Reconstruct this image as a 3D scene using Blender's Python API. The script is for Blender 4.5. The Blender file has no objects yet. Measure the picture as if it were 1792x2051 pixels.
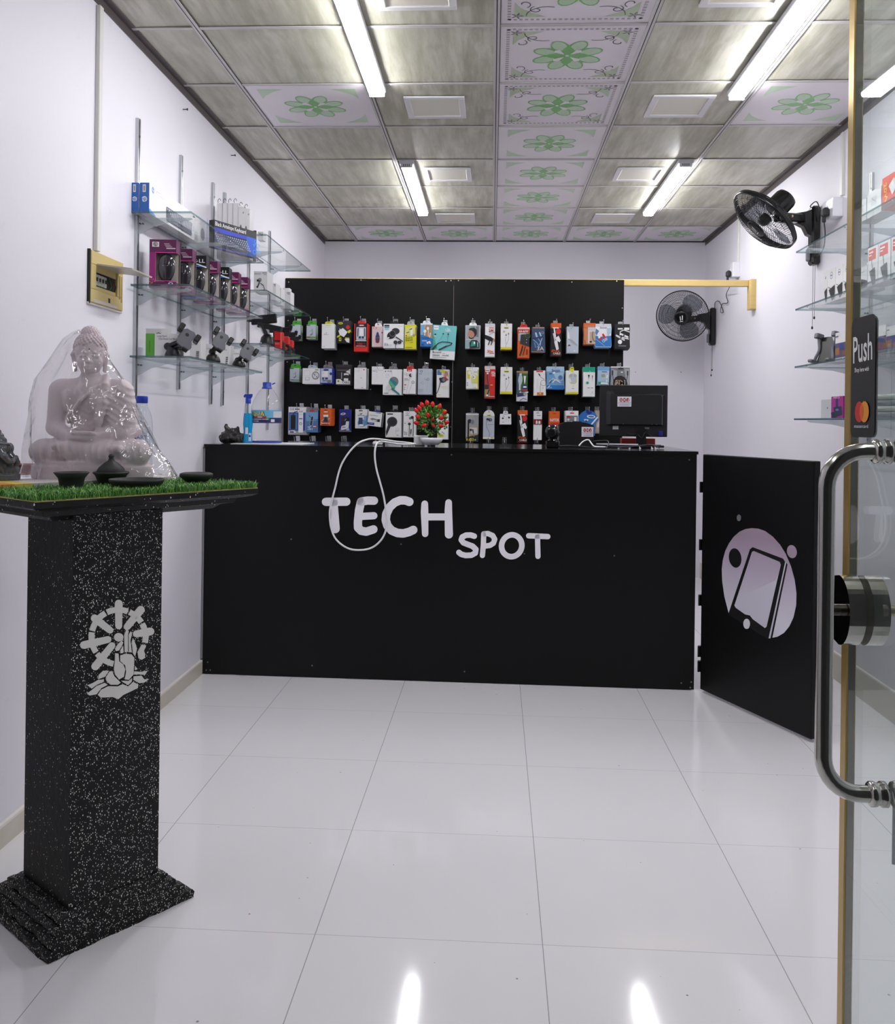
import bpy, math, random
import numpy as np
from mathutils import Vector, Matrix

random.seed(7)
SC = bpy.context.scene
COL = SC.collection
PI = math.pi

# ------------------------------------------------------------------ camera
F_PX, YAW, PITCH, ROLL, CY_PX = 1769.77, 0.0503947, 0.000524, 0.013008, 842.19
EYE = Vector((0.0, 0.0, 1.25))
_r = Vector((math.cos(YAW), math.sin(YAW), 0))
FWD = Vector((-math.sin(YAW) * math.cos(PITCH), math.cos(YAW) * math.cos(PITCH), math.sin(PITCH)))
_u = _r.cross(FWD)
RIGHT = _r * math.cos(ROLL) + _u * math.sin(ROLL)
UP = -_r * math.sin(ROLL) + _u * math.cos(ROLL)
cam_d = bpy.data.cameras.new('camera')
cam = bpy.data.objects.new('camera', cam_d)
COL.objects.link(cam)
cam_d.sensor_fit = 'HORIZONTAL'
cam_d.sensor_width = 36.0
cam_d.lens = 36.0 * F_PX / 1792.0
cam_d.shift_y = (CY_PX - 1025.5) / 1792.0
cam_d.clip_start = 0.02
M = Matrix.Identity(4)
for i in range(3):
    M[i][0] = RIGHT[i]; M[i][1] = UP[i]; M[i][2] = -FWD[i]; M[i][3] = EYE[i]
cam.matrix_world = M
SC.camera = cam

# ------------------------------------------------------------------ light and exposure
TUBE_STRENGTH = 55.0
FILL_TUBE_STRENGTH = 27.0  # added fill battens, out of view above the entrance
WORLD_STRENGTH = 1.0
WORLD_COLOR = (0.02, 0.02, 0.021)
SC.view_settings.view_transform = 'Standard'
SC.view_settings.look = 'None'
SC.view_settings.gamma = 1.0
SC.view_settings.use_curve_mapping = False
SC.view_settings.exposure = 0.0
w = bpy.data.worlds.new('world'); SC.world = w; w.use_nodes = True
w.node_tree.nodes['Background'].inputs[0].default_value = (*WORLD_COLOR, 1)
w.node_tree.nodes['Background'].inputs[1].default_value = WORLD_STRENGTH
try:
    SC.cycles.transparent_max_bounces = 24
    SC.cycles.max_bounces = 10
    SC.cycles.diffuse_bounces = 6
except Exception:
    pass

# ------------------------------------------------------------------ measuring the photograph
def ray(x, y):
    return FWD + RIGHT * ((x - 896) / F_PX) - UP * ((y - CY_PX) / F_PX)
def onX(x, y, X):
    d = ray(x, y); return EYE + d * (X / d.x)
def onY(x, y, Y):
    d = ray(x, y); return EYE + d * (Y / d.y)
def onZ(x, y, Z):
    d = ray(x, y); return EYE + d * ((Z - EYE.z) / d.z)
def onP(x, y, P0, n):
    d = ray(x, y); return EYE + d * ((Vector(P0) - EYE).dot(n) / d.dot(n))

# ------------------------------------------------------------------ materials
def lin(c):
    o = []
    for v in c[:3]:
        v = v / 255.0
        o.append(v / 12.92 if v <= 0.04045 else ((v + 0.055) / 1.055) ** 2.4)
    return (*o, 1.0)
_mats = {}
def col(r, g=None, b=None, rough=0.5, metal=0.0, spec=0.5, coat=0.0):
    """plain procedural material in one paint colour"""
    c = (r, g, b)
    key = (c, rough, metal, spec, coat)
    if key in _mats: return _mats[key]
    m = bpy.data.materials.new('paint_%d_%d_%d' % c); m.use_nodes = True
    p = m.node_tree.nodes['Principled BSDF']
    p.inputs['Base Color'].default_value = lin(c)
    p.inputs['Roughness'].default_value = rough
    p.inputs['Metallic'].default_value = metal
    p.inputs['Specular IOR Level'].default_value = spec
    if coat: p.inputs['Coat Weight'].default_value = coat; p.inputs['Coat Roughness'].default_value = 0.05
    _mats[key] = m
    return m
class NT:
    """small helper to write node trees"""
    def __init__(s, name):
        s.m = bpy.data.materials.new(name); s.m.use_nodes = True
        s.t = s.m.node_tree; s.p = s.t.nodes['Principled BSDF']; s.out = s.t.nodes['Material Output']
    def n(s, typ, **kw):
        o = s.t.nodes.new(typ)
        for k, v in kw.items(): setattr(o, k, v)
        return o
    def l(s, a, b): s.t.links.new(a, b)
    def math(s, op, a, b=None, c=None):
        o = s.n('ShaderNodeMath', operation=op)
        for i, v in enumerate((a, b, c)):
            if v is None: continue
            if isinstance(v, (int, float)): o.inputs[i].default_value = v
            else: s.l(v, o.inputs[i])
        return o.outputs[0]
    def mix(s, fac, a, b):
        o = s.n('ShaderNodeMix', data_type='RGBA')
        for sock, v in ((o.inputs['Factor'], fac), (o.inputs['A'], a), (o.inputs['B'], b)):
            if isinstance(v, (int, float)): sock.default_value = v
            elif isinstance(v, tuple): sock.default_value = v
            else: s.l(v, sock)
        return o.outputs['Result']
    def coords(s):
        return s.n('ShaderNodeTexCoord').outputs['Object']
    def noise(s, vec, scale, detail=3, rough=0.5):
        o = s.n('ShaderNodeTexNoise'); s.l(vec, o.inputs['Vector'])
        o.inputs['Scale'].default_value = scale; o.inputs['Detail'].default_value = detail
        o.inputs['Roughness'].default_value = rough
        return o.outputs['Fac']
    def mapping(s, vec, scale=(1, 1, 1), rot=(0, 0, 0), loc=(0, 0, 0)):
        o = s.n('ShaderNodeMapping'); s.l(vec, o.inputs['Vector'])
        o.inputs['Scale'].default_value = scale; o.inputs['Rotation'].default_value = rot; o.inputs['Location'].default_value = loc
        return o.outputs['Vector']
    def ramp(s, fac, stops):
        o = s.n('ShaderNodeValToRGB'); s.l(fac, o.inputs['Fac'])
        e = o.color_ramp.elements
        while len(e) < len(stops): e.new(0.5)
        for el, (p, c) in zip(e, stops): el.position = p; el.color = c if len(c) == 4 else (*c, 1)
        return o.outputs['Color']
    def bump(s, height, strength=0.3, dist=0.01):
        o = s.n('ShaderNodeBump'); s.l(height, o.inputs['Height'])
        o.inputs['Strength'].default_value = strength; o.inputs['Distance'].default_value = dist
        s.l(o.outputs['Normal'], s.p.inputs['Normal'])
def glass(name, tint, rough=0.02, ior=1.45, haze=0.0, hazecol=(0.8, 0.8, 0.8, 1), bumpn=None, fres=1.0):
    """thin clear sheet: what is behind shows through, tinted, with a mirror sheen"""
    k = NT(name); k.t.nodes.remove(k.p)
    tr = k.n('ShaderNodeBsdfTransparent'); tr.inputs[0].default_value = (*tint, 1)
    gl = k.n('ShaderNodeBsdfGlossy'); gl.inputs['Roughness'].default_value = rough
    lw = k.n('ShaderNodeLayerWeight')
    if bumpn:
        b = k.n('ShaderNodeBump'); k.l(k.noise(k.coords(), bumpn[0], 3), b.inputs['Height'])
        b.inputs['Strength'].default_value = bumpn[1]; b.inputs['Distance'].default_value = bumpn[2]
        k.l(b.outputs[0], gl.inputs['Normal']); k.l(b.outputs[0], lw.inputs['Normal'])
    f0 = ((ior - 1) / (ior + 1)) ** 2
    fr = k.math('ADD', k.math('MULTIPLY', k.math('POWER', lw.outputs['Facing'], 5.0), (1 - f0) * fres), f0)
    a = tr.outputs[0]
    if haze:
        di = k.n('ShaderNodeBsdfDiffuse'); di.inputs[0].default_value = hazecol
        mh = k.n('ShaderNodeMixShader'); mh.inputs[0].default_value = haze
        k.l(a, mh.inputs[1]); k.l(di.outputs[0], mh.inputs[2]); a = mh.outputs[0]
    mx = k.n('ShaderNodeMixShader'); k.l(fr, mx.inputs[0]); k.l(a, mx.inputs[1]); k.l(gl.outputs[0], mx.inputs[2])
    k.l(mx.outputs[0], k.out.inputs['Surface'])
    return k.m
def emit(name, c, s):
    k = NT(name)
    k.p.inputs['Base Color'].default_value = (0.8, 0.8, 0.8, 1)
    k.p.inputs['Emission Color'].default_value = (*c, 1); k.p.inputs['Emission Strength'].default_value = s
    return k.m

BLACK = col(9, 9, 10, rough=0.35, spec=.3)
BLACKP = col(10, 10, 11, rough=0.25)
WHITE = col(232, 231, 232, rough=0.45)
GREYM = col(190, 192, 196, rough=0.28, metal=1.0)
CHROME = col(205, 205, 205, rough=0.12, metal=1.0)
SHELF_GLASS = glass('shelf_glass', (0.965, 0.98, 0.976), 0.02, 1.33, fres=.55)
SHELF_EDGE = glass('shelf_glass_edge', (0.40, 0.52, 0.54), 0.1, 1.5, 0.35, (0.10, 0.16, 0.18, 1))
BRACKET = glass('bracket_acrylic', (0.84, 0.87, 0.88), 0.15, 1.45, 0.25, (0.66, 0.69, 0.71, 1), fres=.5)

# ------------------------------------------------------------------ mesh building
class MB:
    def __init__(s): s.v = []; s.f = []; s.m = []; s.s = []; s.mats = []
    def mi(s, m):
        if m not in s.mats: s.mats.append(m)
        return s.mats.index(m)
    def add(s, vs, fs, mat, smooth=False, M=None):
        o = len(s.v)
        if M is not None: vs = [M @ Vector(v) for v in vs]
        s.v.extend([tuple(v) for v in vs])
        if isinstance(mat, (list, tuple)): idx = [s.mi(x) for x in mat]
        else: idx = [s.mi(mat)] * len(fs)
        for f, k in zip(fs, idx):
            s.f.append([o + i for i in f]); s.m.append(k); s.s.append(smooth)
        return s
    def box(s, lo, hi, mat, ch=0.0, M=None):
        (x0, y0, z0), (x1, y1, z1) = lo, hi
        if ch <= 0:
            vs = [(x, y, z) for x in (x0, x1) for y in (y0, y1) for z in (z0, z1)]
            fs = [(0, 1, 3, 2), (4, 6, 7, 5), (0, 4, 5, 1), (2, 3, 7, 6), (0, 2, 6, 4), (1, 5, 7, 3)]
            return s.add(vs, fs, mat, False, M)
        vs = []; ix = {}
        for a, x in enumerate((x0, x1)):
            for b, y in enumerate((y0, y1)):
                for c, z in enumerate((z0, z1)):
                    sx, sy, sz = (1, -1)[a] * ch, (1, -1)[b] * ch, (1, -1)[c] * ch
                    ix[a, b, c] = len(vs)
                    vs += [(x, y + sy, z + sz), (x + sx, y, z + sz), (x + sx, y + sy, z)]
        g = lambda a, b, c, k: ix[a, b, c] + k
        fs = []
        fs += [[g(0,0,0,0), g(0,0,1,0), g(0,1,1,0), g(0,1,0,0)], [g(1,0,0,0), g(1,1,0,0), g(1,1,1,0), g(1,0,1,0)]]
        fs += [[g(0,0,0,1), g(1,0,0,1), g(1,0,1,1), g(0,0,1,1)], [g(0,1,0,1), g(0,1,1,1), g(1,1,1,1), g(1,1,0,1)]]
        fs += [[g(0,0,0,2), g(0,1,0,2), g(1,1,0,2), g(1,0,0,2)], [g(0,0,1,2), g(1,0,1,2), g(1,1,1,2), g(0,1,1,2)]]
        for a in (0, 1):
            for b in (0, 1):
                fs.append([g(a,b,0,0), g(a,b,1,0), g(a,b,1,1), g(a,b,0,1)])
                fs.append([g(0,a,b,1), g(1,a,b,1), g(1,a,b,2), g(0,a,b,2)])
                fs.append([g(a,0,b,0), g(a,1,b,0), g(a,1,b,2), g(a,0,b,2)])
                for c in (0, 1): fs.append([g(a,b,c,0), g(a,b,c,1), g(a,b,c,2)])
        return s.add(vs, fs, mat, False, M)
    def prism(s, poly, t, mat, O=(0, 0, 0), U=(1, 0, 0), V=(0, 0, 1), W=(0, -1, 0), side=None, back=True):
        """polygon in the U,V frame at O, front face pushed t along W"""
        O, U, V, W = Vector(O), Vector(U), Vector(V), Vector(W)
        n = len(poly)
        a = [O + U * p[0] + V * p[1] for p in poly]
        if t == 0: return s.add(a, [list(range(n))], mat)
        b = [p + W * t for p in a]
        fs = [list(range(n, 2 * n))]; ms = [mat]
        if back: fs.append(list(range(n))[::-1]); ms.append(side or mat)
        for i in range(n):
            j = (i + 1) % n
            fs.append([i, j, n + j, n + i]); ms.append(side or mat)
        return s.add(a + b, fs, ms)
    def poly3(s, pts, n, t, mat):
        """flat shape given as world points, thickened t along n"""
        n = Vector(n); a = [Vector(p) for p in pts]; b = [p + n * t for p in a]; k = len(a)
        fs = [list(range(k, 2 * k)), list(range(k))[::-1]] + [[i, (i + 1) % k, k + (i + 1) % k, k + i] for i in range(k)]
        return s.add(a + b, fs, mat)
    def tube(s, pts, r, mat, n=8, caps=True, closed=False, M=None):
        pts = [Vector(p) for p in pts]; N = len(pts)
        rr = r if isinstance(r, (list, tuple)) else [r] * N
        vs = []; t_prev = None; nrm = None
        for i, p in enumerate(pts):
            if closed: t = pts[(i + 1) % N] - pts[i - 1]
            else: t = pts[min(i + 1, N - 1)] - pts[max(i - 1, 0)]
            t = t.normalized() if t.length > 1e-9 else Vector((0, 0, 1))
            if nrm is None:
                a = Vector((0, 0, 1)) if abs(t.z) < 0.9 else Vector((1, 0, 0))
                nrm = (a - t * a.dot(t)).normalized()
            else:
                nrm = nrm - t * nrm.dot(t)
                nrm = nrm.normalized() if nrm.length > 1e-6 else t.orthogonal().normalized()
            b = t.cross(nrm)
            for k in range(n):
                a = 2 * PI * k / n
                vs.append(p + (nrm * math.cos(a) + b * math.sin(a)) * rr[i])
        fs = []
        for i in range(N if closed else N - 1):
            j = (i + 1) % N
            for k in range(n):
                k2 = (k + 1) % n
                fs.append([i * n + k, i * n + k2, j * n + k2, j * n + k])
        s.add(vs, fs, mat, True, M)
        if caps and not closed:
            s.add(vs[:n], [list(range(n))[::-1]], mat, False, M); s.add(vs[-n:], [list(range(n))], mat, False, M)
        return s
    def lathe(s, prof, mat, n=24, M=None, smooth=True):
        vs = []; fs = []; ms = []
        for r, z in prof:
            for k in range(n):
                a = 2 * PI * k / n; vs.append((r * math.cos(a), r * math.sin(a), z))
        mats = mat if isinstance(mat, list) else [mat] * (len(prof) - 1)
        for i in range(len(prof) - 1):
            for k in range(n):
                k2 = (k + 1) % n
                fs.append([i * n + k, i * n + k2, (i + 1) * n + k2, (i + 1) * n + k]); ms.append(mats[i])
        return s.add(vs, fs, ms, smooth, M)
    def ball(s, c, r, mat, nu=16, nv=10, M=None):
        rx, ry, rz = r if isinstance(r, (list, tuple)) else (r, r, r)
        vs = []; fs = []
        for i in range(nv + 1):
            th = PI * i / nv
            for k in range(nu):
                a = 2 * PI * k / nu
                vs.append((c[0] + rx * math.sin(th) * math.cos(a), c[1] + ry * math.sin(th) * math.sin(a), c[2] - rz * math.cos(th)))
        for i in range(nv):
            for k in range(nu):
                k2 = (k + 1) % nu
                fs.append([i * nu + k, i * nu + k2, (i + 1) * nu + k2, (i + 1) * nu + k])
        return s.add(vs, fs, mat, True, M)
    def disc(s, c, r0, r1, mat, n=24, M=None):
        vs = []
        for k in range(n):
            a = 2 * PI * k / n
            vs += [(c[0] + r0 * math.cos(a), c[1] + r0 * math.sin(a), c[2]), (c[0] + r1 * math.cos(a), c[1] + r1 * math.sin(a), c[2])]
        return s.add(vs, [[2 * k, 2 * k + 1, (2 * k + 3) % (2 * n), (2 * k + 2) % (2 * n)] for k in range(n)], mat, False, M)

def link(name, ob, parent=None):
    COL.objects.link(ob)
    if parent is not None: ob.parent = parent
    return ob
def build(name, mb, parent=None, world=True, loc=None):
    """ONE mesh object; points given in world space are carried into the parent's space"""
    me = bpy.data.meshes.new(name)
    vs = mb.v
    if loc is not None and parent is None:
        L = Vector(loc); vs = [tuple(Vector(v) - L) for v in vs]
    if parent is not None and world:
        I = wmat(parent).inverted(); vs = [tuple(I @ Vector(v)) for v in vs]
    me.from_pydata(vs, [], mb.f)
    for m in mb.mats: me.materials.append(m)
    me.polygons.foreach_set('material_index', mb.m)
    me.polygons.foreach_set('use_smooth', mb.s)
    me.update()
    o = bpy.data.objects.new(name, me)
    if loc is not None and parent is None: o.location = loc
    return link(name, o, parent)
def wmat(o):
    m = o.matrix_basis.copy()
    while o.parent is not None:
        o = o.parent; m = o.matrix_basis @ m
    return m
def tag(o, label, cat, group=None):
    o['label'] = label; o['category'] = cat
    if group: o['group'] = group
    return o
def thing(name, label, cat, loc=(0, 0, 0), rotz=0.0, group=None):
    o = bpy.data.objects.new(name, None); COL.objects.link(o)
    o.empty_display_size = 0.05
    o.location = loc; o.rotation_euler = (0, 0, rotz)
    return tag(o, label, cat, group)
def solo(name, mb, label, cat, group=None, loc=None):
    if loc is None:
        a = np.array(mb.v); loc = (float(a[:, 0].mean()), float(a[:, 1].mean()), float(a[:, 2].min()))
    return tag(build(name, mb, None, True, loc), label, cat, group)
def struct(name, mb, parent=None):
    o = build(name, mb, parent); o['kind'] = 'structure'; return o
def dup(o, delta, label=None, group=None, rot=None):
    c = o.copy(); COL.objects.link(c)
    c.location = Vector(o.location) + Vector(delta)
    if rot is not None: c.rotation_euler = rot
    if label: c['label'] = label
    if group: c['group'] = group
    for ch in list(o.children):
        k = ch.copy(); COL.objects.link(k); k.parent = c
        for g in list(ch.children):
            q = g.copy(); COL.objects.link(q); q.parent = k
    return c

# flat drawing helpers: outlines in 2-D
def capsule(a, b, w, w2=None, n=6):
    w2 = w if w2 is None else w2
    ax, ay = a; bx, by = b; d = math.atan2(by - ay, bx - ax); o = []
    for k in range(n + 1):
        t = d + PI / 2 + PI * k / n; o.append((ax + w / 2 * math.cos(t), ay + w / 2 * math.sin(t)))
    for k in range(n + 1):
        t = d - PI / 2 + PI * k / n; o.append((bx + w2 / 2 * math.cos(t), by + w2 / 2 * math.sin(t)))
    return o
def ribbon(pts, w, cap=True, n=6):
    """outline quads of a thick poly-line, round joints"""
    out = []
    ws = w if isinstance(w, (list, tuple)) else [w] * len(pts)
    for i in range(len(pts) - 1): out.append(capsule(pts[i], pts[i + 1], ws[i], ws[i + 1], n))
    return out
def band(pts, w):
    """one closed outline of a smooth poly-line stroke, round ends"""
    L, Rr = [], []
    N = len(pts); ws = w if isinstance(w, (list, tuple)) else [w] * N
    for i, p in enumerate(pts):
        a = pts[max(i - 1, 0)]; b = pts[min(i + 1, N - 1)]
        dx, dy = b[0] - a[0], b[1] - a[1]; l = math.hypot(dx, dy) or 1
        nx, ny = -dy / l, dx / l
        L.append((p[0] + nx * ws[i] / 2, p[1] + ny * ws[i] / 2)); Rr.append((p[0] - nx * ws[i] / 2, p[1] - ny * ws[i] / 2))
    return L, Rr
def smooth_pts(pts, sub=6, closed=False):
    """Catmull-Rom through the points"""
    P = [Vector(p) for p in pts]; n = len(P); out = []
    rng = range(n if closed else n - 1)
    for i in rng:
        p0 = P[(i - 1) % n] if closed or i > 0 else P[0]
        p1 = P[i]; p2 = P[(i + 1) % n]
        p3 = P[(i + 2) % n] if closed or i + 2 < n else P[-1]
        for k in range(sub):
            t = k / sub
            out.append(0.5 * ((2 * p1) + (p2 - p0) * t + (2 * p0 - 5 * p1 + 4 * p2 - p3) * t * t + (3 * p1 - p0 - 3 * p2 + p3) * t ** 3))
    if not closed: out.append(P[-1])
    return out
def ell(cx, cy, rx, ry, n=20, rot=0.0, a0=0.0, a1=2 * PI):
    o = []
    full = abs(a1 - a0 - 2 * PI) < 1e-6
    for k in range(n if full else n + 1):
        a = a0 + (a1 - a0) * k / n
        x, y = rx * math.cos(a), ry * math.sin(a)
        o.append((cx + x * math.cos(rot) - y * math.sin(rot), cy + x * math.sin(rot) + y * math.cos(rot)))
    return o
_txt = {}
def text2d(s, bold=0.0):
    """triangles of a word: points with cap height 1, origin at left of the baseline"""
    bold = min(bold, .012)
    key = (s, bold)
    if key in _txt: return _txt[key]
    c = bpy.data.curves.new('lettering', 'FONT'); c.body = s; c.size = 1.0; c.offset = bold; c.resolution_u = 2
    o = bpy.data.objects.new('lettering', c)
    me = o.to_mesh()
    vs = np.array([v.co[:2] for v in me.vertices]) if len(me.vertices) else np.zeros((0, 2))
    fs = [list(p.vertices) for p in me.polygons]
    o.to_mesh_clear(); bpy.data.objects.remove(o); bpy.data.curves.remove(c)
    if len(vs):
        vs[:, 0] -= vs[:, 0].min()
        vs = vs / 0.7
    _txt[key] = (vs, fs)
    return _txt[key]

class Art:
    """prints flat artwork on one face: (u, v) run 0..1 from the face's top left corner"""
    def __init__(s, mb, O, U, V, N):
        s.mb = mb; s.O = Vector(O); s.U = Vector(U); s.V = Vector(V); s.N = Vector(N).normalized(); s.k = 1
        s.w = s.U.length; s.h = s.V.length
    def P(s, u, v): return s.O + s.U * u + s.V * v + s.N * (0.00035 * s.k)
    def poly(s, pts, c):
        s.mb.add([s.P(*p) for p in pts], [list(range(len(pts)))], c); s.k += 1
    def rect(s, u0, v0, u1, v1, c): s.poly([(u0, v0), (u1, v0), (u1, v1), (u0, v1)], c)
    def oval(s, u, v, ru, rv, c, rot=0, n=14):
        s.poly([(u + x / s.w, v + y / s.h) for x, y in ell(0, 0, ru * s.w, rv * s.h, n, rot)], c)
    def dot(s, u, v, r, c): s.poly([(u + x / s.w, v + y / s.h) for x, y in ell(0, 0, r * s.w, r * s.w, 12)], c)
    def line(s, pts, w, c):
        q = [(p[0] * s.w, p[1] * s.h) for p in pts]
        for o in ribbon(q, w * s.w, n=3): s.mb.add([s.P(x / s.w, y / s.h) for x, y in o], [list(range(len(o)))], c)
        s.k += 1
    def ring(s, u, v, r, w, c, n=16):
        q = [(u + r * math.cos(2 * PI * k / n), v + r * s.w / s.h * math.sin(2 * PI * k / n)) for k in range(n + 1)]
        s.line(q, w, c)
    def text(s, t, u, v, hgt, c, width=None, rot=0.0, bold=0.0):
        """hgt in units of the face height; baseline left at (u, v)"""
        vs, fs = text2d(t, bold)
        if not len(vs): return
        sy = hgt * s.h; sx = sy
        if width: sx = width * s.w / vs[:, 0].max()
        pts = []
        for x, y in vs:
            a, b = x * sx, -y * sy
            a, b = a * math.cos(rot) - b * math.sin(rot), a * math.sin(rot) + b * math.cos(rot)
            pts.append(s.P(u + a / s.w, v + b / s.h))
        s.mb.add(pts, fs, c); s.k += 1

# ------------------------------------------------------------------ sculpting with distance fields
def surface_net(F, lo, h):
    s = F < 0
    nx, ny, nz = F.shape
    c = [(i, j, k) for i in (0, 1) for j in (0, 1) for k in (0, 1)]
    sl = lambda a, n: slice(a, n - 1 + a)
    corner = {q: F[sl(q[0], nx), sl(q[1], ny), sl(q[2], nz)] for q in c}
    sgn = {q: corner[q] < 0 for q in c}
    tot = sum(v.astype(np.int8) for v in sgn.values())
    act = (tot > 0) & (tot < 8)
    I, J, K = np.nonzero(act)
    acc = np.zeros((len(I), 3)); cnt = np.zeros(len(I))
    cv = {q: corner[q][act] for q in c}
    for a in c:
        for ax in range(3):
            if a[ax] == 0:
                b = list(a); b[ax] = 1; b = tuple(b)
                fa, fb = cv[a], cv[b]
                cr = (fa < 0) != (fb < 0)
                t = np.where(cr, fa / np.where(cr, fa - fb, 1), 0)
                p = np.zeros((len(I), 3)); p[:] = a; p[:, ax] += t
                acc[cr] += p[cr]; cnt[cr] += 1
    V = np.stack([I, J, K], 1) + acc / cnt[:, None]
    V = V * h + np.array(lo)
    idx = -np.ones(act.shape, int); idx[I, J, K] = np.arange(len(I))
    Q = []
    for ax in range(3):
        a = [slice(None)] * 3; b = [slice(None)] * 3
        a[ax] = slice(0, F.shape[ax] - 1); b[ax] = slice(1, F.shape[ax])
        s0, s1 = s[tuple(a)], s[tuple(b)]
        ch = s0 != s1
        E = np.argwhere(ch); e1, e2 = (ax + 1) % 3, (ax + 2) % 3
        ok = (E[:, e1] > 0) & (E[:, e2] > 0) & (E[:, e1] < F.shape[e1] - 1) & (E[:, e2] < F.shape[e2] - 1)
        E = E[ok]
        def cell(d1, d2):
            q = E.copy(); q[:, e1] += d1; q[:, e2] += d2
            return idx[q[:, 0], q[:, 1], q[:, 2]]
        quad = np.stack([cell(-1, -1), cell(0, -1), cell(0, 0), cell(-1, 0)], 1)
        inside = s0[E[:, 0], E[:, 1], E[:, 2]]
        quad[~inside] = quad[~inside][:, ::-1]
        Q.append(quad)
    return V, np.concatenate(Q)
class Field:
    def __init__(s, lo, hi, h):
        s.lo = np.array(lo, float); s.h = h
        ax = [np.arange(l, u + h, h) for l, u in zip(lo, hi)]
        s.X, s.Y, s.Z = np.meshgrid(*ax, indexing='ij')
        s.F = np.full(s.X.shape, 1e3)
    def _u(s, d, k):
        if k <= 0: s.F = np.minimum(s.F, d)
        else:
            h = np.clip(0.5 + 0.5 * (s.F - d) / k, 0, 1)
            s.F = s.F * (1 - h) + d * h - k * h * (1 - h)
        return s
    def _cut(s, d, k):
        h = np.clip(0.5 - 0.5 * (s.F + d) / k, 0, 1)
        s.F = s.F * (1 - h) - d * h + k * h * (1 - h)
        return s
    def dell(s, c, r, rot=None):
        x, y, z = s.X - c[0], s.Y - c[1], s.Z - c[2]
        if rot is not None:
            R = np.array(rot.to_3x3().inverted())
            x, y, z = (R[0, 0] * x + R[0, 1] * y + R[0, 2] * z, R[1, 0] * x + R[1, 1] * y + R[1, 2] * z, R[2, 0] * x + R[2, 1] * y + R[2, 2] * z)
        k0 = np.sqrt((x / r[0]) ** 2 + (y / r[1]) ** 2 + (z / r[2]) ** 2)
        k1 = np.sqrt((x / r[0] ** 2) ** 2 + (y / r[1] ** 2) ** 2 + (z / r[2] ** 2) ** 2)
        return k0 * (k0 - 1) / np.maximum(k1, 1e-9)
    def dcap(s, a, b, ra, rb):
        a, b = np.array(a, float), np.array(b, float); d = b - a
        t = np.clip(((s.X - a[0]) * d[0] + (s.Y - a[1]) * d[1] + (s.Z - a[2]) * d[2]) / max(d @ d, 1e-9), 0, 1)
        return np.sqrt((s.X - a[0] - t * d[0]) ** 2 + (s.Y - a[1] - t * d[1]) ** 2 + (s.Z - a[2] - t * d[2]) ** 2) - (ra + (rb - ra) * t)
    def ell(s, c, r, k=1.0, rot=None): return s._u(s.dell(c, r, rot), k)
    def cap(s, a, b, ra, rb=None, k=1.0): return s._u(s.dcap(a, b, ra, ra if rb is None else rb), k)
    def chain(s, pts, r, k=1.0):
        rr = r if isinstance(r, (list, tuple)) else [r] * len(pts)
        for i in range(len(pts) - 1): s.cap(pts[i], pts[i + 1], rr[i], rr[i + 1], k)
        return s
    def cutell(s, c, r, k=0.2, rot=None): return s._cut(s.dell(c, r, rot), k)
    def cutcap(s, a, b, ra, k=0.2): return s._cut(s.dcap(a, b, ra, ra), k)
    def mesh(s, mb, mat, Mx, scale=0.01):
        V, Q = surface_net(s.F, s.lo, s.h)
        V = V * scale
        R = np.array(Mx.to_3x3()); T = np.array(Mx.translation)
        V = V @ R.T + T
        mb.add([tuple(v) for v in V.tolist()], Q.tolist(), mat, True)
        return mb
# ================================================================== THE SETTING
XL, XR, YB, ZC, YF = -1.407, 1.7135, 7.277, 2.736, 0.35

def wall_mat():
    k = NT('painted_wall'); c = k.coords()
    n1 = k.noise(c, 1.3, 4); n2 = k.noise(c, 14, 5, 0.6)
    base = k.mix(n1, lin((229, 226, 234)), lin((236, 233, 241)))
    smudge = k.ramp(n2, [(0.66, (0, 0, 0)), (0.82, (1, 1, 1))])
    k.l(k.mix(k.math('MULTIPLY', smudge, 0.13), base, lin((150, 146, 146))), k.p.inputs['Base Color'])
    k.p.inputs['Roughness'].default_value = 0.5
    k.bump(k.noise(c, 160, 2), 0.08, 0.002)
    return k.m
WALL = wall_mat()

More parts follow.
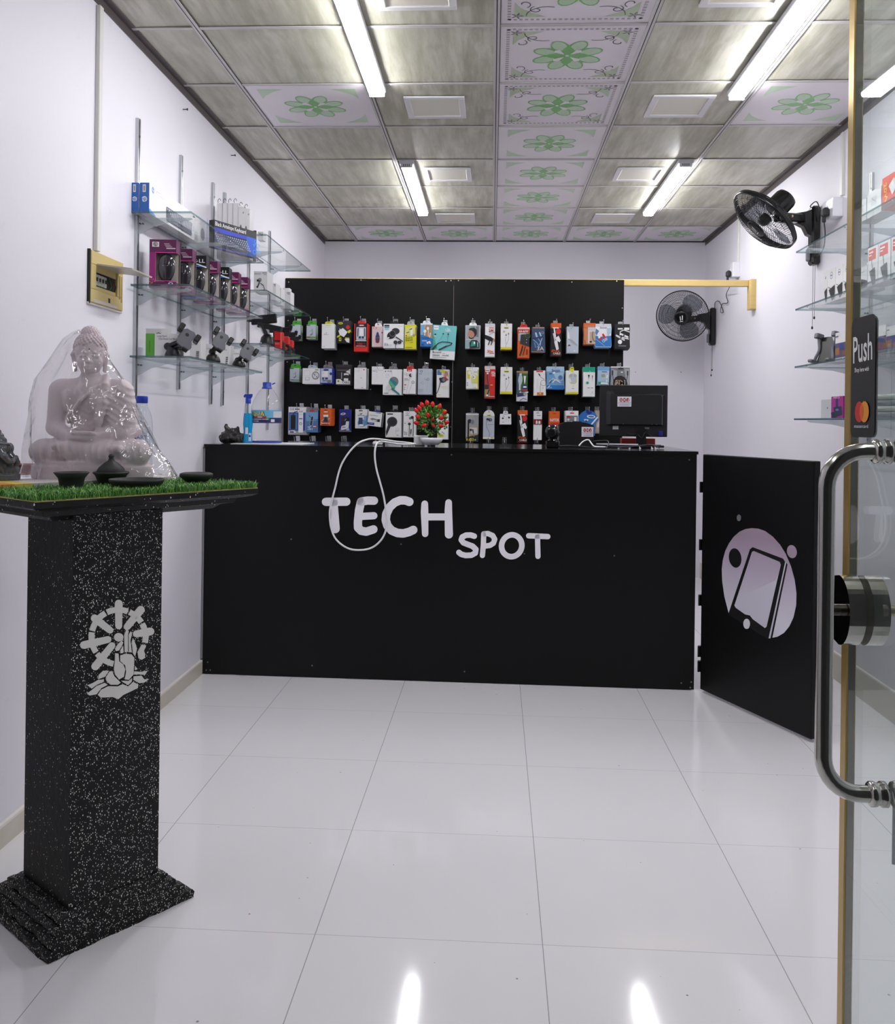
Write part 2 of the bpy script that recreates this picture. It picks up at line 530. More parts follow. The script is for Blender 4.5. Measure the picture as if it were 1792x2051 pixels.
def floor_mat():
    k = NT('glazed_floor_tiles'); c = k.coords()
    L, x0, y0, rot = 0.5495, 0.1398, 2.6733, -0.005389
    v = k.mapping(c, rot=(0, 0, -rot), loc=(0, 0, 0))
    sp = k.n('ShaderNodeSeparateXYZ'); k.l(v, sp.inputs[0])
    cr, sr = math.cos(-rot), math.sin(-rot)
    ox, oy = cr * x0 - sr * y0, sr * x0 + cr * y0
    def seam(s, o):
        t = k.math('FRACT', k.math('DIVIDE', k.math('ADD', s, 20 * L - o), L))
        d = k.math('ABSOLUTE', k.math('SUBTRACT', t, 0.5))
        return k.math('GREATER_THAN', d, 0.5 - 0.0021)
    s1, s2 = seam(sp.outputs[0], ox), seam(sp.outputs[1], oy)
    sm = k.math('MAXIMUM', s1, k.math('MULTIPLY', s2, 0.55))
    n = k.noise(c, 1.1, 3)
    base = k.mix(n, lin((234, 232, 235)), lin((240, 238, 241)))
    vo = k.n('ShaderNodeTexVoronoi'); k.l(c, vo.inputs['Vector']); vo.inputs['Scale'].default_value = 27
    sc = k.n('ShaderNodeSeparateColor'); k.l(vo.outputs['Color'], sc.inputs[0])
    rad = k.math('MULTIPLY', k.math('POWER', sc.outputs[0], 3.5), 0.085)
    patch = k.math('GREATER_THAN', k.noise(c, 2.2, 2), 0.42)
    spk = k.math('MULTIPLY', k.math('LESS_THAN', vo.outputs['Distance'], rad), patch)
    spk = k.math('MULTIPLY', spk, k.math('GREATER_THAN', sc.outputs[1], 0.45))
    base = k.mix(k.math('MULTIPLY', spk, 0.75), base, lin((105, 103, 102)))
    k.l(k.mix(k.math('MULTIPLY', sm, 0.62), base, lin((110, 108, 108))), k.p.inputs['Base Color'])
    k.l(k.math('ADD', k.math('MULTIPLY', k.noise(c, 3, 4), 0.06), 0.05), k.p.inputs['Roughness'])
    k.p.inputs['Specular IOR Level'].default_value = 0.5
    return k.m

def slab(name, lo, hi, mat):
    m = MB(); m.box(lo, hi, mat); return struct(name, m)
slab('floor', (XL - .12, YF, -.1), (XR + .12, YB + .12, 0), floor_mat())
slab('wall_left', (XL - .12, YF, 0), (XL, YB, ZC + .1), WALL)
slab('wall_right', (XR, YF, 0), (XR + .12, YB, ZC + .1), WALL)
slab('wall_back', (XL - .12, YB, 0), (XR + .12, YB + .12, ZC + .1), WALL)

# skirting
def skirt_mat():
    k = NT('cream_skirting'); c = k.coords()
    k.l(k.mix(k.noise(c, 9, 4), lin((214, 209, 198)), lin((196, 188, 172))), k.p.inputs['Base Color'])
    k.p.inputs['Roughness'].default_value = 0.4; return k.m
SKIRT = skirt_mat()
for nm, x0, x1, h in (('baseboard_left', XL, XL + .012, .068), ('baseboard_right', XR - .012, XR, .135)):
    m = MB(); m.box((x0, YF, 0), (x1, YB, h - .008), SKIRT)
    m.box((x0, YF, h - .008), (x1, YB, h), col(232, 228, 222, rough=.4))
    struct(nm, m)

# brown metal angle where ceiling meets the walls
ANGLE = col(88, 80, 80, rough=.4)
m = MB(); m.box((XL, YF, ZC - .034), (XL + .004, YB, ZC), ANGLE); m.box((XL, YF, ZC - .004), (XL + .03, YB, ZC), ANGLE); struct('trim_1', m)
m = MB(); m.box((XR - .004, YF, ZC - .034), (XR, YB, ZC), ANGLE); m.box((XR - .03, YF, ZC - .004), (XR, YB, ZC), ANGLE); struct('trim_2', m)
m = MB(); m.box((XL + .01, YB - .012, ZC - .008), (XR - .01, YB, ZC - .0005), col(22, 20, 20)); struct('trim_3', m)

# suspended ceiling: wood-grain boards, flowered boards in one row
def wood_mat():
    k = NT('ceiling_board_greyed_wood'); c = k.coords()
    v = k.mapping(c, scale=(14, 1.6, 1), rot=(0, 0, 0.12))
    n1 = k.noise(v, 1.6, 6, 0.65); n2 = k.noise(c, 2.4, 4); n3 = k.noise(k.mapping(c, scale=(5, 2.2, 1), rot=(0, 0, .1)), 2.1, 2)
    base = k.mix(k.ramp(n1, [(.36, (0, 0, 0)), (.64, (1, 1, 1))]), lin((164, 161, 142)), lin((212, 209, 196)))
    base = k.mix(k.ramp(n3, [(0.58, (0, 0, 0)), (0.74, (.5, .5, .5))]), base, lin((136, 133, 112)))
    base = k.mix(k.ramp(n2, [(0.35, (.5, .5, .5)), (0.62, (0, 0, 0))]), base, lin((168, 169, 150)))
    k.l(base, k.p.inputs['Base Color']); k.p.inputs['Roughness'].default_value = 0.35
    return k.m
def pale_mat():
    k = NT('ceiling_board_pale_lilac'); c = k.coords()
    k.l(k.mix(k.noise(c, 4, 4), lin((228, 220, 226)), lin((238, 232, 238))), k.p.inputs['Base Color'])
    k.p.inputs['Roughness'].default_value = 0.32; return k.m
def grad_green(name, a, b):
    k = NT(name); c = k.coords(); k.l(k.mix(k.noise(c, 9, 2), lin(a), lin(b)), k.p.inputs['Base Color']); k.p.inputs['Roughness'].default_value = .35; return k.m
WOODC, PALE = wood_mat(), pale_mat()
GRN1, GRN2, GRN3 = grad_green('leaf_green', (104, 174, 94), (150, 202, 140)), grad_green('pale_leaf', (176, 208, 170), (204, 220, 200)), grad_green('corner_green', (176, 198, 160), (200, 210, 186))
SCROLL = col(128, 122, 128, rough=.4); DASH = col(176, 168, 174, rough=.4)
XS = [XL, -1.143, -.572, -.001, .570, 1.141, XR]
YS = [YF, 1.0437 - .567, 1.0437, 1.611, 2.1783, 2.7456, 3.3129, 3.8801, 4.4474, 5.0147, 5.582, 6.1492, 6.7165, YB]
cm = MB()
rc = random.Random(3)
def flower(x0, x1, y0, y1, rich):
    cx, cy, s = (x0 + x1) / 2, (y0 + y1) / 2, (x1 - x0)
    z = ZC - .0006
    def put(pts, mt, k=0): cm.add([(cx + p[0] * s, cy + p[1] * s, z - .0002 * k) for p in pts], [list(range(len(pts)))], mt)
    for k in range(8):
        a = k * PI / 4 + PI / 8
        put(ell(math.cos(a) * .155, math.sin(a) * .155, .125, .07, 14, a), GRN1, k * .12)
        put(ell(math.cos(a) * .185, math.sin(a) * .185, .08, .052, 14, a), GRN2, 1.2 + k * .05)
    for k in range(4):
        a = k * PI / 2
        put(ell(math.cos(a) * .075, math.sin(a) * .075, .085, .045, 14, a), GRN1, 2 + k * .1)
        b = a + PI / 4
        put([(math.cos(b) * .03, math.sin(b) * .03), (math.cos(b - .25) * .12, math.sin(b - .25) * .12), (math.cos(b) * .14, math.sin(b) * .14), (math.cos(b + .25) * .12, math.sin(b + .25) * .12)], PALE, 3)
    put(ell(0, 0, .015, .015, 10), col(238, 238, 236), 4)
    for sx in (-1, 1):
        for sy in (-1, 1):
            put([(sx * .42, sy * .42), (sx * .2, sy * .42), (sx * .3, sy * .36), (sx * .38, sy * .28), (sx * .42, sy * .2)], GRN3 if rich else GRN2, 0)
            if rich:
                def arc(cx_, cy_, r0, r1, a0, a1):
                    return [(sx * (cx_ + (r0 + (r1 - r0) * t / 14) * math.cos(a0 + (a1 - a0) * t / 14)), sy * (cy_ + (r0 + (r1 - r0) * t / 14) * math.sin(a0 + (a1 - a0) * t / 14))) for t in range(15)]
                for q in (arc(.27, .31, .05, .012, -1.2, 4.6), arc(.36, .23, .012, .055, 0, -4.2), arc(.22, .42, .12, .16, -.2, -2.0)):
                    for o in ribbon(q, .008, n=2): put(o, SCROLL, 1)
                for t in range(5):
                    a = t * 2 * PI / 5
                    put(ell(sx * .4 + math.cos(a) * .025, sy * .4 + math.sin(a) * .025, .022, .007, 8, a), SCROLL, 1)
    if rich:
        for e in (-.455, .455):
            for t in range(24):
                q = -.45 + t * .9 / 23
                put([(q - .011, e - .012), (q + .011, e - .012), (q + .011, e + .012), (q - .011, e + .012)], DASH, 0)
                put([(e - .012, q - .011), (e + .012, q - .011), (e + .012, q + .011), (e - .012, q + .011)], DASH, 0)
for i in range(6):
    for j in range(13):
        x0, x1, y0, y1 = XS[i], XS[i + 1], YS[j], YS[j + 1]
        pale = i == 3 or (i == 1 and j == 7) or (j == 12 and i >= 1) or (i == 5 and j == 7)
        dz = [rc.uniform(0, .003) for _ in range(4)]
        if pale: dz = [0.0] * 4
        cm.add([(x0, y0, ZC + dz[0]), (x0, y1, ZC + dz[1]), (x1, y1, ZC + dz[2]), (x1, y0, ZC + dz[3])], [[0, 1, 2, 3]], PALE if pale else WOODC)
        if pale and 4 <= j: flower(x0 + .02, min(x1, x0 + .571) - .02, y0 + .02, min(y1, y0 + .567) - .02, i == 3 and j <= 7)
cm.box((XL - .12, YF, ZC + .06), (XR + .12, YB + .12, ZC + .1), WALL)
ceil = struct('ceiling', cm)
GRID = col(196, 192, 192, rough=.35); GAP = col(46, 42, 42)
gm = MB()
for x in XS[1:-1]:
    gm.box((x - .0115, YF, ZC - .006), (x - .002, YB, ZC - .0012), GRID); gm.box((x + .002, YF, ZC - .006), (x + .0115, YB, ZC - .0012), GRID)
    gm.box((x - .002, YF, ZC - .004), (x + .002, YB, ZC - .0012), GAP); gm.box((x + .0115, YF, ZC - .003), (x + .0145, YB, ZC - .0012), GAP)
for y in YS[1:-1]:
    for i in range(6):
        gm.box((XS[i] + .014, y - .009, ZC - .0045), (XS[i + 1] - .014, y + .009, ZC - .0012), GRID)
        gm.box((XS[i] + .014, y + .009, ZC - .003), (XS[i + 1] - .014, y + .0125, ZC - .0012), GAP)
struct('trim_4', gm)

# recessed square panel lights, switched off
FRAMEW = col(222, 220, 222, rough=.4); DIFF = col(226, 222, 208, rough=.35)
row_words = ['nearest the entrance', 'second from the entrance', 'third from the entrance', 'nearest the back wall']
for r_, y in enumerate((3.03, 4.165, 5.302, 6.44)):
    for side, xc in (('left', -.285), ('right', .85)):
        t = thing('panel_light', 'square unlit ceiling panel %s, %s of the flowered boards' % (row_words[r_], side), 'ceiling light', (xc, y, ZC), 0, 'square panel lights in the ceiling')
        m = MB()
        for a in ((-.14, -.14, .14, -.112), (-.14, .112, .14, .14), (-.14, -.112, -.112, .112), (.112, -.112, .14, .112)):
            m.box((a[0], a[1], -.011), (a[2], a[3], -.002), FRAMEW, .002)
        build('frame', m, t, False)
        m = MB(); m.box((-.113, -.113, -.0055), (.113, .113, -.002), DIFF); build('diffuser', m, t, False)

# four LED batten lights, plus two unseen dimmer ones added to brighten the foreground
LED = emit('led_diffuser', (0.97, 0.975, 1.0), TUBE_STRENGTH)
LED_FILL = emit('led_diffuser_added_fill', (0.97, 0.975, 1.0), FILL_TUBE_STRENGTH)
for wd, xc, y0, y1 in (('added,left entrance', -.531, .44, 1.64), ('added,right entrance', 1.065, .50, 1.70), ('left near', -.531, 2.722, 3.922), ('right near', 1.065, 2.787, 3.987), ('left far', -.505, 5.006, 6.206), ('right far', 1.064, 5.0, 6.2)):
    a, b = wd.split()
    t = thing('batten_light', 'lit white LED ceiling batten, the %s one %s of the flowered boards' % (b, a), 'light', (xc, (y0 + y1) / 2, ZC), 0, 'lit LED battens')
    hl = (y1 - y0) / 2
    m = MB(); m.box((-.041, -hl, -.027), (.041, hl, -.0045), col(206, 206, 212, rough=.35), .003); build('housing', m, t, False)
    m = MB()
    prof = [(-.033, -.027), (-.033, -.037), (-.026, -.046), (.026, -.046), (.033, -.037), (.033, -.027)]
    n = len(prof)
    vs = [(p[0], -hl + .012, p[1]) for p in prof] + [(p[0], hl - .012, p[1]) for p in prof]
    m.add(vs, [[i, (i + 1) % n, n + (i + 1) % n, n + i] for i in range(n)] + [list(range(n))[::-1], list(range(n, 2 * n))], LED_FILL if b == 'entrance' else LED)
    build('diffuser', m, t, False)
    for e in (-1, 1):
        m = MB(); m.box((-.035, min(e * hl, e * (hl - .012)), -.047), (.035, max(e * hl, e * (hl - .012)), -.0235), col(214, 214, 218, rough=.35), .003)
        for q in range(4): m.box((-.02 + q * .011, e * hl - .0008, -.042), (-.014 + q * .011, e * hl + .0008, -.028), col(120, 120, 124))
        build('end_cap', m, t, False)

# wall screws and cable trunking
def screw(x, y, lab):
    p = onX(x, y, XL); m = MB()
    m.tube([p - Vector((.004, 0, 0)), p + Vector((.022, 0, 0))], .0022, col(70, 66, 66, metal=.8), 6)
    m.tube([p + Vector((.019, 0, 0)), p + Vector((.023, 0, 0))], .0055, col(70, 66, 66, metal=.8), 8)
    solo('wall_screw', m, lab, 'screw', 'bare screws in the left wall', tuple(p))
for sx_, sy_, sl_ in ((1272, 745, 'left'), (1363, 745, 'right')):
    p_ = onY(sx_, sy_, YB); m = MB(); m.tube([p_ + Vector((0, .003, 0)), p_ + Vector((0, -.02, -.003))], .0028, col(120, 116, 114, metal=.6), 6)
    solo('wall_screw', m, '%s one of two bare screws in the back wall beside the display board' % sl_, 'screw', 'bare screws in the back wall', tuple(p_))
screw(366, 219, 'bare dark screw in the left wall, highest, right of the tall trunking')
screw(463, 311, 'bare dark screw in the left wall below the brown ceiling angle, further back')
screw(456, 506, 'bare dark screw in the left wall behind the upper glass shelf')
TRUNK = col(222, 220, 216, rough=.4)
def trunking(x, y0, y1, wdt, z0, z1, lab, nm='cable_trunking'):
    m = MB()
    if x < 0: m.box((XL, y0, z0), (XL + .016, y0 + wdt, z1), TRUNK, .002)
    else: m.box((XR - .014, y0, z0), (XR, y0 + wdt, z1), TRUNK, .002)
    solo(nm, m, lab, 'cable trunking')
trunking(-1, 3.035, 0, .028, 1.832, ZC - .04, 'white cable trunking running from the ceiling down to the yellowed fuse box')
trunking(1, 4.43, 0, .026, 2.385, ZC - .04, 'white trunking on the right wall above the near socket')
trunking(1, 6.265, 0, .03, 2.385, ZC - .04, 'white trunking on the right wall above the far socket by the timber frame')
# ================================================================== COUNTER
def laminate(name, c, r):
    k = NT(name); v = k.coords()
    k.p.inputs['Base Color'].default_value = lin(c)
    k.l(k.math('ADD', k.math('MULTIPLY', k.noise(v, 5, 3), 0.08), r), k.p.inputs['Roughness'])
    k.p.inputs['Specular IOR Level'].default_value = 0.26
    return k.m
LAM = laminate('black_laminate', (7, 7, 8), 0.36)
LAMTOP = laminate('dark_counter_top', (40, 40, 43), 0.07); LAMTOP.node_tree.nodes['Principled BSDF'].inputs['Specular IOR Level'].default_value = .6
CA, CB = Vector((-1.395, 4.246, 0)), Vector((.962, 4.202, 0))
CD = (CB - CA).normalized(); CN = Vector((CD.y, -CD.x, 0)).normalized()   # CN points at the entrance
CLEN = (CB - CA).length
counter = thing('shop_counter', 'long black shop counter with white lettering on its front', 'counter', CA, math.atan2(CD.y, CD.x))
m = MB(); m.box((0, 0, .004), (CLEN, .012, 1.108), LAM); build('front_panel', m, counter, False)
m = MB(); m.box((-.004, -.006, 1.108), (CLEN + .006, .86, 1.122), [LAM, LAM, LAM, LAM, LAM, LAMTOP]); build('counter_top', m, counter, False)
m = MB(); m.box((CLEN - .03, .014, 0), (CLEN - .012, .84, 1.108), LAM); build('side_panel', m, counter, False)
m = MB(); m.box((0.01, .5, 0), (CLEN - .03, .518, 1.108), LAM); build('back_panel', m, counter, False)
m = MB(); m.box((-.01, .001, .075), (-.0005, .011, 1.1), col(150, 150, 152, metal=.6, rough=.4)); build('edge_strip', m, counter, False)
for x, y in ((634, 903), (904, 911), (583, 1080), (803, 1090), (1230, 1113), (1050, 1109), (625, 1333), (930, 1345), (416, 1326), (413, 1342), (421, 1342), (1364, 1368), (1384, 1366), (1382, 1377), (1380, 921)):
    p = onP(x, y, CA, CN); m = MB()
    m.tube([p, p + CN * .0025], .0035, col(150, 150, 150, metal=.9, rough=.3), 8); build('screw', m, counter)
LET = col(246, 243, 250, rough=.45)
S5 = 520 / 1792
def letters(strokes, mat):
    m = MB()
    for pts, w_ in strokes:
        for kk, o in enumerate(ribbon(pts, w_, n=8)):
            P = [onP(600 + x * S5, 860 + y * S5, CA, CN) for x, y in o]
            m.poly3(P[::-1], CN, .0024 + .00007 * (kk + len(m.f) % 5), mat)
    build('letter', m, counter)
T1 = [([(182, 500), (322, 499)], 57), ([(240, 505), (246, 686)], [44, 62])]
E1 = [([(424, 498), (410, 560), (402, 640), (403, 678), (425, 700), (460, 706), (509, 690)], 57), ([(424, 498), (470, 491), (513, 492)], 57), ([(420, 601), (512, 596)], 49)]
C1 = [([(757, 500), (730, 490), (695, 489), (655, 505), (620, 538), (598, 585), (594, 625), (606, 665), (635, 698), (675, 715), (715, 718), (755, 708), (784, 694)], 58)]
H1 = [([(863, 514), (862, 570), (866, 721)], [46, 52, 44]), ([(1028, 505), (1026, 560), (1030, 725)], [46, 52, 56]), ([(866, 604), (1030, 604)], 48)]
S2 = [([(1205, 737), (1180, 729), (1148, 730), (1122, 743), (1115, 762), (1130, 782), (1160, 794), (1193, 806), (1216, 828), (1212, 853), (1185, 868), (1145, 870), (1115, 862), (1099, 849)], 38)]
P2 = [([(1270, 722), (1268, 790), (1261, 870)], 36), ([(1270, 721), (1300, 719), (1332, 733), (1346, 758), (1337, 785), (1312, 801), (1272, 806)], 36)]
O2 = [(ell(1463, 803, 70, 76, 26, .25) + [ell(1463, 803, 70, 76, 26, .25)[0]], 38)]
T2 = [([(1580, 734), (1712, 740)], 37), ([(1641, 742), (1644, 876)], 36)]
for st in (T1, E1, C1, H1, S2, P2, O2, T2): letters(st, LET)

# swing gate at the counter's end
GA, GB = Vector((.986, 4.187, 0)), Vector((1.270, 3.551, 0))
GD = (GB - GA).normalized(); GN = Vector((GD.y, -GD.x, 0)).normalized()
if GN.x > 0: GN = -GN
GL = (GB - GA).length
gate = thing('counter_gate', 'black swing gate standing ajar beside the counter, with a lilac phone logo', 'gate', GA, math.atan2(GD.y, GD.x))
m = MB(); m.box((0, 0, .012), (GL, .034, 1.11), laminate('gate_laminate', (9, 9, 10), .36), .003); build('gate_panel', m, gate, False)
for z in (.09, .16, .40, .66, .93):
    m = MB(); m.box((-.024, .004, z), (0, .03, z + .05), BLACK); m.tube([(-.01, -.002, z), (-.01, -.002, z + .05)], .005, BLACK, 8); build('hinge', m, gate, False)
def logo_mat():
    k = NT('gate_logo_print'); sp = k.n('ShaderNodeSeparateXYZ'); k.l(k.coords(), sp.inputs[0])
    t = k.math('MULTIPLY', k.math('SUBTRACT', sp.outputs[2], .42), 2.3)
    k.l(k.ramp(t, [(.05, lin((226, 222, 234))), (.45, lin((196, 184, 204))), (.8, lin((166, 146, 164)))]), k.p.inputs['Base Color'])
    k.p.inputs['Roughness'].default_value = .4; return k.m
LOGO, LOGOL = logo_mat(), col(214, 210, 224, rough=.4)
S6 = 432 / 1429
def gp(pts): return [onP(1360 + x * S6, 880 + y * S6, GA, GN) for x, y in pts]
m = MB()
def gshape(pts, t, mt):
    P = gp(pts)
    a = (P[1] - P[0]).cross(P[2] - P[1]); m.poly3(P, GN, t, mt)
gshape([(328, 1150), (318, 1110), (300, 1040), (286, 940), (283, 860), (290, 800), (306, 740), (330, 690), (362, 645), (400, 612), (440, 594), (480, 588), (525, 592), (570, 608), (620, 645), (668, 698), (705, 758), (740, 840), (765, 930), (777, 1020), (775, 1100), (757, 1180), (730, 1238), (695, 1282), (650, 1308), (595, 1318)], .0012, LOGO)
gshape([(470, 728), (488, 714), (690, 790), (703, 812), (592, 1326), (326, 1160), (340, 1118)], .0017, col(15, 14, 17, rough=.4))
gshape([(485, 745), (497, 740), (668, 812), (675, 830), (581, 1240), (570, 1250), (490, 1192), (470, 1166), (440, 1160), (377, 1116), (368, 1100)], .0022, LOGOL)
gshape([(640, 935), (655, 905), (675, 830), (668, 812), (497, 740), (485, 745), (385, 1050)], .0025, LOGO)
gshape([(704, 812), (711, 818), (604, 1318), (594, 1318)], .0017, LOGOL)
gshape([(711, 816), (719, 828), (618, 1316), (606, 1318)], .0019, col(15, 14, 17, rough=.4))
gshape(ell(372, 786, 41, 65, 24, -.15), .0018, col(15, 14, 17, rough=.4))
gshape(ell(747, 744, 32, 44, 20, -.2), .0012, col(170, 150, 168, rough=.4))
gshape(ell(396, 520, 14, 22, 16), .0012, col(120, 115, 122, rough=.4))
gshape(ell(449, 1222, 22, 34, 18), .0024, col(232, 230, 236, rough=.4))
o = build('logo', m, gate); o['label'] = 'lilac phone logo sticker'

# ================================================================== DISPLAY WALL
BY = 5.9
bl, bs, br = onY(568, 700, BY).x, onY(907, 700, BY).x, onY(1248, 700, BY).x
bl = max(bl, XL + .003)
for nm, x0, x1, lab in (('left', bl, bs - .001, 'left half of the black display board behind the counter'), ('right', bs + .001, br, 'right half of the black display board behind the counter')):
    m = MB(); m.box((x0, BY, .98), (x1, BY + .012, 2.199), [LAM] * 6)
    m.box((x0 - .0006, BY + .0005, .98), (x0, BY + .0115, 2.199), col(120, 84, 56))
    t = solo('display_board', m, lab, 'display board', 'black boards on the display wall')
for x, y in ((578, 565), (723, 561), (893, 563), (903, 562), (918, 562), (1030, 563), (1145, 565), (1235, 563), (1246, 617), (577, 642), (575, 725), (905, 765), (742, 780), (902, 855)):
    p = onY(x, y, BY); m = MB(); m.tube([p, p + Vector((0, -.003, 0))], .004, col(190, 190, 190, metal=.9, rough=.3), 8)
    solo('board_screw', m, 'one of the small steel screws fixing the black display boards', 'screw', 'screws in the display boards', tuple(p))
def pine_mat():
    k = NT('pine_timber'); c = k.coords()
    v = k.mapping(c, scale=(1.2, 9, 22)); n = k.noise(v, 3, 4, .6)
    k.l(k.mix(n, lin((226, 200, 134)), lin((204, 172, 104))), k.p.inputs['Base Color']); k.p.inputs['Roughness'].default_value = .45; return k.m
PINE = pine_mat()
fr = thing('timber_frame', 'pine batten running behind the display boards to the right wall, with a short drop piece', 'timber frame', (0, BY + .03, 2.16))
m = MB(); m.box((XL, BY + .0135, 2.163), (XR - .037, BY + .05, 2.204), PINE, .002); build('beam', m, fr)
m = MB(); m.box((XR - .036, BY - .03, 2.008), (XR, BY + .05, 2.205), PINE, .002); build('drop_piece', m, fr)

# ================================================================== PEDESTAL
def speck(name, amount, scale=360):
    k = NT(name); c = k.coords()
    vo = k.n('ShaderNodeTexVoronoi'); k.l(k.mapping(c, scale=(1, 1, .62), rot=(.3, .2, .9)), vo.inputs['Vector']); vo.inputs['Scale'].default_value = scale
    sc = k.n('ShaderNodeSeparateColor'); k.l(vo.outputs['Color'], sc.inputs[0])
    dens = k.math('MULTIPLY', k.noise(c, 7, 3), amount)
    on = k.math('LESS_THAN', sc.outputs[1], dens)
    rad = k.math('ADD', k.math('MULTIPLY', sc.outputs[0], .30), .14)
    s = k.math('MULTIPLY', k.math('LESS_THAN', vo.outputs['Distance'], rad), on)
    k.l(k.mix(s, lin((13, 13, 14)), lin((236, 236, 230))), k.p.inputs['Base Color'])
    k.p.inputs['Roughness'].default_value = .5; k.p.inputs['Specular IOR Level'].default_value = .3
    k.bump(k.noise(c, 60, 4), .35, .004)
    return k.m
SPK, SPK0 = speck('black_paint_white_fleck', .92), speck('black_paint_few_flecks', .13)
SPK2 = speck('black_paint_fleck_on_plinth', .85)
TH = .913
e_, g_ = Vector((math.cos(TH), math.sin(TH), 0)), Vector((-math.sin(TH), math.cos(TH), 0))
def square(F, s, z): F = Vector((F[0], F[1], z)); return [F, F + e_ * s, F + e_ * s + g_ * s, F + g_ * s]
ped = thing('pedestal', 'black speckled square pedestal with a white wheel and hand emblem', 'pedestal', (-.986, 2.162, 0), TH)
rp = random.Random(5)
def loft(levels, mats, jitter=0.0, cap=True, seg=18):
    m = MB(); rings = []
    for F, s, z in levels:
        q = square(F, s, z); ring = []
        for i in range(4):
            a, b = q[i], q[(i + 1) % 4]
            for k in range(seg):
                p = a.lerp(b, k / seg)
                ring.append(p + Vector((rp.uniform(-1, 1), rp.uniform(-1, 1), rp.uniform(-1, 1))) * jitter)
        rings.append(ring)
    n = 4 * seg; vs = [p for r in rings for p in r]; fs = []; ms = []
    for i in range(len(rings) - 1):
        for k in range(n):
            fs.append([i * n + k, i * n + (k + 1) % n, (i + 1) * n + (k + 1) % n, (i + 1) * n + k]); ms.append(mats[0] if k < seg else mats[1])
    if cap: fs.append(list(range((len(rings) - 1) * n, len(rings) * n))); ms.append(mats[0])
    m.add(vs, fs, ms); return m
SF, SS = (-.965, 2.0), .231
BF, BS = (-.995, 1.964), .385
def lerp2(t): return ((BF[0] * (1 - t) + (SF[0] - .006) * t, BF[1] * (1 - t) + (SF[1] - .014) * t), BS * (1 - t) + (SS + .016) * t)
lv = []
for q, t0 in enumerate((0, .27, .54, .78)):
    for dz_, dt in ((0, .14 if q else 0), (.005, 0), (.016, 0), (.0215, .06), (.0255, .22)):
        F, s = lerp2(min(1, t0 + dt)); lv.append((F, s, q * .0262 + dz_))
for F, s, z in [(lerp2(1)[0], lerp2(1)[1], .108)]: lv.append((F, s, z))
build('plinth', loft(lv, (SPK2, SPK2), .0022), ped)
build('shaft', loft([(SF, SS, .100), (SF, SS, .3), (SF, SS, .7), (SF, SS, 1.02)], (SPK, SPK0), 0), ped)
# table slab of the pedestal: two stepped tiers
tf = Vector((-.985, 1.86, 0)); te = Vector((.592, .806, 0)); tg = Vector((-.806, .592, 0)); TW, TD = .608, .47
def trect(inset, z): return [tf + te * (a) + tg * (b) + Vector((0, 0, z)) for a, b in ((inset, inset), (TW - inset, inset), (TW - inset, TD - inset), (inset, TD - inset))]
m = MB()
lev = [trect(.085, 1.008), trect(.07, 1.02), trect(.045, 1.024), trect(.04, 1.036), trect(.012, 1.042), trect(0, 1.048), trect(0, 1.061)]
vs = [p for r in lev for p in r]; fs = [[0, 1, 2, 3][::-1]]
for i in range(len(lev) - 1):
    for k in range(4): fs.append([i * 4 + k, i * 4 + (k + 1) % 4, (i + 1) * 4 + (k + 1) % 4, (i + 1) * 4 + k])
fs.append([len(vs) - 4 + k for k in range(4)])
m.add(vs, fs, speck('black_tabletop_paint', .12, 250)); build('table_slab', m, ped)
# emblem painted through a stencil on the right-hand face
EN = Vector((e_.y, -e_.x, 0)); EP = Vector((SF[0], SF[1], 0)) + EN * .0006
S8 = 170 / 1585
STEN = col(232, 231, 226, rough=.6)
m = MB()
def st(pts, t=.0010):
    t += .00006 * (len(m.f) % 17)
    P = [onP(150 + x * S8, 1190 + y * S8, EP, EN) for x, y in pts]; m.poly3(P, EN, t, STEN)
cx, cy = 815, 800
for tx, ty, w0 in ((815, 175, 125), (1225, 290, 125), (1405, 695, 125), (375, 1350, 125), (165, 950, 125), (365, 450, 125)):
    dx, dy = tx - cx, ty - cy; l = math.hypot(dx, dy); r0 = 150 if tx != 1405 else 275
    if tx == 1225: r0 = 190
    st(capsule((cx + dx / l * (r0 + 55), cy + dy / l * (r0 + 55)), (tx, ty), w0, 145, 5))
st([(1165, 1080), (1240, 940), (1325, 955), (1280, 1060), (1305, 1120), (1295, 1190), (1240, 1225), (1180, 1195)])
for a0, a1 in ((-167, -119), (-115, -70), (-66, -33), (-29, 12), (146, 190), (101, 142)):
    pts = [(cx - 5 + 505 * math.cos(math.radians(a0 + (a1 - a0) * k / 12)), cy + 508 * math.sin(math.radians(a0 + (a1 - a0) * k / 12))) for k in range(13)]
    L_, R_ = band(pts, 108); st(L_ + R_[::-1])
st(ell(815, 805, 88, 80, 18))
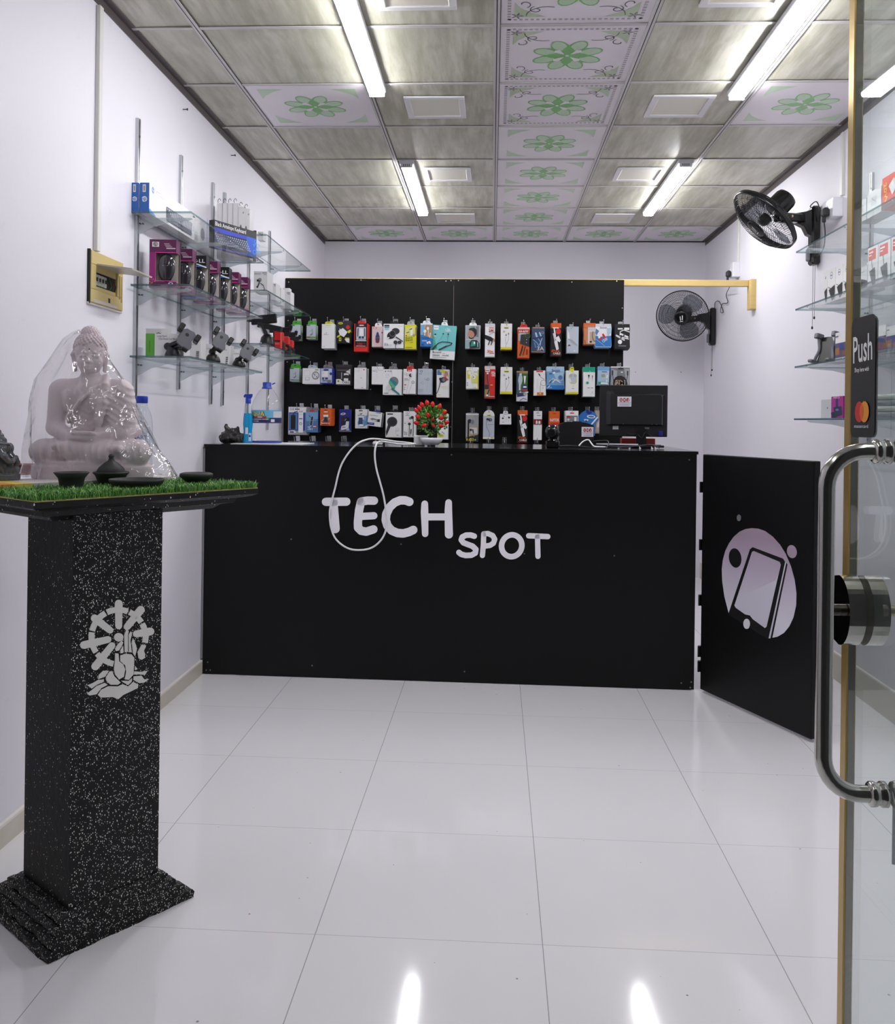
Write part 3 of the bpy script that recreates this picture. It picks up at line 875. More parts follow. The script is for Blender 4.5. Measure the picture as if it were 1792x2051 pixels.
for P in ([(925, 1085), (915, 760), (960, 650), (1000, 690), (985, 760), (985, 1075)],
          [(1005, 1080), (1000, 760), (1045, 690), (1060, 760), (1032, 860), (1060, 1090)],
          [(1078, 1100), (1055, 900), (1080, 820), (1140, 960), (1150, 1040), (1118, 1160)],
          [(848, 1108), (842, 1050), (898, 960), (905, 1088)],
          [(762, 1062), (745, 1020), (800, 930), (870, 870), (898, 900), (880, 950), (820, 1050)],
          [(745, 1100), (808, 1110), (818, 1250), (895, 1310), (932, 1400), (908, 1540), (820, 1590), (745, 1500), (722, 1400), (740, 1250)],
          [(842, 1150), (930, 1112), (1050, 1122), (1105, 1190), (1088, 1500), (1000, 1600), (925, 1588), (952, 1450), (935, 1330), (842, 1248)],
          [(645, 1440), (695, 1440), (730, 1530), (850, 1650), (800, 1690), (660, 1690), (585, 1620), (575, 1550)],
          [(520, 1430), (628, 1430), (555, 1540), (430, 1585), (440, 1510)],
          [(230, 1700), (330, 1660), (430, 1600), (538, 1592), (530, 1638), (400, 1695), (310, 1762)],
          [(220, 1860), (300, 1800), (400, 1715), (555, 1655), (605, 1690), (480, 1758), (398, 1868), (270, 1890)],
          [(425, 1880), (485, 1785), (620, 1718), (800, 1722), (890, 1680), (990, 1722), (1085, 1640), (1180, 1685), (1170, 1750), (1050, 1810), (900, 1880), (805, 1960), (700, 1920), (480, 1930)],
          [(860, 1615), (1000, 1620), (1065, 1568), (1055, 1635), (990, 1695), (905, 1650)],
          [(1105, 1440), (1230, 1450), (1350, 1430), (1300, 1508), (1200, 1495), (1095, 1500)],
          [(1092, 1535), (1240, 1522), (1290, 1590), (1380, 1585), (1290, 1650), (1200, 1660), (1088, 1600)],
          [(1118, 1345), (1160, 1390), (1125, 1418), (1112, 1408)]): st(P)
o = build('emblem', m, ped); o['label'] = 'white stencilled wheel, hand and lotus emblem'

# artificial grass mat on the pedestal
TZ = 1.0615
mat_m = MB()
G1, G2, G3, STRAW = col(84, 148, 52, rough=.4), col(146, 198, 98, rough=.4), col(50, 106, 40, rough=.4), col(196, 190, 118, rough=.7)
def tp(a, b, z=0): return tf + te * a + tg * b + Vector((0, 0, TZ + z))
q = [tp(.004, .004), tp(TW - .0, .004), tp(TW - .004, TD - .006), tp(.004, TD - .006)]
mat_m.add(q + [p + Vector((0, 0, .0035)) for p in q], [[3, 2, 1, 0], [4, 5, 6, 7]] + [[k, (k + 1) % 4, 4 + (k + 1) % 4, 4 + k] for k in range(4)], [STRAW, G3, STRAW, STRAW, STRAW, STRAW])
rg = random.Random(11)
for i in range(15000):
    a, b = rg.uniform(.0, TW), rg.uniform(.0, TD)
    if rg.random() < .35: b = rg.uniform(0, .1)
    p = tp(a, b, .003); an = rg.uniform(0, 2 * PI); h = rg.uniform(.009, .022) * (1.25 if b < .03 and rg.random() < .1 else 1); wd = rg.uniform(.0006, .0012)
    d = Vector((math.cos(an), math.sin(an), 0)); s_ = Vector((-d.y, d.x, 0)) * wd; ln = rg.uniform(.2, 1.0) * h
    k = p + Vector((0, 0, h * .6)) + d * ln * .35; tip = p + Vector((0, 0, h * rg.uniform(.7, 1.0))) + d * ln
    mat_m.add([p - s_, p + s_, k + s_ * .8, k - s_ * .8, tip], [[0, 1, 2, 3], [3, 2, 4]], (G1, G2, G1, G3)[rg.randrange(4)])
solo('grass_mat', mat_m, 'green artificial grass mat covering the top of the black pedestal', 'grass mat')

# folded cloth under the figures
m = MB()
YEL, CLOTH, ORG = col(216, 190, 96, rough=.8), col(206, 200, 198, rough=.8), col(206, 140, 70, rough=.8)
zc0, zc1 = TZ + .005, 1.082
def cloth_piece(a0, a1, b0, b1, mt):
    q = [tp(a, b) for a, b in ((a0, b0), (a1, b0), (a1, b1), (a0, b1))]
    lo = [Vector((p.x, p.y, zc0)) for p in q]; hi = [Vector((p.x, p.y, zc1)) for p in q]
    m.add(lo + hi, [[3, 2, 1, 0], [4, 5, 6, 7]] + [[k, (k + 1) % 4, 4 + (k + 1) % 4, 4 + k] for k in range(4)], mt)
for a0, a1, mt in ((.035, .09, ORG), (.09, .135, YEL), (.135, .33, CLOTH), (.33, .375, YEL), (.375, .55, CLOTH)): cloth_piece(a0, a1, .285, TD - .012, mt)
solo('folded_cloth', m, 'folded white cloth with yellow and orange stripes under the figures on the grass mat', 'cloth')

# ------------------------------------------------------------------ seated statue
def stone_mat():
    k = NT('pale_lilac_plaster'); c = k.coords()
    k.l(k.mix(k.noise(c, 12, 4), lin((206, 190, 196)), lin((222, 208, 213))), k.p.inputs['Base Color'])
    k.p.inputs['Roughness'].default_value = .5; return k.m
STONE = stone_mat()
sp0 = onY(186, 930, 2.38)
SPOS = Vector((sp0.x, 2.38, 1.082))
statue = thing('seated_statue', 'pale lilac statue of a cross-legged meditating figure under clear plastic', 'statue', SPOS, .05)
f = Field((-18, -12.5, -1), (18, 11, 30), .34)
# pedestal of the figure
d = np.maximum(np.sqrt((f.X / 1.62) ** 2 + f.Y ** 2 * 1.15) - 9.6, np.abs(f.Z - 1.5) - 1.5) - .3; f._u(d, 0)
d = np.maximum(np.sqrt((f.X / 1.5) ** 2 + f.Y ** 2 * 1.15) - 9.3, np.abs(f.Z - 3.6) - .5) - .5; f._u(d, .5)
# legs
f.cap((-4, 1.5, 7.2), (-12, -2.5, 7.0), 3.9, 3.2, 1.0).cap((5, 1.5, 7.2), (13, -2.5, 7.0), 3.9, 3.2, 1.0)
f.cap((13, -3, 7.0), (-3.5, -7.6, 7.6), 3.1, 2.3, 1.2).cap((-12, -3, 6.8), (5, -7.0, 6.4), 3.1, 2.4, 1.2)
f.ell((0, -2, 7), (9, 6, 4), 1.5)
f.ell((-4.8, -8.6, 8.6), (2.6, 1.5, 1.2), .6).ell((8.5, -7.0, 7.9), (2.4, 1.4, 1.1), .6)
# torso
f.ell((0, 1.2, 12.5), (6.4, 4.6, 5.5), 1.6).ell((-.6, .8, 20.2), (7.4, 4.5, 6.6), 2.0)
f.cap((-8.6, .8, 23.6), (6.6, .8, 23.6), 2.9, 2.9, 2.2).ell((-3.6, -2.6, 21.2), (3.4, 1.7, 2.8), 1.5).ell((2.8, -2.6, 21.2), (3.4, 1.7, 2.8), 1.5)
f.cap((-1.0, .6, 25), (-1.0, -.2, 29), 2.7, 2.2, 1.6)
# arms
f.cap((-9.6, .8, 23.2), (-10.6, 1.0, 13.4), 2.7, 2.3, .9).cap((-10.6, 1.0, 13.2), (-2.6, -6.4, 10.6), 2.3, 1.5, .8)
f.cap((7.4, .8, 23.2), (8.7, 1.0, 13.4), 2.9, 2.6, .9).cap((8.7, 1.0, 13.2), (2.2, -6.4, 10.6), 2.6, 1.6, .8)
f.ell((-.4, -7.0, 10.7), (3.6, 1.8, .9), .5).ell((.4, -7.2, 11.8), (3.3, 1.6, .7), .4)
for i in range(4): f.cap((-1.8 + i * .1, -8.4 + i * .35, 12.0), (2.4, -8.2 + i * .4, 12.2), .38, .32, .15)
f.cap((-2.6, -6.5, 12.2), (-1.0, -7.2, 13.2), .42, .34, .2)
f.ell((6.0, .4, 18.5), (4.2, 3.4, 7.0), 1.6).ell((7.2, -.6, 14.5), (3.2, 2.6, 4.2), 1.6)
# robe: thick fold from the left shoulder, edge across the chest, pleats
f.chain([(3.2, .5, 27), (4.0, -2.8, 24.5), (4.2, -4.0, 20), (3.2, -4.4, 15), (2.6, -4.2, 12.6)], [.9, 1.0, .95, .8, .6], .5)
f.chain([(2.4, .5, 27.2), (2.9, -3.2, 24.2), (3.0, -4.4, 20), (2.2, -4.6, 15.6)], [.5, .5, .45, .35], .3)
f.chain([(2.6, -3.6, 24.4), (-1.5, -4.8, 20.5), (-5.6, -3.2, 16.2), (-6.4, -.5, 14.6)], .42, .4)
drape = np.sin((f.Z * .82 + f.X * .55 - f.Y * .15) * 2.3) ** 6 * .24 * np.clip((f.X - 3.6) / 1.2, 0, 1) * np.clip((25.5 - f.Z) / 2, 0, 1) * np.clip((f.Z - 12.5) / 2, 0, 1)
f.F = f.F - drape
f.chain([(9.4, -1.8, 11.6), (11.4, .6, 12.6)], 1.5, .8)
fold = np.sin((f.X + .12 * f.Z) * 1.9) ** 8 * .34
leg = np.clip((9.6 - f.Z) / 1.5, 0, 1) * np.clip((f.Z - 4.4) / 1.0, 0, 1) * np.clip((-f.Y + 1) / 2, 0, 1)
f.F = f.F - fold * leg
low = np.sin((f.Z * 1.2 - np.abs(f.X) * .75) * 1.6) ** 6 * .16 * np.clip((19.5 - f.Z) / 3, 0, 1) * np.clip((f.Z - 11) / 2, 0, 1) * np.clip((-f.Y) / 2, 0, 1) * (np.abs(f.X) < 6)
f.F = f.F - low
body = MB()
Ms = Matrix.Translation(SPOS) @ Matrix.Rotation(.05, 4, 'Z')
f.mesh(body, STONE, Ms, .01025)
# the head, finer
hf = Field((-6, -6.6, -3), (6, 6, 13), .17)
hf.ell((0, .6, 6.3), (4.15, 4.7, 4.6), .5).ell((0, -.3, 3.4), (3.55, 3.9, 4.2), 1.2).ell((0, -1.6, 1.2), (2.1, 2.2, 1.7), 1.0)
hf.ell((0, -3.1, 2.0), (2.4, 1.2, 1.8), .9)
hf.cap((0, .6, -3), (0, .4, 1), 2.5, 2.3, .8)
hf.ell((0, .9, 10.6), (2.3, 2.4, 1.9), .8)
hf.cap((0, -4.25, 5.0), (0, -4.75, 2.95), .42, .52, .45).ell((-.5, -4.35, 2.75), (.42, .45, .35), .25).ell((.5, -4.35, 2.75), (.42, .45, .35), .25)
for sx in (-1, 1):
    hf.ell((sx * 1.55, -3.5, 4.35), (1.05, .62, .62), .25)
    hf.chain([(sx * .35, -4.15, 5.0), (sx * 1.4, -4.0, 5.45), (sx * 2.7, -3.0, 5.0)], .2, .35)
    hf.chain([(sx * 4.05, .4, 5.6), (sx * 4.35, .5, 4.6), (sx * 4.1, .2, 3.2), (sx * 3.9, .0, .4)], [.55, .75, .6, .62], .3)
    hf.ell((sx * 2.1, -2.9, 2.6), (1.3, 1.1, 1.3), .8)
hf.chain([(-1.15, -3.95, 1.55), (0, -4.4, 1.6), (1.15, -3.95, 1.55)], .3, .25).chain([(-.85, -3.95, 1.1), (0, -4.25, 1.0), (.85, -3.95, 1.1)], .34, .25)
for sx in (-1, 1): hf._cut(hf.dcap((sx * .75, -4.12, 4.1), (sx * 2.4, -3.5, 4.12), .11, .11), .1)
hf._cut(hf.dcap((-1.2, -4.3, 1.34), (1.2, -4.3, 1.34), .07, .07), .12)
ga = PI * (3 - math.sqrt(5))
for i in range(330):
    z = 1 - 2 * (i + .5) / 330; r = math.sqrt(1 - z * z); a = i * ga
    x, y = r * math.cos(a), r * math.sin(a)
    P = (4.2 * x, .6 + 4.75 * y, 6.3 + 4.65 * z)
    if P[2] < 3.2: continue
    if P[1] < -.9 and P[2] < 8.0 - .25 * abs(P[0]): continue
    hf.ell(P, (.43, .43, .43), .08)
for i in range(90):
    z = 1 - (i + .5) / 90 * 1.2; r = math.sqrt(max(0, 1 - z * z)); a = i * ga
    hf.ell((2.3 * r * math.cos(a), .9 + 2.4 * r * math.sin(a), 10.6 + 1.95 * z), (.4, .4, .4), .08)
hM = Ms @ Matrix.Translation((-.0108, -.001, .291)) @ Matrix.Rotation(.33, 4, 'Z') @ Matrix.Rotation(.07, 4, 'X')
hf.mesh(body, STONE, hM, .0098)
bo = build('figure', body, statue)
m = MB(); m.ball((0, -4.55 * .0098, 6.3 * .0098), .0016, col(30, 26, 26), 8, 6); m.v = [tuple(hM @ Vector(v)) for v in m.v]; build('forehead_mark', m, statue)

# clear bag over it
FILM = glass('clear_plastic_film', (.97, .965, .97), .05, 1.8, .10, (.9, .89, .91, 1), (13, .62, .035))
rows = [(664, 158, 172), (670, 147, 182), (682, 131, 198), (700, 120, 209), (725, 104, 221), (760, 77, 245), (800, 69, 264), (850, 66, 288), (900, 62, 314), (930, 64, 338), (950, 57, 350), (964, 52, 355)]
m = MB(); NB = 72; rb = random.Random(4)
ph = [rb.uniform(0, 6.28) for _ in range(12)]
vs = []; RS = []
for i, (y, a, b) in enumerate(rows):
    for s_ in ((0,) if i == len(rows) - 1 else (0, .34, .67)):
        if i < len(rows) - 1:
            y2, a2, b2 = rows[i + 1]; RS.append((y + (y2 - y) * s_, a + (a2 - a) * s_, b + (b2 - b) * s_))
        else: RS.append((y, a, b))
for i, (y, a, b) in enumerate(RS):
    pl, pr_ = onY(a, y, 2.38), onY(b, y, 2.38); c = (pl + pr_) / 2; rx = (pr_.x - pl.x) / 2
    t = i / (len(RS) - 1); ry = .018 + .112 * min(1, t * 1.5)
    z = max(c.z, 1.083)
    for k in range(NB):
        an = 2 * PI * k / NB
        wv = .035 * math.sin(5 * an + ph[0] + 3 * t) + .03 * math.sin(9 * an + ph[1] - 5 * t) + .022 * math.sin(16 * an + ph[2] + 9 * t) + .012 * math.sin(27 * an + ph[3] - 14 * t)
        wv *= .35 + t
        e = 1 + wv
        px, py = math.cos(an), math.sin(an)
        sq = 1.0 - .06 * abs(math.sin(2 * an)) * (1 - t)
        vs.append((c.x + rx * px * (e if abs(px) < .97 else 1), 2.38 + ry * py * e * sq, z + .004 * math.sin(7 * an + 8 * t)*(1 if i < len(RS)-1 else 0)))
n = len(RS); fs = []
for i in range(n - 1):
    for k in range(NB): fs.append([i * NB + k, (i + 1) * NB + k, (i + 1) * NB + (k + 1) % NB, i * NB + (k + 1) % NB])
fs.append(list(range(NB)))
m.add(vs, fs, FILM, True)
solo('plastic_bag', m, 'clear crinkled plastic bag draped over the lilac statue', 'plastic bag')

# ------------------------------------------------------------------ clay bowls and neighbours
def clay_mat():
    k = NT('black_clay'); c = k.coords()
    k.l(k.mix(k.noise(c, 40, 4), lin((26, 26, 27)), lin((44, 43, 43))), k.p.inputs['Base Color']); k.p.inputs['Roughness'].default_value = .6
    k.bump(k.noise(c, 90, 3), .2, .002); return k.m
CLAY = clay_mat()
GZ = TZ + .0055
def bowl(nm, x, Y, prof, lab, cat='bowl', mt=CLAY, extra=None, group='black clay bowls on the grass mat', y=970):
    p = onY(x, y, Y); t = None
    m = MB(); m.lathe(prof, mt, 32)
    M_ = Matrix.Translation((p.x, Y, GZ)); m.v = [tuple(M_ @ Vector(v)) for v in m.v]
    if extra is None: return solo(nm, m, lab, cat, group, (p.x, Y, GZ))
    t = thing(nm, lab, cat, (p.x, Y, GZ), 0, group)
    build('bowl', m, t)
    e = MB(); e.lathe(extra, mt, 32); e.v = [tuple(M_ @ Vector(v)) for v in e.v]; build('lid', e, t)
    return t
bowl('clay_bowl', 143, 2.13, [(0, 0), (.026, 0), (.0275, .012), (.031, .03), (.042, .044), (.0405, .045), (.028, .03), (.024, .012), (0, .008)], 'black clay pot flaring to a wide flat rim, in front of the lilac statue')
bowl('clay_bowl', 274, 2.17, [(0, 0), (.04, 0), (.055, .007), (.0655, .022), (.067, .028), (.064, .028), (.052, .012), (0, .007)], 'wide shallow black clay dish in the middle of the grass mat edge')
bowl('clay_bowl', 222, 2.262, [(0, 0), (.022, 0), (.031, .010), (.0395, .03), (.0455, .036), (.044, .039), (.0375, .034), (0, .03)], 'black clay bowl with a knobbed lid, behind the wide shallow dish', extra=[(.036, .036), (.0365, .04), (.03, .051), (.016, .063), (.0085, .068), (.0055, .074), (.0075, .079), (.005, .084), (0, .0855)])
bowl('clay_bowl', 393, 2.33, [(0, 0), (.018, 0), (.02, .008), (.034, .017), (.044, .027), (.043, .0335), (.036, .036), (.03, .033), (0, .024)], 'small thick-rimmed black clay bowl near the right corner of the grass mat')
# red dish behind
p = onY(46, 950, 2.44); m = MB(); RED = col(130, 40, 34, rough=.3)
m.lathe([(0, 0), (.022, 0), (.03, .012), (.04, .03), (.038, .0305), (.028, .014), (0, .008)], RED, 24)
m.v = [tuple(Vector(v) + Vector((p.x, 2.44, 1.082))) for v in m.v]; solo('red_dish', m, 'small dark red dish behind the glossy grey figurine', 'dish', None, (p.x, 2.44, 1.082))
# glossy grey figurine cut by the picture's left edge
GLOSS = col(92, 95, 102, rough=.12, coat=.6)
gp0 = onY(-2, 960, 2.23); GP = Vector((gp0.x, 2.23, 1.083))
f = Field((-7, -6, -1), (7, 6, 15), .2)
d = np.maximum(np.sqrt(f.X ** 2 + (f.Y * 1.2) ** 2) - 5.6, np.abs(f.Z - .8) - .7) - .15; f._u(d, 0)
f.ell((0, .3, 4.3), (3.7, 3.3, 3.6), .8).cap((1, -1, 2.6), (4.2, -2.2, 2.9), 1.6, 1.3, .7).cap((-1, -1, 2.6), (-4.2, -2.2, 2.9), 1.6, 1.3, .7)
f.ell((0, -.6, 9.2), (2.8, 2.6, 2.6), .7).ell((2.7, -.2, 9.2), (1.2, .6, 1.7), .4).ell((-2.7, -.2, 9.2), (1.2, .6, 1.7), .4)
f.chain([(.3, -2.8, 8.7), (1.2, -3.8, 7), (2.2, -3.9, 5.6), (3.3, -3.7, 5.4), (3.9, -3.5, 6.3)], [1.1, .95, .8, .7, .6], .4)
f.ell((0, -.2, 11.6), (2.0, 1.9, 1.2), .4).ell((0, -.2, 12.9), (1.2, 1.2, 1.0), .3).ell((0, -.2, 14), (.5, .5, .8), .2)
f.cap((3, 0, 7), (4.6, -1.2, 5), 1.1, .9, .5).cap((4.6, -1.2, 5), (4.2, -3, 6.6), .9, .75, .4).cap((-3, 0, 7), (-4.6, -1.2, 5), 1.1, .9, .5)
f.chain([(-2.5, -1.9, 10.4), (0, -2.9, 10.7), (2.5, -1.9, 10.4)], .38, .2)
f.F -= .07 * np.sin(f.X * 3.2 + f.Z) ** 6 * (f.Z < 4)
m = MB(); f.mesh(m, GLOSS, Matrix.Translation(GP) @ Matrix.Rotation(.55, 4, 'Z'), .0088)
solo('glossy_figurine', m, 'glossy dark grey figurine at the left end of the grass mat', 'figurine', None, tuple(GP))
# water bottle behind the statue
CLEAR = glass('bottle_plastic', (.93, .95, .97), .05, 1.45, .05, (.8, .85, .9, 1))
BLUECAP = col(28, 62, 178, rough=.35)
def bottle(nm, P, prof, capprof, label_z, R, lab, art):
    t = thing(nm, lab, 'bottle', P)
    m = MB(); m.lathe(prof, CLEAR, 32); build('bottle_body', m, t, False)
    m = MB(); m.lathe(capprof, BLUECAP, 24); o = build('cap', m, t, False); o['label'] = 'blue cap'
    m = MB(); art(m, R, label_z); o = build('label', m, t, False); o['label'] = 'printed wrap label'
    return t
def wrap_label(m, R, z0, z1, mt, a0=-PI, a1=0.0, n=20, off=0.0):
    vs = []
    for k in range(n + 1):
        a = a0 + (a1 - a0) * k / n
        vs += [((R + off) * math.cos(a), (R + off) * math.sin(a), z0), ((R + off) * math.cos(a), (R + off) * math.sin(a), z1)]
    m.add(vs, [[2 * k, 2 * k + 2, 2 * k + 3, 2 * k + 1] for k in range(n)], mt, True)
def wrap_text(m, s, R, a_mid, z, h, mt, off=.0012, wscale=1.0):
    vs, fs = text2d(s, .02)
    W_ = vs[:, 0].max() * h * wscale; o = []
    for x, y in vs:
        a = a_mid + (x * h * wscale - W_ / 2) / R
        o.append(((R + off) * math.cos(a), (R + off) * math.sin(a), z + y * h))
    m.add(o, fs, mt)
def lab1(m, R, z):
    wrap_label(m, R, z, z + .055, col(196, 208, 226, rough=.4), off=.0006)
    wrap_text(m, 'SMART', R, -PI / 2 + .1, z + .034, .011, col(40, 70, 160)); wrap_text(m, 'FAC', R, -PI / 2 + .2, z + .014, .013, col(40, 70, 160))
p = onY(283, 900, 2.5)
R_ = .031
bottle('water_bottle', (p.x, 2.5, TZ + .006), [(0, .004), (.024, 0), (R_, .01), (R_, .06), (R_ - .002, .064), (R_, .068), (R_, .15), (R_ - .001, .165), (.026, .19), (.017, .212), (.0135, .222), (.0135, .232), (0, .232)],
       [(.0155, .222), (.0165, .223), (.0165, .24), (.015, .243), (0, .243)], .085, R_, 'clear water bottle with a blue cap standing behind the lilac statue', lab1)

# ================================================================== GLASS ENTRANCE DOOR
DX = .593
door = thing('glass_door', 'frameless glass entrance door swung open at the right edge', 'door', (DX, 1.506, .012))
DGL = glass('door_glass', (.93, .965, .955), .005, 1.55, .04, (.72, .76, .74, 1))
DEDGE = glass('door_glass_edge', (.55, .68, .62), .1, 1.5, .8, (.50, .58, .54, 1))
m = MB(); m.box((DX, .56, .012), (DX + .012, 1.494, 2.25), [DGL, DGL, DEDGE, DEDGE, DEDGE, DEDGE]); build('pane', m, door)
m = MB(); m.box((DX - .002, 1.494, .012), (DX + .014, 1.518, 2.25), col(176, 146, 82, rough=.22, metal=.55), .002); o = build('edge_reflection', m, door); o['label'] = 'amber reflection along the polished glass edge'  # amber reflection in the polished glass edge, built as a coloured strip
STEEL = col(186, 184, 178, rough=.17, metal=1.0)
def pull(sgn):
    x0 = DX if sgn < 0 else DX + .012; xt = x0 + sgn * .0925; zt, zb, Y = 1.2125, .6985, 1.357; r = .055
    pts = [Vector((x0 + sgn * .002, Y, zt))]
    for k in range(9):
        a = PI / 2 * k / 8; pts.append(Vector((xt - sgn * r * (1 - math.sin(a)) * 1 + 0, Y, zt - r * (1 - math.cos(a)))) if False else Vector((xt - sgn * (r - r * math.sin(a)), Y, zt - (r - r * math.cos(a)))))
    for k in range(9):
        a = PI / 2 * k / 8; pts.append(Vector((xt - sgn * (r - r * math.cos(a)), Y, zb + r - r * math.sin(a))))
    pts.append(Vector((x0 + sgn * .002, Y, zb)))
    m = MB(); m.tube(pts, .0125, STEEL, 20); h = build('pull_handle', m, door)
    for z in (zt, zb):
        c = MB(); Mx = Matrix.Translation((x0, Y, z)) @ Matrix.Rotation(sgn * PI / 2, 4, 'Y')
        c.lathe([(0, 0), (.019, 0), (.019, .006), (.0165, .009), (.0165, .014), (.0185, .016), (.0185, .022), (.0155, .025), (.0126, .026)], STEEL, 24, Mx); build('collar', c, h)
pull(-1); pull(1)
for sgn in (-1, 1):
    x0 = DX if sgn < 0 else DX + .012; x1 = x0 + sgn * .026; zc = .951; R_ = .0565; Y0 = 1.489
    prof = [(Y0, zc - R_ * .93)] + [(Y0 - .018 - (R_ - .012) * math.cos(a), zc + R_ * math.sin(a)) for a in [-PI / 2 * .98 + PI * .98 * k / 20 for k in range(21)]] + [(Y0, zc + R_ * .93)]
    n = len(prof); m = MB()
    vs = [(x0, y, z) for y, z in prof] + [(x1, y, z) for y, z in prof]
    m.add(vs, [list(range(n)), list(range(n, 2 * n))[::-1]] + [[i, (i + 1) % n, n + (i + 1) % n, n + i] for i in range(n)], [STEEL, col(70, 72, 78, rough=.1, metal=1.0)] + [STEEL] * n)
    lk = build('lock_plate', m, door)
    m = MB(); m.tube([(x1, 1.470, zc), (x1 + sgn * .024, 1.470, zc)], .0095, col(170, 160, 140, rough=.3, metal=1.0), 16)
    m.tube([(x1 + sgn * .011, 1.470, zc), (x1 + sgn * .013, 1.470, zc)], .0102, col(60, 56, 50, metal=1.0, rough=.4), 16); build('key_cylinder', m, lk)
# push sticker on the pane
m = MB(); sy0, sy1, sz1, sz0 = 1.4935, 1.406, 1.4265, 1.2325
W_, H_ = sy0 - sy1, sz1 - sz0
def rr(w_, h_, r, n=5):
    o = []
    for cx_, cy_, a0 in ((w_ - r, r, -PI / 2), (w_ - r, h_ - r, 0), (r, h_ - r, PI / 2), (r, r, PI)):
        for k in range(n + 1): a = a0 + PI / 2 * k / n; o.append((cx_ + r * math.cos(a), cy_ + r * math.sin(a)))
    return o
m.prism(rr(W_, H_, .012), .0012, col(18, 19, 21, rough=.3), (DX, sy0, sz0), (0, -1, 0), (0, 0, 1), (-1, 0, 0))
m.prism(rr(W_ - .022, H_, .012), .0012, col(104, 108, 110, rough=.5), (DX + .0132, sy0, sz0), (0, -1, 0), (0, 0, 1), (-1, 0, 0))
A = Art(m, (DX - .0012, sy0, sz1), (0, -W_, 0), (0, 0, -H_), (-1, 0, 0))
SW = col(240, 240, 240, rough=.4)
A.text('Push', .09, .375, .22, SW, .8, -.03, .03); A.text('Shop here with', .17, .455, .036, SW, .6, 0, .01)
A.oval(.40, .79, .19, .088, col(206, 42, 38)); A.oval(.62, .79, .19, .088, col(232, 150, 44)); A.poly([(.51, .72), (.57, .75), (.585, .79), (.57, .83), (.51, .86), (.45, .83), (.435, .79), (.45, .75)], col(226, 96, 40))
A.text('mastercard', .22, .922, .028, SW, .58)
o = build('push_sticker', m, door); o['label'] = 'black push sticker'
door.rotation_euler.z = .0187
# cable loop hung on the rear handle
m = MB(); pts = [onY(x, y, 1.37) for x, y in ((1752, 1618), (1742, 1600), (1740, 1575), (1755, 1563), (1772, 1570), (1778, 1590), (1781, 1640), (1785, 1690), (1779, 1724), (1765, 1728), (1750, 1705), (1741, 1665), (1738, 1630), (1745, 1604))]
pts = [Vector((max(p.x, DX + .022), p.y, p.z)) for p in pts]
m.tube(smooth_pts(pts, 5), .0026, col(96, 102, 110, rough=.4), 8); solo('cable_loop', m, 'thin grey cable loop hanging behind the glass door at the lower handle', 'cable')
# ================================================================== WALL SHELVES
def rail(side, y, z0, z1, lab):
    X, s = (XL, 1) if side == 'l' else (XR, -1)
    t = thing('upright_rail', lab, 'shelf rail', (X, y, z0), 0, 'steel shelf uprights on the %s wall' % ('left' if side == 'l' else 'right'))
    m = MB(); m.box((0 if s > 0 else -.012, -.011, 0), (.012 if s > 0 else 0, -.003, z1 - z0), GREYM); m.box((0 if s > 0 else -.012, .003, 0), (.012 if s > 0 else 0, .011, z1 - z0), GREYM)
    m.box((0 if s > 0 else -.004, -.003, 0), (.004 if s > 0 else 0, .003, z1 - z0), col(120, 122, 126, metal=.8, rough=.4)); build('channel', m, t, False)
    for z in (.07, (z1 - z0) * .5, z1 - z0 - .07):
        m = MB(); m.tube([(.004 * s, 0, z), (.0145 * s, 0, z)], .005, col(130, 130, 134, metal=1, rough=.3), 8); build('screw', m, t, False)
def shelf(side, y0, y1, z, depth, brk, lab, grp):
    X, s = (XL, 1) if side == 'l' else (XR, -1)
    t = thing('glass_shelf', lab, 'shelf', (X, (y0 + y1) / 2, z), 0, grp)
    m = MB(); h = (y1 - y0) / 2; a, b = (.014, .014 + depth) if s > 0 else (-.014 - depth, -.014)
    m.box((a, -h, -.008), (b, h, 0), [SHELF_EDGE, SHELF_EDGE, SHELF_EDGE, SHELF_EDGE, SHELF_GLASS, SHELF_GLASS]); build('glass_pane', m, t, False)
    for y in brk:
        yy = y - (y0 + y1) / 2; m = MB()
        pr = [(.012, -.009), (depth - .012, -.009), (depth - .004, -.013), (depth - .02, -.019), (depth * .6, -.026), (depth * .3, -.045), (.03, -.068), (.012, -.074)]
        m.prism(pr, .006, BRACKET, (0, yy + .003, 0), (s, 0, 0), (0, 0, 1), (0, -1, 0))
        m.ball((s * (depth + .001), yy, -.004), .0045, CHROME, 8, 6)
        for q in (0, 1): m.tube([(s * (.02 + q * .011), yy - .006, -.032 - q * .001), (s * (.02 + q * .011), yy + .006, -.032)], .003, col(60, 60, 64, metal=.8), 6)
        build('bracket', m, t, False)
LB1, LB2 = [3.40, 3.88, 4.335], [4.525, 4.99, 5.45]
words = ['nearest', 'second nearest', 'third nearest', 'fourth', 'fifth', 'furthest']
for i, (y, z0) in enumerate(zip(LB1 + LB2, (1.18, 1.376, 1.318, 1.316, 1.18, 1.18))):
    rail('l', y, z0, 2.42, 'slim steel shelf upright on the left wall, %s %s' % (words[i], 'to the fuse box' if i < 3 else 'counting from the fuse box'))
LZ1, LZ2 = (2.04, 1.761, 1.486), (2.215, 1.925, 1.645)
lvl = ['top', 'middle', 'bottom']
for k in range(3):
    shelf('l', 3.328, 4.405, LZ1[k], .232, LB1, '%s glass shelf, near bay of the left wall, %s' % (lvl[k], ('under the white keyboard boxes', 'under the row of boxed mice', 'under the grey phone mounts')[k]), 'glass shelves on the left wall')
    shelf('l', 4.57, 5.68, LZ2[k], .205, LB2, '%s glass shelf, far bay of the left wall, %s' % (lvl[k], ('almost empty', 'under the white bracket boxes', 'under the black and red phone holders')[k]), 'glass shelves on the left wall')
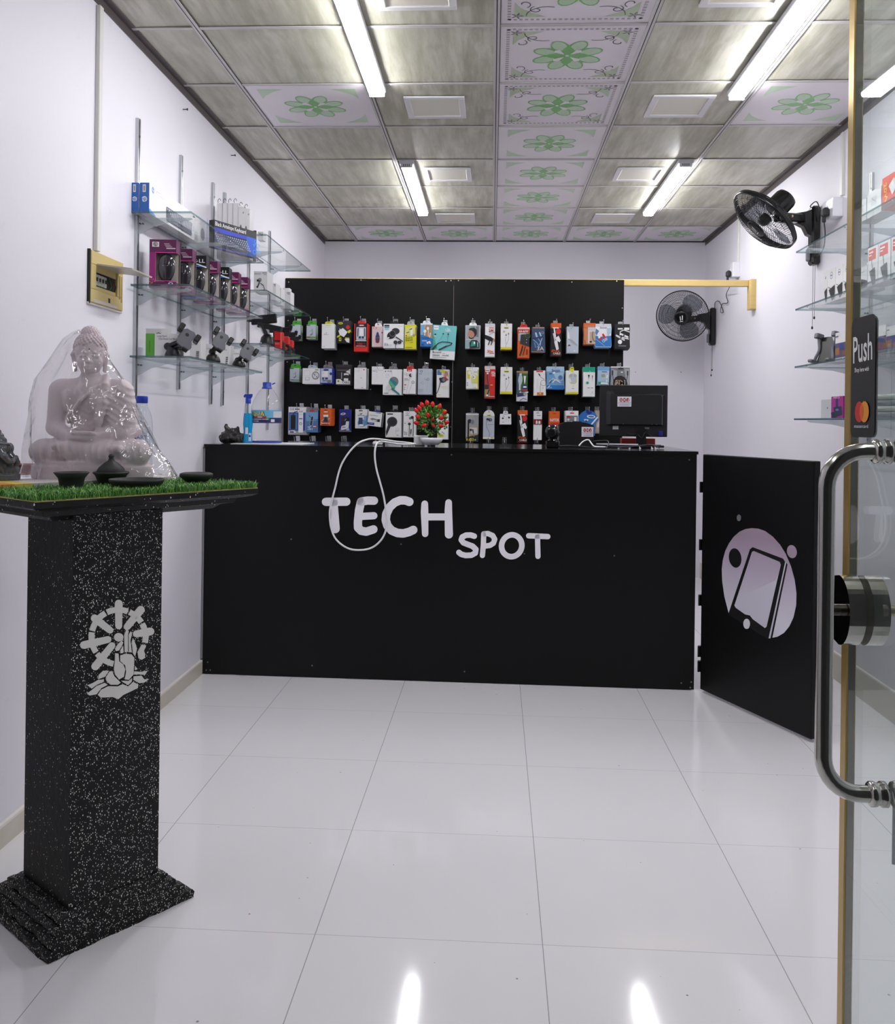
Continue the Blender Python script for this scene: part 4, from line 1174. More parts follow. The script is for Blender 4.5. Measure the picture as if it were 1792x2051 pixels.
RZ = (2.066, 1.796, 1.527, 1.283)
for k in range(4):
    shelf('r', 3.05, 4.222, RZ[k], .286, [3.25, 3.68, 4.1], '%s glass shelf on the right wall, %s' % (('highest', 'second highest', 'third highest', 'lowest')[k], ('under the fan and socket', 'under the white mouse cartons', 'under the phone stand', 'under the pink carton')[k]), 'glass shelves on the right wall')
for y, w_ in ((3.25, 'nearest the entrance'), (3.68, 'middle'), (4.1, 'furthest from the entrance')): rail('r', y, 1.12, 2.4, 'slim steel shelf upright on the right wall, %s' % w_)

# ------------------------------------------------------------------ box maker
def carton(nm, lab, cat, A, U, h, d, front, side, top=None, art=None, grp=None, back=None):
    """upright carton: A bottom-left corner of its front face, U the vector along the front, h high, d deep"""
    A, U = Vector(A), Vector(U); w_ = U.length; ux = U.normalized(); n = Vector((ux.y, -ux.x, 0))
    m = MB(); bk = n * -d
    vs = [A, A + U, A + U + bk, A + bk]; vs = vs + [v + Vector((0, 0, h)) for v in vs]
    m.add(vs, [[0, 1, 5, 4], [1, 2, 6, 5], [2, 3, 7, 6], [3, 0, 4, 7], [4, 5, 6, 7], [3, 2, 1, 0]], [front, side, side, side, top or side, side])
    if art: art(Art(m, A + Vector((0, 0, h)), U, (0, 0, -h), n), Art(m, A + Vector((0, 0, h)) + bk, -bk, (0, 0, -h), -ux), Art(m, A + Vector((0, 0, h)) + U, bk, (0, 0, -h), ux))
    return solo(nm, m, lab, cat, grp, tuple(A + U / 2 + bk / 2))
BX = col(226, 225, 226, rough=.4); BXS = col(206, 205, 207, rough=.45)
INK, INK2, GREY = col(36, 36, 40, rough=.5), col(90, 90, 96, rough=.5), col(150, 150, 154, rough=.5)
# ---- white keyboard cartons with blue ends
HPB = col(34, 96, 178, rough=.4); LBL = col(92, 140, 214, rough=.4)
for i, (x0, x1, lab) in enumerate(((261, 277.5, 'white keyboard carton with a blue end on the top left shelf, against the wall'), (279.5, 298.5, 'white keyboard carton with a blue end on the top left shelf, nearer the front'))):
    A = onY(x0, 424, 3.36); B = onY(x1, 424, 3.36); A.z = B.z = LZ1[0] + .0005
    def art(F, L_, R_):
        F.rect(0, 0, 1, 1, HPB); F.rect(.3, .06, .64, .31, col(224, 226, 228)); F.rect(.38, .1, .56, .27, GREY)
        F.dot(.5, .54, .3, col(226, 234, 244)); F.text('hp', .24, .60, .13, HPB, .5, -.2, .03)
        R_.dot(.06, .17, .022, LBL); R_.text('hp', .047, .205, .07, BX, .028, 0, .02)
        R_.rect(.11, .12, .19, .14, col(196, 190, 196)); R_.rect(.11, .22, .3, .23, col(206, 204, 208))
        R_.poly([(0, 1), (0, .84), (.10, .97), (.10, 1)], col(70, 160, 224))
        R_.rect(.30, .42, .80, .9, col(66, 68, 92))
        for r in range(5):
            for c in range(17): R_.rect(.307 + c * .029, .46 + r * .085, .307 + c * .029 + .019, .51 + r * .085, col(190, 192, 204))
        R_.oval(.895, .74, .045, .24, col(62, 64, 82)); R_.rect(.99, 0, 1, 1, HPB)
    carton('keyboard_carton', lab, 'keyboard box', A, B - A, .118, .60, HPB, BX, BX, art, 'white keyboard cartons with blue ends')
# ---- black keyboard carton
A = Vector((onY(428.5, 470, 4.03).x, 4.03, LZ1[0] + .0005)); B = Vector((onY(513, 470, 4.30).x, 4.30, LZ1[0] + .0005))
def art(F, L_, R_):
    F.rect(0, 0, 1, 1, col(18, 18, 24, rough=.4)); F.rect(0, .27, 1, 1, col(38, 56, 190, rough=.4)); F.rect(.76, .27, 1, .97, col(30, 92, 216, rough=.4))
    F.text('Black Antelope Keyboard', .02, .2, .15, col(236, 236, 236), .72, 0, .03)
    F.poly([(0, .44), (.74, .40), (.77, .46), (.77, .93), (0, .97)], col(30, 32, 50))
    for r in range(5):
        for c in range(16): F.rect(.012 + c * .047, .47 + r * .09, .012 + c * .047 + .034, .53 + r * .09, col(150, 156, 180))
    LB = col(90, 176, 240)
    F.ring(.86, .46, .025, .01, LB); F.line([(.81, .58), (.87, .55), (.83, .66), (.81, .58)], .008, LB); F.ring(.9, .72, .03, .01, LB); F.ring(.84, .86, .035, .01, LB); F.line([(.93, .5), (.96, .6)], .01, LB); F.oval(.95, .82, .02, .07, LB)
carton('keyboard_carton', 'black and blue keyboard carton standing at the front edge of the top left shelf', 'keyboard box', A, B - A, .128, .03, INK, col(20, 20, 26), col(20, 20, 26), art)
# ---- small white cartons with hang loops behind it
for i in range(6):
    x0 = 435 + i * 10.6; Y = 4.315 + (0 if i < 4 else .003 * (i - 3))
    A = onY(x0, 440, Y); B = onY(x0 + (10.2 if i < 4 else 12), 440, Y); z = LZ1[0] + .0005; A.z = B.z = z
    top = onY(x0 + 5, 407 if i < 4 else 410 + 4 * (i - 3), Y).z
    def art(F, L_, R_, i=i):
        if i < 4:
            F.rect(.35, .5, .65, .78, col(200, 200, 204)); F.ring(.5, .6, .18, .07, INK); F.rect(.42, .72, .58, .8, INK); F.rect(.92, 0, 1, 1, col(196, 196, 198))
        else: F.oval(.4, .6, .28, .26, col(110, 112, 120)); F.rect(.7, .1, .9, .13, GREY)
    o = carton('accessory_carton', 'narrow white carton with a black loop behind the black keyboard carton, %s from left' % ('first', 'second', 'third', 'fourth', 'fifth', 'sixth')[i], 'box', A, B - A, top - z, .07, BX, BXS, BXS, art, 'narrow white cartons on the top left shelf')
    c = (A + B) / 2; m = MB(); Lp = [Vector((c.x - .006, c.y - .01, top)), Vector((c.x - .007, c.y - .01, top + .012)), Vector((c.x + .001, c.y - .01, top + .02)), Vector((c.x + .007, c.y - .01, top + .01))]
    m.tube(smooth_pts(Lp, 4), .0013, INK, 6); build('hang_loop', m, o)
A = onY(501, 450, 4.39); B = onY(513, 450, 4.39); A.z = B.z = LZ1[0] + .0005
def art(F, L_, R_): F.rect(0, 0, 1, 1, col(60, 40, 40)); F.poly([(0, .1), (.6, .3), (.3, .7), (0, .6)], col(206, 60, 48)); F.oval(.6, .55, .25, .15, col(220, 200, 196))
carton('accessory_carton', 'dark carton with red print at the far end of the top near shelf', 'box', A, B - A, .155, .01, INK, INK, INK, art)
# ---- little clear-topped carton and cable on the top far shelf
A = onY(516, 468, 4.72); B = onY(527, 468, 4.72); A.z = B.z = LZ2[0] + .0005
def art(F, L_, R_): F.rect(.1, .3, .9, .5, col(120, 120, 150)); F.ring(.4, .35, .2, .06, INK2)
carton('accessory_carton', 'small pale carton alone on the top far shelf', 'box', A, B - A, .045, .06, BX, BXS, BXS, art)

# ---- the boxed mice
MAG, MAG2, PINK, DKB = col(150, 26, 116, rough=.35), col(96, 22, 76, rough=.35), col(214, 48, 150, rough=.4), col(18, 18, 26, rough=.35)
CARD, CARDB = col(186, 180, 172, rough=.6), col(60, 46, 44, rough=.6)
MOUSE = col(44, 42, 50, rough=.12, coat=.5)
mz = LZ1[1] + .0005
ends = [(352, 3.43), (384.5, 3.575), (412.5, 3.72), (435, 3.86), (458.5, 4.005), (477.5, 4.14), (496.5, 4.285)]
mw, md = .104, .072
for i, (xr, Y) in enumerate(ends):
    dell = i in (2, 4)
    h = .19 if i == 0 else .182
    B = onY(xr, 560, Y); B.z = mz
    tilt = .10
    U = Vector((mw * math.cos(tilt), mw * math.sin(tilt), 0)); A = B - U
    ux = U.normalized(); n = Vector((ux.y, -ux.x, 0)); bk = -n * md
    main, dark, acc = (DKB, DKB, col(42, 110, 200)) if dell else (MAG, MAG2, PINK)
    ordn = ('first', 'second', 'third', 'fourth', 'fifth', 'sixth', 'seventh')[i]
    lab = ('black boxed mouse with a blue stripe, %s in the middle left shelf row' if dell else 'magenta boxed computer mouse, %s in the middle left shelf row') % ordn
    t = thing('boxed_mouse', lab, 'mouse box', tuple(A + U / 2 + bk / 2), 0, 'boxed mice in a row on the middle left shelf')
    def P(u, v, dd): return A + U * u + Vector((0, 0, h * v)) + n * dd
    m = MB()
    # shell with a window wrapping over the front and right side
    u0, u1, v0, v1 = .24, 1.0, .12, .73
    def quad(a, b, c, d_, mt): m.add([a, b, c, d_], [[0, 1, 2, 3]], mt)
    quad(P(0, v1, 0), P(1, v1, 0), P(1, 1, 0), P(0, 1, 0), dark); quad(P(0, 0, 0), P(1, 0, 0), P(1, v0, 0), P(0, v0, 0), dark)
    quad(P(0, v0, 0), P(u0, v0, 0), P(u0, v1, 0), P(0, v1, 0), main)
    quad(P(0, 0, 0), P(0, 1, 0), P(0, 1, -md), P(0, 0, -md), col(150, 148, 154, rough=.4)); quad(P(0, 1, 0), P(1, 1, 0), P(1, 1, -md), P(0, 1, -md), main)
    quad(P(0, 0, 0), P(1, 0, 0), P(1, 0, -md), P(0, 0, -md), main); quad(P(0, 0, -md), P(1, 0, -md), P(1, 1, -md), P(0, 1, -md), CARD)
    quad(P(1, v1, 0), P(1, v1, -md), P(1, 1, -md), P(1, 1, 0), dark); quad(P(1, 0, 0), P(1, 0, -md), P(1, v0, -md), P(1, v0, 0), dark)
    quad(P(1, 0, -md * .80), P(1, 0, -md), P(1, 1, -md), P(1, 1, -md * .80), CARDB)
    quad(P(u0 - .02, v0, -md * .55), P(1, v0, -md * .55), P(1, v1, -md * .55), P(u0 - .02, v1, -md * .55), CARD)
    quad(P(u0 - .02, v0, 0), P(u0 - .02, v0, -md * .55), P(u0 - .02, v1, -md * .55), P(u0 - .02, v1, 0), CARD)
    F = Art(m, A + Vector((0, 0, h)), U, (0, 0, -h), n)
    if dell:
        F.text('D', .42, .17, .085, SW, .14, 0, .04); F.text('E', .58, .17, .085, SW, .11, -.6, .04); F.text('LL', .71, .17, .085, SW, .24, 0, .04)
        F.rect(.0, .24, 1, .27, acc); F.line([(.3, .16), (.6, .2), (1.0, .28)], .05, SW); F.rect(0, .975, 1, 1, acc)
    else:
        F.rect(.10, .05, .36, .155, col(228, 224, 228)); F.ring(.23, .10, .07, .02, MAG2); F.text('hp', .175, .125, .06, MAG2, .1, -.2, .02)
        for q in range(4): F.rect(.55 + .03 * q, .085 + q * .03, .75 + .08 * (q == 3) + .05 * q, .095 + q * .03 + .012 * (q == 3), col(220, 200, 214))
        F.line([(.235, .86), (1.0, .86)], .03, PINK); F.line([(.235, .30), (.235, .86)], .02, PINK); F.line([(.235, .275), (1.0, .275)], .03, PINK)
        for q in range(26):
            rq = random.Random(q * 3 + 1); F.dot(rq.uniform(.02, .26), rq.uniform(.82, .98), .014, (col(224, 196, 60), col(206, 86, 60), col(90, 160, 110), col(220, 120, 180))[q % 4])
        F.oval(.84, .925, .09, .028, col(220, 220, 232)); F.oval(.84, .925, .05, .016, col(40, 40, 120)); F.rect(.48, .955, .74, .968, SW)
    build('carton', m, t)
    # the mouse
    m = MB(); nu, nv = 20, 12
    for kx in range(1):
        vs = []; fs = []
        cz = .40 if i == 0 else .38
        for a in range(nv + 1):
            th = PI * a / nv
            for b in range(nu):
                ph_ = 2 * PI * b / nu
                zz_ = -math.cos(th); rad = math.sin(th) ** .75
                wx = .0345 * rad * math.cos(ph_) * (1 - .10 * zz_ * zz_ + .05 * zz_); dy = .017 * rad * math.sin(ph_)
                vs.append(A + U * .61 + Vector((0, 0, h * (cz + .02) + .056 * zz_)) + ux * wx + n * (-.012 + dy))
        for a in range(nv):
            for b in range(nu): fs.append([a * nu + b, a * nu + (b + 1) % nu, (a + 1) * nu + (b + 1) % nu, (a + 1) * nu + b])
        m.add(vs, fs, MOUSE, True)
    cz_ = A + U * .61 + Vector((0, 0, h * (cz + .02)))
    m.tube([cz_ + n * .0045 + Vector((0, 0, .012)), cz_ + n * .001 + Vector((0, 0, .036))], .0042, col(12, 12, 13), 8)
    for sx_ in (-1, 1): m.tube([cz_ + n * .004 + ux * .006 * sx_ + Vector((0, 0, .006)), cz_ - n * .001 + ux * .022 * sx_ + Vector((0, 0, .011))], .0016, col(170, 168, 176, metal=.8, rough=.25), 6)
    m.tube([cz_ - n * .01 + Vector((0, 0, .044)), cz_ - n * .006 + Vector((0, 0, .062))], [.006, .0035], col(24, 24, 26), 8)
    build('mouse', m, t)
# ---- bracket cartons on the middle far shelf
def phoneart(F, s=1.0):
    F.text('BRACKET', .04, .17, .09, INK2, .5); F.rect(.62, .06, .95, .11, GREY); F.rect(.72, .15, .95, .18, GREY)
    F.oval(.45, .42, .14, .1, GREY); F.oval(.3, .45, .08, .06, INK); F.line([(.45, .45), (.36, .66), (.3, .74)], .1, INK2); F.line([(.5, .58), (.72, .68), (.8, .85), (.78, .97)], .05, INK2); F.oval(.28, .76, .07, .05, INK)
A = onY(508, 578, 4.66); B = onY(535, 578, 4.66); z = LZ2[1] + .0005; A.z = B.z = z
def art(F, L_, R_):
    phoneart(F); L_.ring(.6, .3, .16, .07, INK); L_.oval(.5, .62, .2, .06, INK); L_.oval(.5, .9, .2, .06, INK)
carton('bracket_carton', 'white phone bracket carton nearest the boxed mice on the middle far shelf', 'box', A, B - A, onY(520, 543, 4.66).z - z, .12, BX, BXS, BX, art)
for i, (x0, x1, y0, Y) in enumerate(((541, 552, 567, 4.98), (548, 562, 576, 5.18), (562, 581.5, 583.5, 5.36))):
    A = onY(x0, 600, Y); B = onY(x1, 600, Y); A.z = B.z = z
    def art(F, L_, R_):
        F.text('KET', .06, .22, .08, INK2, .3); F.rect(.62, .06, .95, .12, GREY); F.rect(.7, .15, .95, .19, GREY); F.oval(.3, .5, .14, .09, GREY); F.oval(.2, .6, .1, .06, INK); F.line([(.3, .55), (.22, .75)], .1, INK2)
    carton('bracket_carton', 'white phone bracket carton on the middle far shelf, %s' % ('second from the boxed mice', 'third from the boxed mice', 'in front of the black board')[i], 'box', A, B - A, onY(x0, y0, Y).z - z, .1, BX, BXS, BX, art, 'white phone bracket cartons')
A = onY(566, 600, 5.5); B = onY(579, 600, 5.5); A.z = B.z = z
carton('bracket_carton', 'taller white carton behind the furthest bracket carton', 'box', A, B - A, onY(570, 577, 5.5).z - z, .06, BX, BXS, BX)

# ---- bottom near shelf: car mount cartons and mounts
z = LZ1[2] + .0005
for i, (xg, x0, x1, yt, Y) in enumerate(((291, 309.5, 368, 668, 3.42), (358, 368, 402, 680, 3.62), (395, 403, 427, 689, 3.82), (424, 434, 459, 690.5, 4.02), (448, 459.5, 483, 699, 4.20))):
    A = onY(x0, 700, Y); B = onY(x1, 700, Y); A.z = B.z = z; h = onY(x0, yt, Y).z - z
    gd = .055
    def art(F, L_, R_, i=i):
        F.text('Long Neck', .08, .14, .08, INK2, .34); F.text('One-Touch Car Mount', .14, .26, .08, INK2, .66)
        for r in range(4):
            for c in range(3): F.rect(.74 + c * .06, .55 + r * .09, .79 + c * .06, .61 + r * .09, INK2)
    o = carton('mount_carton', 'white car mount carton%s on the bottom left shelf, %s of five' % (' with a green side' if i == 0 else '', ('first', 'second', 'third', 'fourth', 'fifth')[i]), 'box', A, B - A, h, .07, BX, BXS, BX, art, 'white car mount cartons')
    if i == 0:
        # green flank turned towards the entrance
        m = MB(); C_ = onY(xg, 700, Y + .0); C_.z = z; a = C_ + Vector((0, .002, 0))
        m.add([a, A + Vector((-.0005, .002, 0)), A + Vector((-.0005, .002, h)), a + Vector((0, 0, h)), a + Vector((0, .07, 0)), A + Vector((-.0005, .07, 0)), A + Vector((-.0005, .07, h)), a + Vector((0, .07, h))],
              [[0, 1, 2, 3], [4, 7, 6, 5], [3, 2, 6, 7], [0, 3, 7, 4], [1, 5, 6, 2], [0, 4, 5, 1]], [col(92, 172, 50, rough=.45), BXS, col(40, 60, 36), BXS, BXS, BXS])
        G = Art(m, a + Vector((0, 0, h)), A - a, (0, 0, -h), (0, -1, 0)); G.rect(.4, .3, .5, .8, col(74, 142, 40)); build('side_panel', m, o)['label'] = 'green carton side'
        m = MB(); b0 = onY(292, 660, Y + .075); b1 = onY(343, 660, Y + .075); b0.z = b1.z = z + h - .02
        hh = onY(300, 658, Y + .075).z - b0.z
        m.add([b0, b1, b1 + Vector((0, 0, hh)), b0 + Vector((0, 0, hh))], [[0, 1, 2, 3]], BX); mid = (b0 + b1) / 2 + Vector((0, -.001, hh * .55))
        m.tube([mid + Vector((-.012, 0, 0)), mid + Vector((0, 0, .004)), mid + Vector((.012, 0, 0))], .0015, INK, 6); build('hang_tab', m, o)
PGREY, PBLK = col(96, 96, 104, rough=.35), col(16, 16, 18, rough=.35)
def bar(m, a, b, w_, t_, mt, up=(0, 0, 1), ch=.003):
    a, b = Vector(a), Vector(b); d = b - a; L_ = d.length; z_ = d.normalized(); x_ = Vector(up).cross(z_)
    x_ = x_.normalized() if x_.length > 1e-4 else z_.orthogonal().normalized(); y_ = z_.cross(x_)
    M_ = Matrix(((x_.x, y_.x, z_.x, a.x), (x_.y, y_.y, z_.y, a.y), (x_.z, y_.z, z_.z, a.z), (0, 0, 0, 1)))
    m.box((-w_ / 2, -t_ / 2, 0), (w_ / 2, t_ / 2, L_), mt, ch, M_)
def phone_mount(base, elbow, head, sc, lab, Y):
    """base/elbow/head in photo pixels, standing at depth Y on the bottom shelf"""
    b, e, h_ = onY(*base, Y), onY(*elbow, Y + .01), onY(*head, Y)
    b.z = z
    t = thing('phone_mount', lab, 'phone mount', tuple(b), 0, 'grey phone mounts on the bottom left shelf')
    m = MB(); m.lathe([(0, 0), (.034 * sc, 0), (.036 * sc, .006), (.03 * sc, .022), (.022 * sc, .034), (0, .038)], PBLK, 24, Matrix.Translation(b)); build('suction_base', m, t)
    m = MB(); bar(m, b + Vector((0, 0, .025)), e, .026 * sc, .022 * sc, PBLK); bar(m, e, h_, .022 * sc, .018 * sc, PBLK); m.ball(tuple(e), .017 * sc, PBLK, 12, 8); build('arm', m, t)
    # clamp head, a tilted plate with two jaws
    M_ = Matrix.Translation(h_) @ Matrix.Rotation(.35, 4, 'Z') @ Matrix.Rotation(.55, 4, 'Y') @ Matrix.Rotation(-.3, 4, 'X') @ Matrix.Scale(sc, 4)
    m = MB()
    out = [(-.03, .03), (-.018, .042), (.016, .044), (.03, .034), (.026, .004), (.04, -.022), (.032, -.046), (-.022, -.036), (-.032, -.008)]
    m.prism(out, .014, PGREY); m.prism([(p[0] * .8, p[1] * .8) for p in out], .004, PBLK, (0, .001, 0), W=(0, 1, 0)); m.prism(ell(-.004, .018, .008, .007, 12), .0155, PBLK)
    m.v = [tuple(M_ @ Vector(v)) for v in m.v]; c = build('clamp_plate', m, t)
    for sx, sz in ((-1, .03), (1, .022)):
        m = MB(); m.box((sx * .04 - .011, -.034, sz - .016), (sx * .04 + .011, .006, sz + .018), PBLK, .004); m.v = [tuple(M_ @ Vector(v)) for v in m.v]; build('jaw', m, t)
    m = MB(); m.box((.008, -.026, -.05), (.034, .004, -.038), PBLK, .003); m.v = [tuple(M_ @ Vector(v)) for v in m.v]; build('foot_rest', m, t)
phone_mount((347, 711), (336, 694), (371, 680), .92, 'grey and black phone mount leaning over the first car mount carton', 3.40)
phone_mount((426, 716), (425, 705), (440, 684), .90, 'grey and black phone mount in the middle of the bottom left shelf', 3.72)
phone_mount((478, 731), (476, 722), (493, 706), .88, 'grey and black phone mount at the far end of the bottom near shelf', 4.05)

# ---- bottom far shelf: black and red holders
z = LZ2[2] + .0005
REDP = col(206, 36, 36, rough=.3)
def holder(px, Y, kind, sc, lab):
    b = onY(px, 700, Y); b.z = z
    t = thing('phone_holder', lab, 'phone holder', tuple(b), 0, 'black and red phone holders on the far bottom shelf')
    m = MB()
    if kind == 'big':
        m.lathe([(0, 0), (.040, 0), (.042, .012), (.034, .05), (.02, .066), (0, .07)], PBLK, 20, Matrix.Translation(b) @ Matrix.Scale(sc, 4)); build('base', m, t)
        m = MB(); bar(m, b + Vector((0, 0, .05)) * sc, b + Vector((-.028, -.01, .12)) * sc, .03 * sc, .02 * sc, PBLK)
        for q in range(3): bar(m, b + Vector((-.004 - .008 * q, -.014, .062 + .004 * q)) * sc, b + Vector((-.022 - .008 * q, -.02, .102 + .004 * q)) * sc, .003, .003, col(150, 150, 154), ch=0)
        build('neck', m, t)
        m = MB(); bar(m, b + Vector((-.09, 0, .142)) * sc, b + Vector((.05, 0, .156)) * sc, .02 * sc, .05 * sc, PBLK); bar(m, b + Vector((-.05, 0, .12)) * sc, b + Vector((.085, -.02, .092)) * sc, .034 * sc, .03 * sc, PBLK); build('cradle', m, t)
        m = MB(); bar(m, b + Vector((-.098, 0, .135)) * sc, b + Vector((-.098, 0, .172)) * sc, .03 * sc, .024 * sc, PBLK); bar(m, b + Vector((.0, 0, .158)) * sc, b + Vector((.018, 0, .172)) * sc, .018 * sc, .02 * sc, REDP); build('jaw', m, t)
    else:
        bar(m, b, b + Vector((0, 0, .05)) * sc, .055 * sc, .05 * sc, PBLK, (0, 1, 0)); bar(m, b + Vector((-.006, -.026, .022)) * sc, b + Vector((.006, -.026, .04)) * sc, .03 * sc, .006, REDP, (0, 1, 0)); build('base', m, t)
        m = MB(); m.box((b.x - .024 * sc, b.y - .02, b.z + .05 * sc), (b.x + .024 * sc, b.y + .01, b.z + .11 * sc), REDP, .008); bar(m, b + Vector((-.026, -.02, .04)) * sc, b + Vector((-.03, -.02, .12)) * sc, .012, .012, PBLK); build('body', m, t)
        m = MB(); bar(m, b + Vector((-.06, 0, .118)) * sc, b + Vector((.06, 0, .122)) * sc, .022 * sc, .03 * sc, PBLK); bar(m, b + Vector((.06, -.004, .116)) * sc, b + Vector((.066, -.004, .146)) * sc, .014 * sc, .02 * sc, PBLK); build('cradle', m, t)
holder(535, 4.80, 'big', 1.0, 'large all-black phone holder nearest on the bottom far shelf')
holder(560, 5.08, 'red', 1.0, 'first black and red phone holder behind the large black one')
holder(573, 5.30, 'red', .95, 'middle black and red phone holder on the bottom far shelf')
holder(582, 5.50, 'red', .9, 'last black and red phone holder on the bottom far shelf, against the black board')
A = onY(549, 690, 4.98); B = onY(561, 690, 4.98); A.z = B.z = z
carton('accessory_carton', 'small red carton between the large black holder and the red ones', 'box', A, B - A, .115, .05, REDP, REDP, REDP, lambda F, L_, R_: (F.rect(0, .55, 1, .62, PBLK), F.rect(.1, .7, .9, .75, col(230, 120, 110))))

# ------------------------------------------------------------------ fuse box on the left wall
CREAM = col(206, 186, 126, rough=.32)
fx = XL + .0; y0, y1, zb, zt = 2.998, 3.262, 1.648, 1.828
t = thing('fuse_box', 'yellowed plastic fuse box with its flap hanging open on the left wall', 'fuse box', (XL, (y0 + y1) / 2, zb))
m = MB()
def fb(a0, a1, c0, c1, d0, d1, mt, ch=.002): m.box((XL + d0, y0 + (y1 - y0) * a0, zb + (zt - zb) * c0), (XL + d1, y0 + (y1 - y0) * a1, zb + (zt - zb) * c1), mt, ch)
fb(0, 1, .74, 1, 0, .013, CREAM); fb(0, 1, 0, .26, 0, .013, CREAM); fb(0, .15, .26, .74, 0, .013, CREAM); fb(.82, 1, .26, .74, 0, .013, CREAM)
fb(.15, .82, .62, .74, 0, .005, CREAM, 0); fb(.15, .82, .26, .34, 0, .005, CREAM, 0)
fb(-.03, 1.03, -.05, 0, 0, .008, col(214, 206, 202)); fb(.08, .8, .01, .07, .0128, .0136, col(206, 196, 190), 0); fb(-.02, .0, -.03, 1.02, 0, .010, col(28, 26, 24), 0)
fb(.52, .58, .08, .17, .0128, .0136, col(30, 24, 18), 0); fb(.86, .9, .22, .7, .0128, .0136, col(160, 134, 70), 0); fb(.93, .96, .16, .7, .0128, .0136, col(160, 134, 70), 0)
build('case', m, t)
m = MB(); fb(.15, .82, .34, .62, .001, .003, col(16, 15, 14), 0)
for q in range(4): fb(.17 + q * .09, .25 + q * .09, .36, .58, .003, .007, col(178, 182, 170)); fb(.19 + q * .09, .23 + q * .09, .44, .52, .007, .011, col(30, 30, 30))
pts = [Vector((XL + .006, y0 + (y1 - y0) * (.60 + .04 * q), zb + (zt - zb) * .60)) for q in range(4)]
for q, p in enumerate(pts): m.tube([p, p + Vector((.006, .01, -.03)), p + Vector((.002, .004 * q, -.045))], .002, (col(60, 110, 60), INK, col(110, 50, 40), INK)[q], 6)
build('breakers', m, t)
m = MB(); h0, h1 = onX(183, 527, XL + .046), onX(240, 545, XL + .046)
e1 = onP(296, 568, h1, Vector((.25, 1, 0)).normalized())
a, b = Vector((XL + .013, y0 + .04, zb + .134)), Vector((XL + .013, y0 + .225, zb + .134))
o_ = Vector((.118, .02, -.012)); n_ = Vector((.1, 0, 1)).normalized() * .005
vs = [a, b, b + o_, a + o_]; m.add(vs + [v + n_ for v in vs], [[3, 2, 1, 0], [4, 5, 6, 7], [0, 1, 5, 4], [1, 2, 6, 5], [2, 3, 7, 6], [3, 0, 4, 7]], col(186, 178, 166, rough=.35)); o = build('flap', m, t); o['label'] = 'grey cover flap held open'

# ------------------------------------------------------------------ goods on the right wall shelves
def on_shelf(k, x0, x1, ytop, X, h=None):
    """front face parallel to the wall at X between two picture columns"""
    a = onX(x0, 500, X); b = onX(x1, 500, X); zz_ = RZ[k] + .0005
    top = onX((x0 + x1) / 2, ytop, X).z
    A = Vector((X, a.y, zz_)); return A, Vector((0, b.y - a.y, 0)), (h or max(.03, top - zz_))
RR = col(214, 66, 52, rough=.4)
def rcarton(k, x0, x1, yt, X, lab, art=None, front=BX, side=BXS, d=.07, grp=None, h=None):
    A, U, hh = on_shelf(k, x0, x1, yt, X, h)
    return carton('accessory_carton', lab, 'box', A, U, hh, d, front, side, side, art, grp)
XF = XR - .25
def wart(F, L_, R_): F.rect(.3, .25, .7, .6, col(206, 206, 210)); F.line([(.35, .3), (.65, .5)], .02, GREY); F.dot(.85, .85, .03, GREY)
rcarton(0, 1716, 1733.5, 402, XF, 'plain white carton on the highest right shelf, nearest the fan', wart)
rcarton(0, 1735, 1763, 381, XF, 'larger white carton on the highest right shelf, beside the red one', wart)
def art20(F, L_, R_):
    F.rect(0, 0, 1, 1, RR); F.rect(0, .86, 1, 1, col(80, 70, 70)); F.text('20W', .1, .2, .2, col(236, 200, 60), .55, PI / 2 * .9, .02); F.poly([(.4, .35), (.62, .2), (.8, .5), (.6, .68)], col(226, 226, 228)); F.poly([(.62, .2), (.7, .16), (.88, .46), (.8, .5)], col(200, 200, 204))
rcarton(0, 1765, 1800, 349, XF, 'red charger carton marked 20W on the highest right shelf', art20, RR, RR)
for i, (x0, x1, yt) in enumerate(((1650.5, 1657.5, 563), (1657.8, 1673.5, 555), (1674, 1688.5, 548.5), (1689, 1702, 541))):
    def art(F, L_, R_):
        F.ring(.5, .2, .16, .03, col(110, 116, 160)); F.rect(.4, .18, .6, .22, col(110, 116, 160)); F.poly([(.2, .62), (.95, .52), (.95, .9), (.6, .98)], INK); F.line([(.1, .52), (.3, .56), (.5, .6)], .03, INK2)
    rcarton(1, x0, x1, yt, XF + .02, 'white carton picturing a dark mouse, %s of four on the second right shelf' % ('first', 'second', 'third', 'fourth')[i], art, grp='white mouse cartons on the second right shelf', h=.145)
rcarton(1, 1710, 1737, 536, XF + .03, 'plain white carton behind the loose dark mouse', lambda F, L_, R_: F.rect(.3, .2, .8, .23, GREY))
for i, (x0, x1, yt) in enumerate(((1738, 1758, 523), (1759, 1783, 512), (1785, 1812, 500))):
    def art(F, L_, R_): F.rect(.1, .06, .8, .34, RR); F.rect(.15, .12, .55, .16, SW); F.rect(.15, .2, .4, .23, SW); F.line([(.4, .34), (.5, .58)], .03, INK); F.poly([(.2, .62), (.75, .55), (.8, .98), (.5, 1)], INK2)
    rcarton(1, x0, x1, yt, XF, 'white carton with a red band seen through the door glass, %s of three' % ('first', 'second', 'third')[i], art, grp='white cartons with red bands', h=.15)
p = onX(1718, 566, XF - .01); m = MB(); m.ball((0, 0, 0), (.034, .06, .02), MOUSE, 20, 10); m.v = [tuple(Vector(v) + Vector((p.x, p.y, RZ[1] + .0205))) for v in m.v]
solo('computer_mouse', m, 'loose dark computer mouse on the second right shelf behind the door edge', 'mouse', None, (p.x, p.y, RZ[1]))
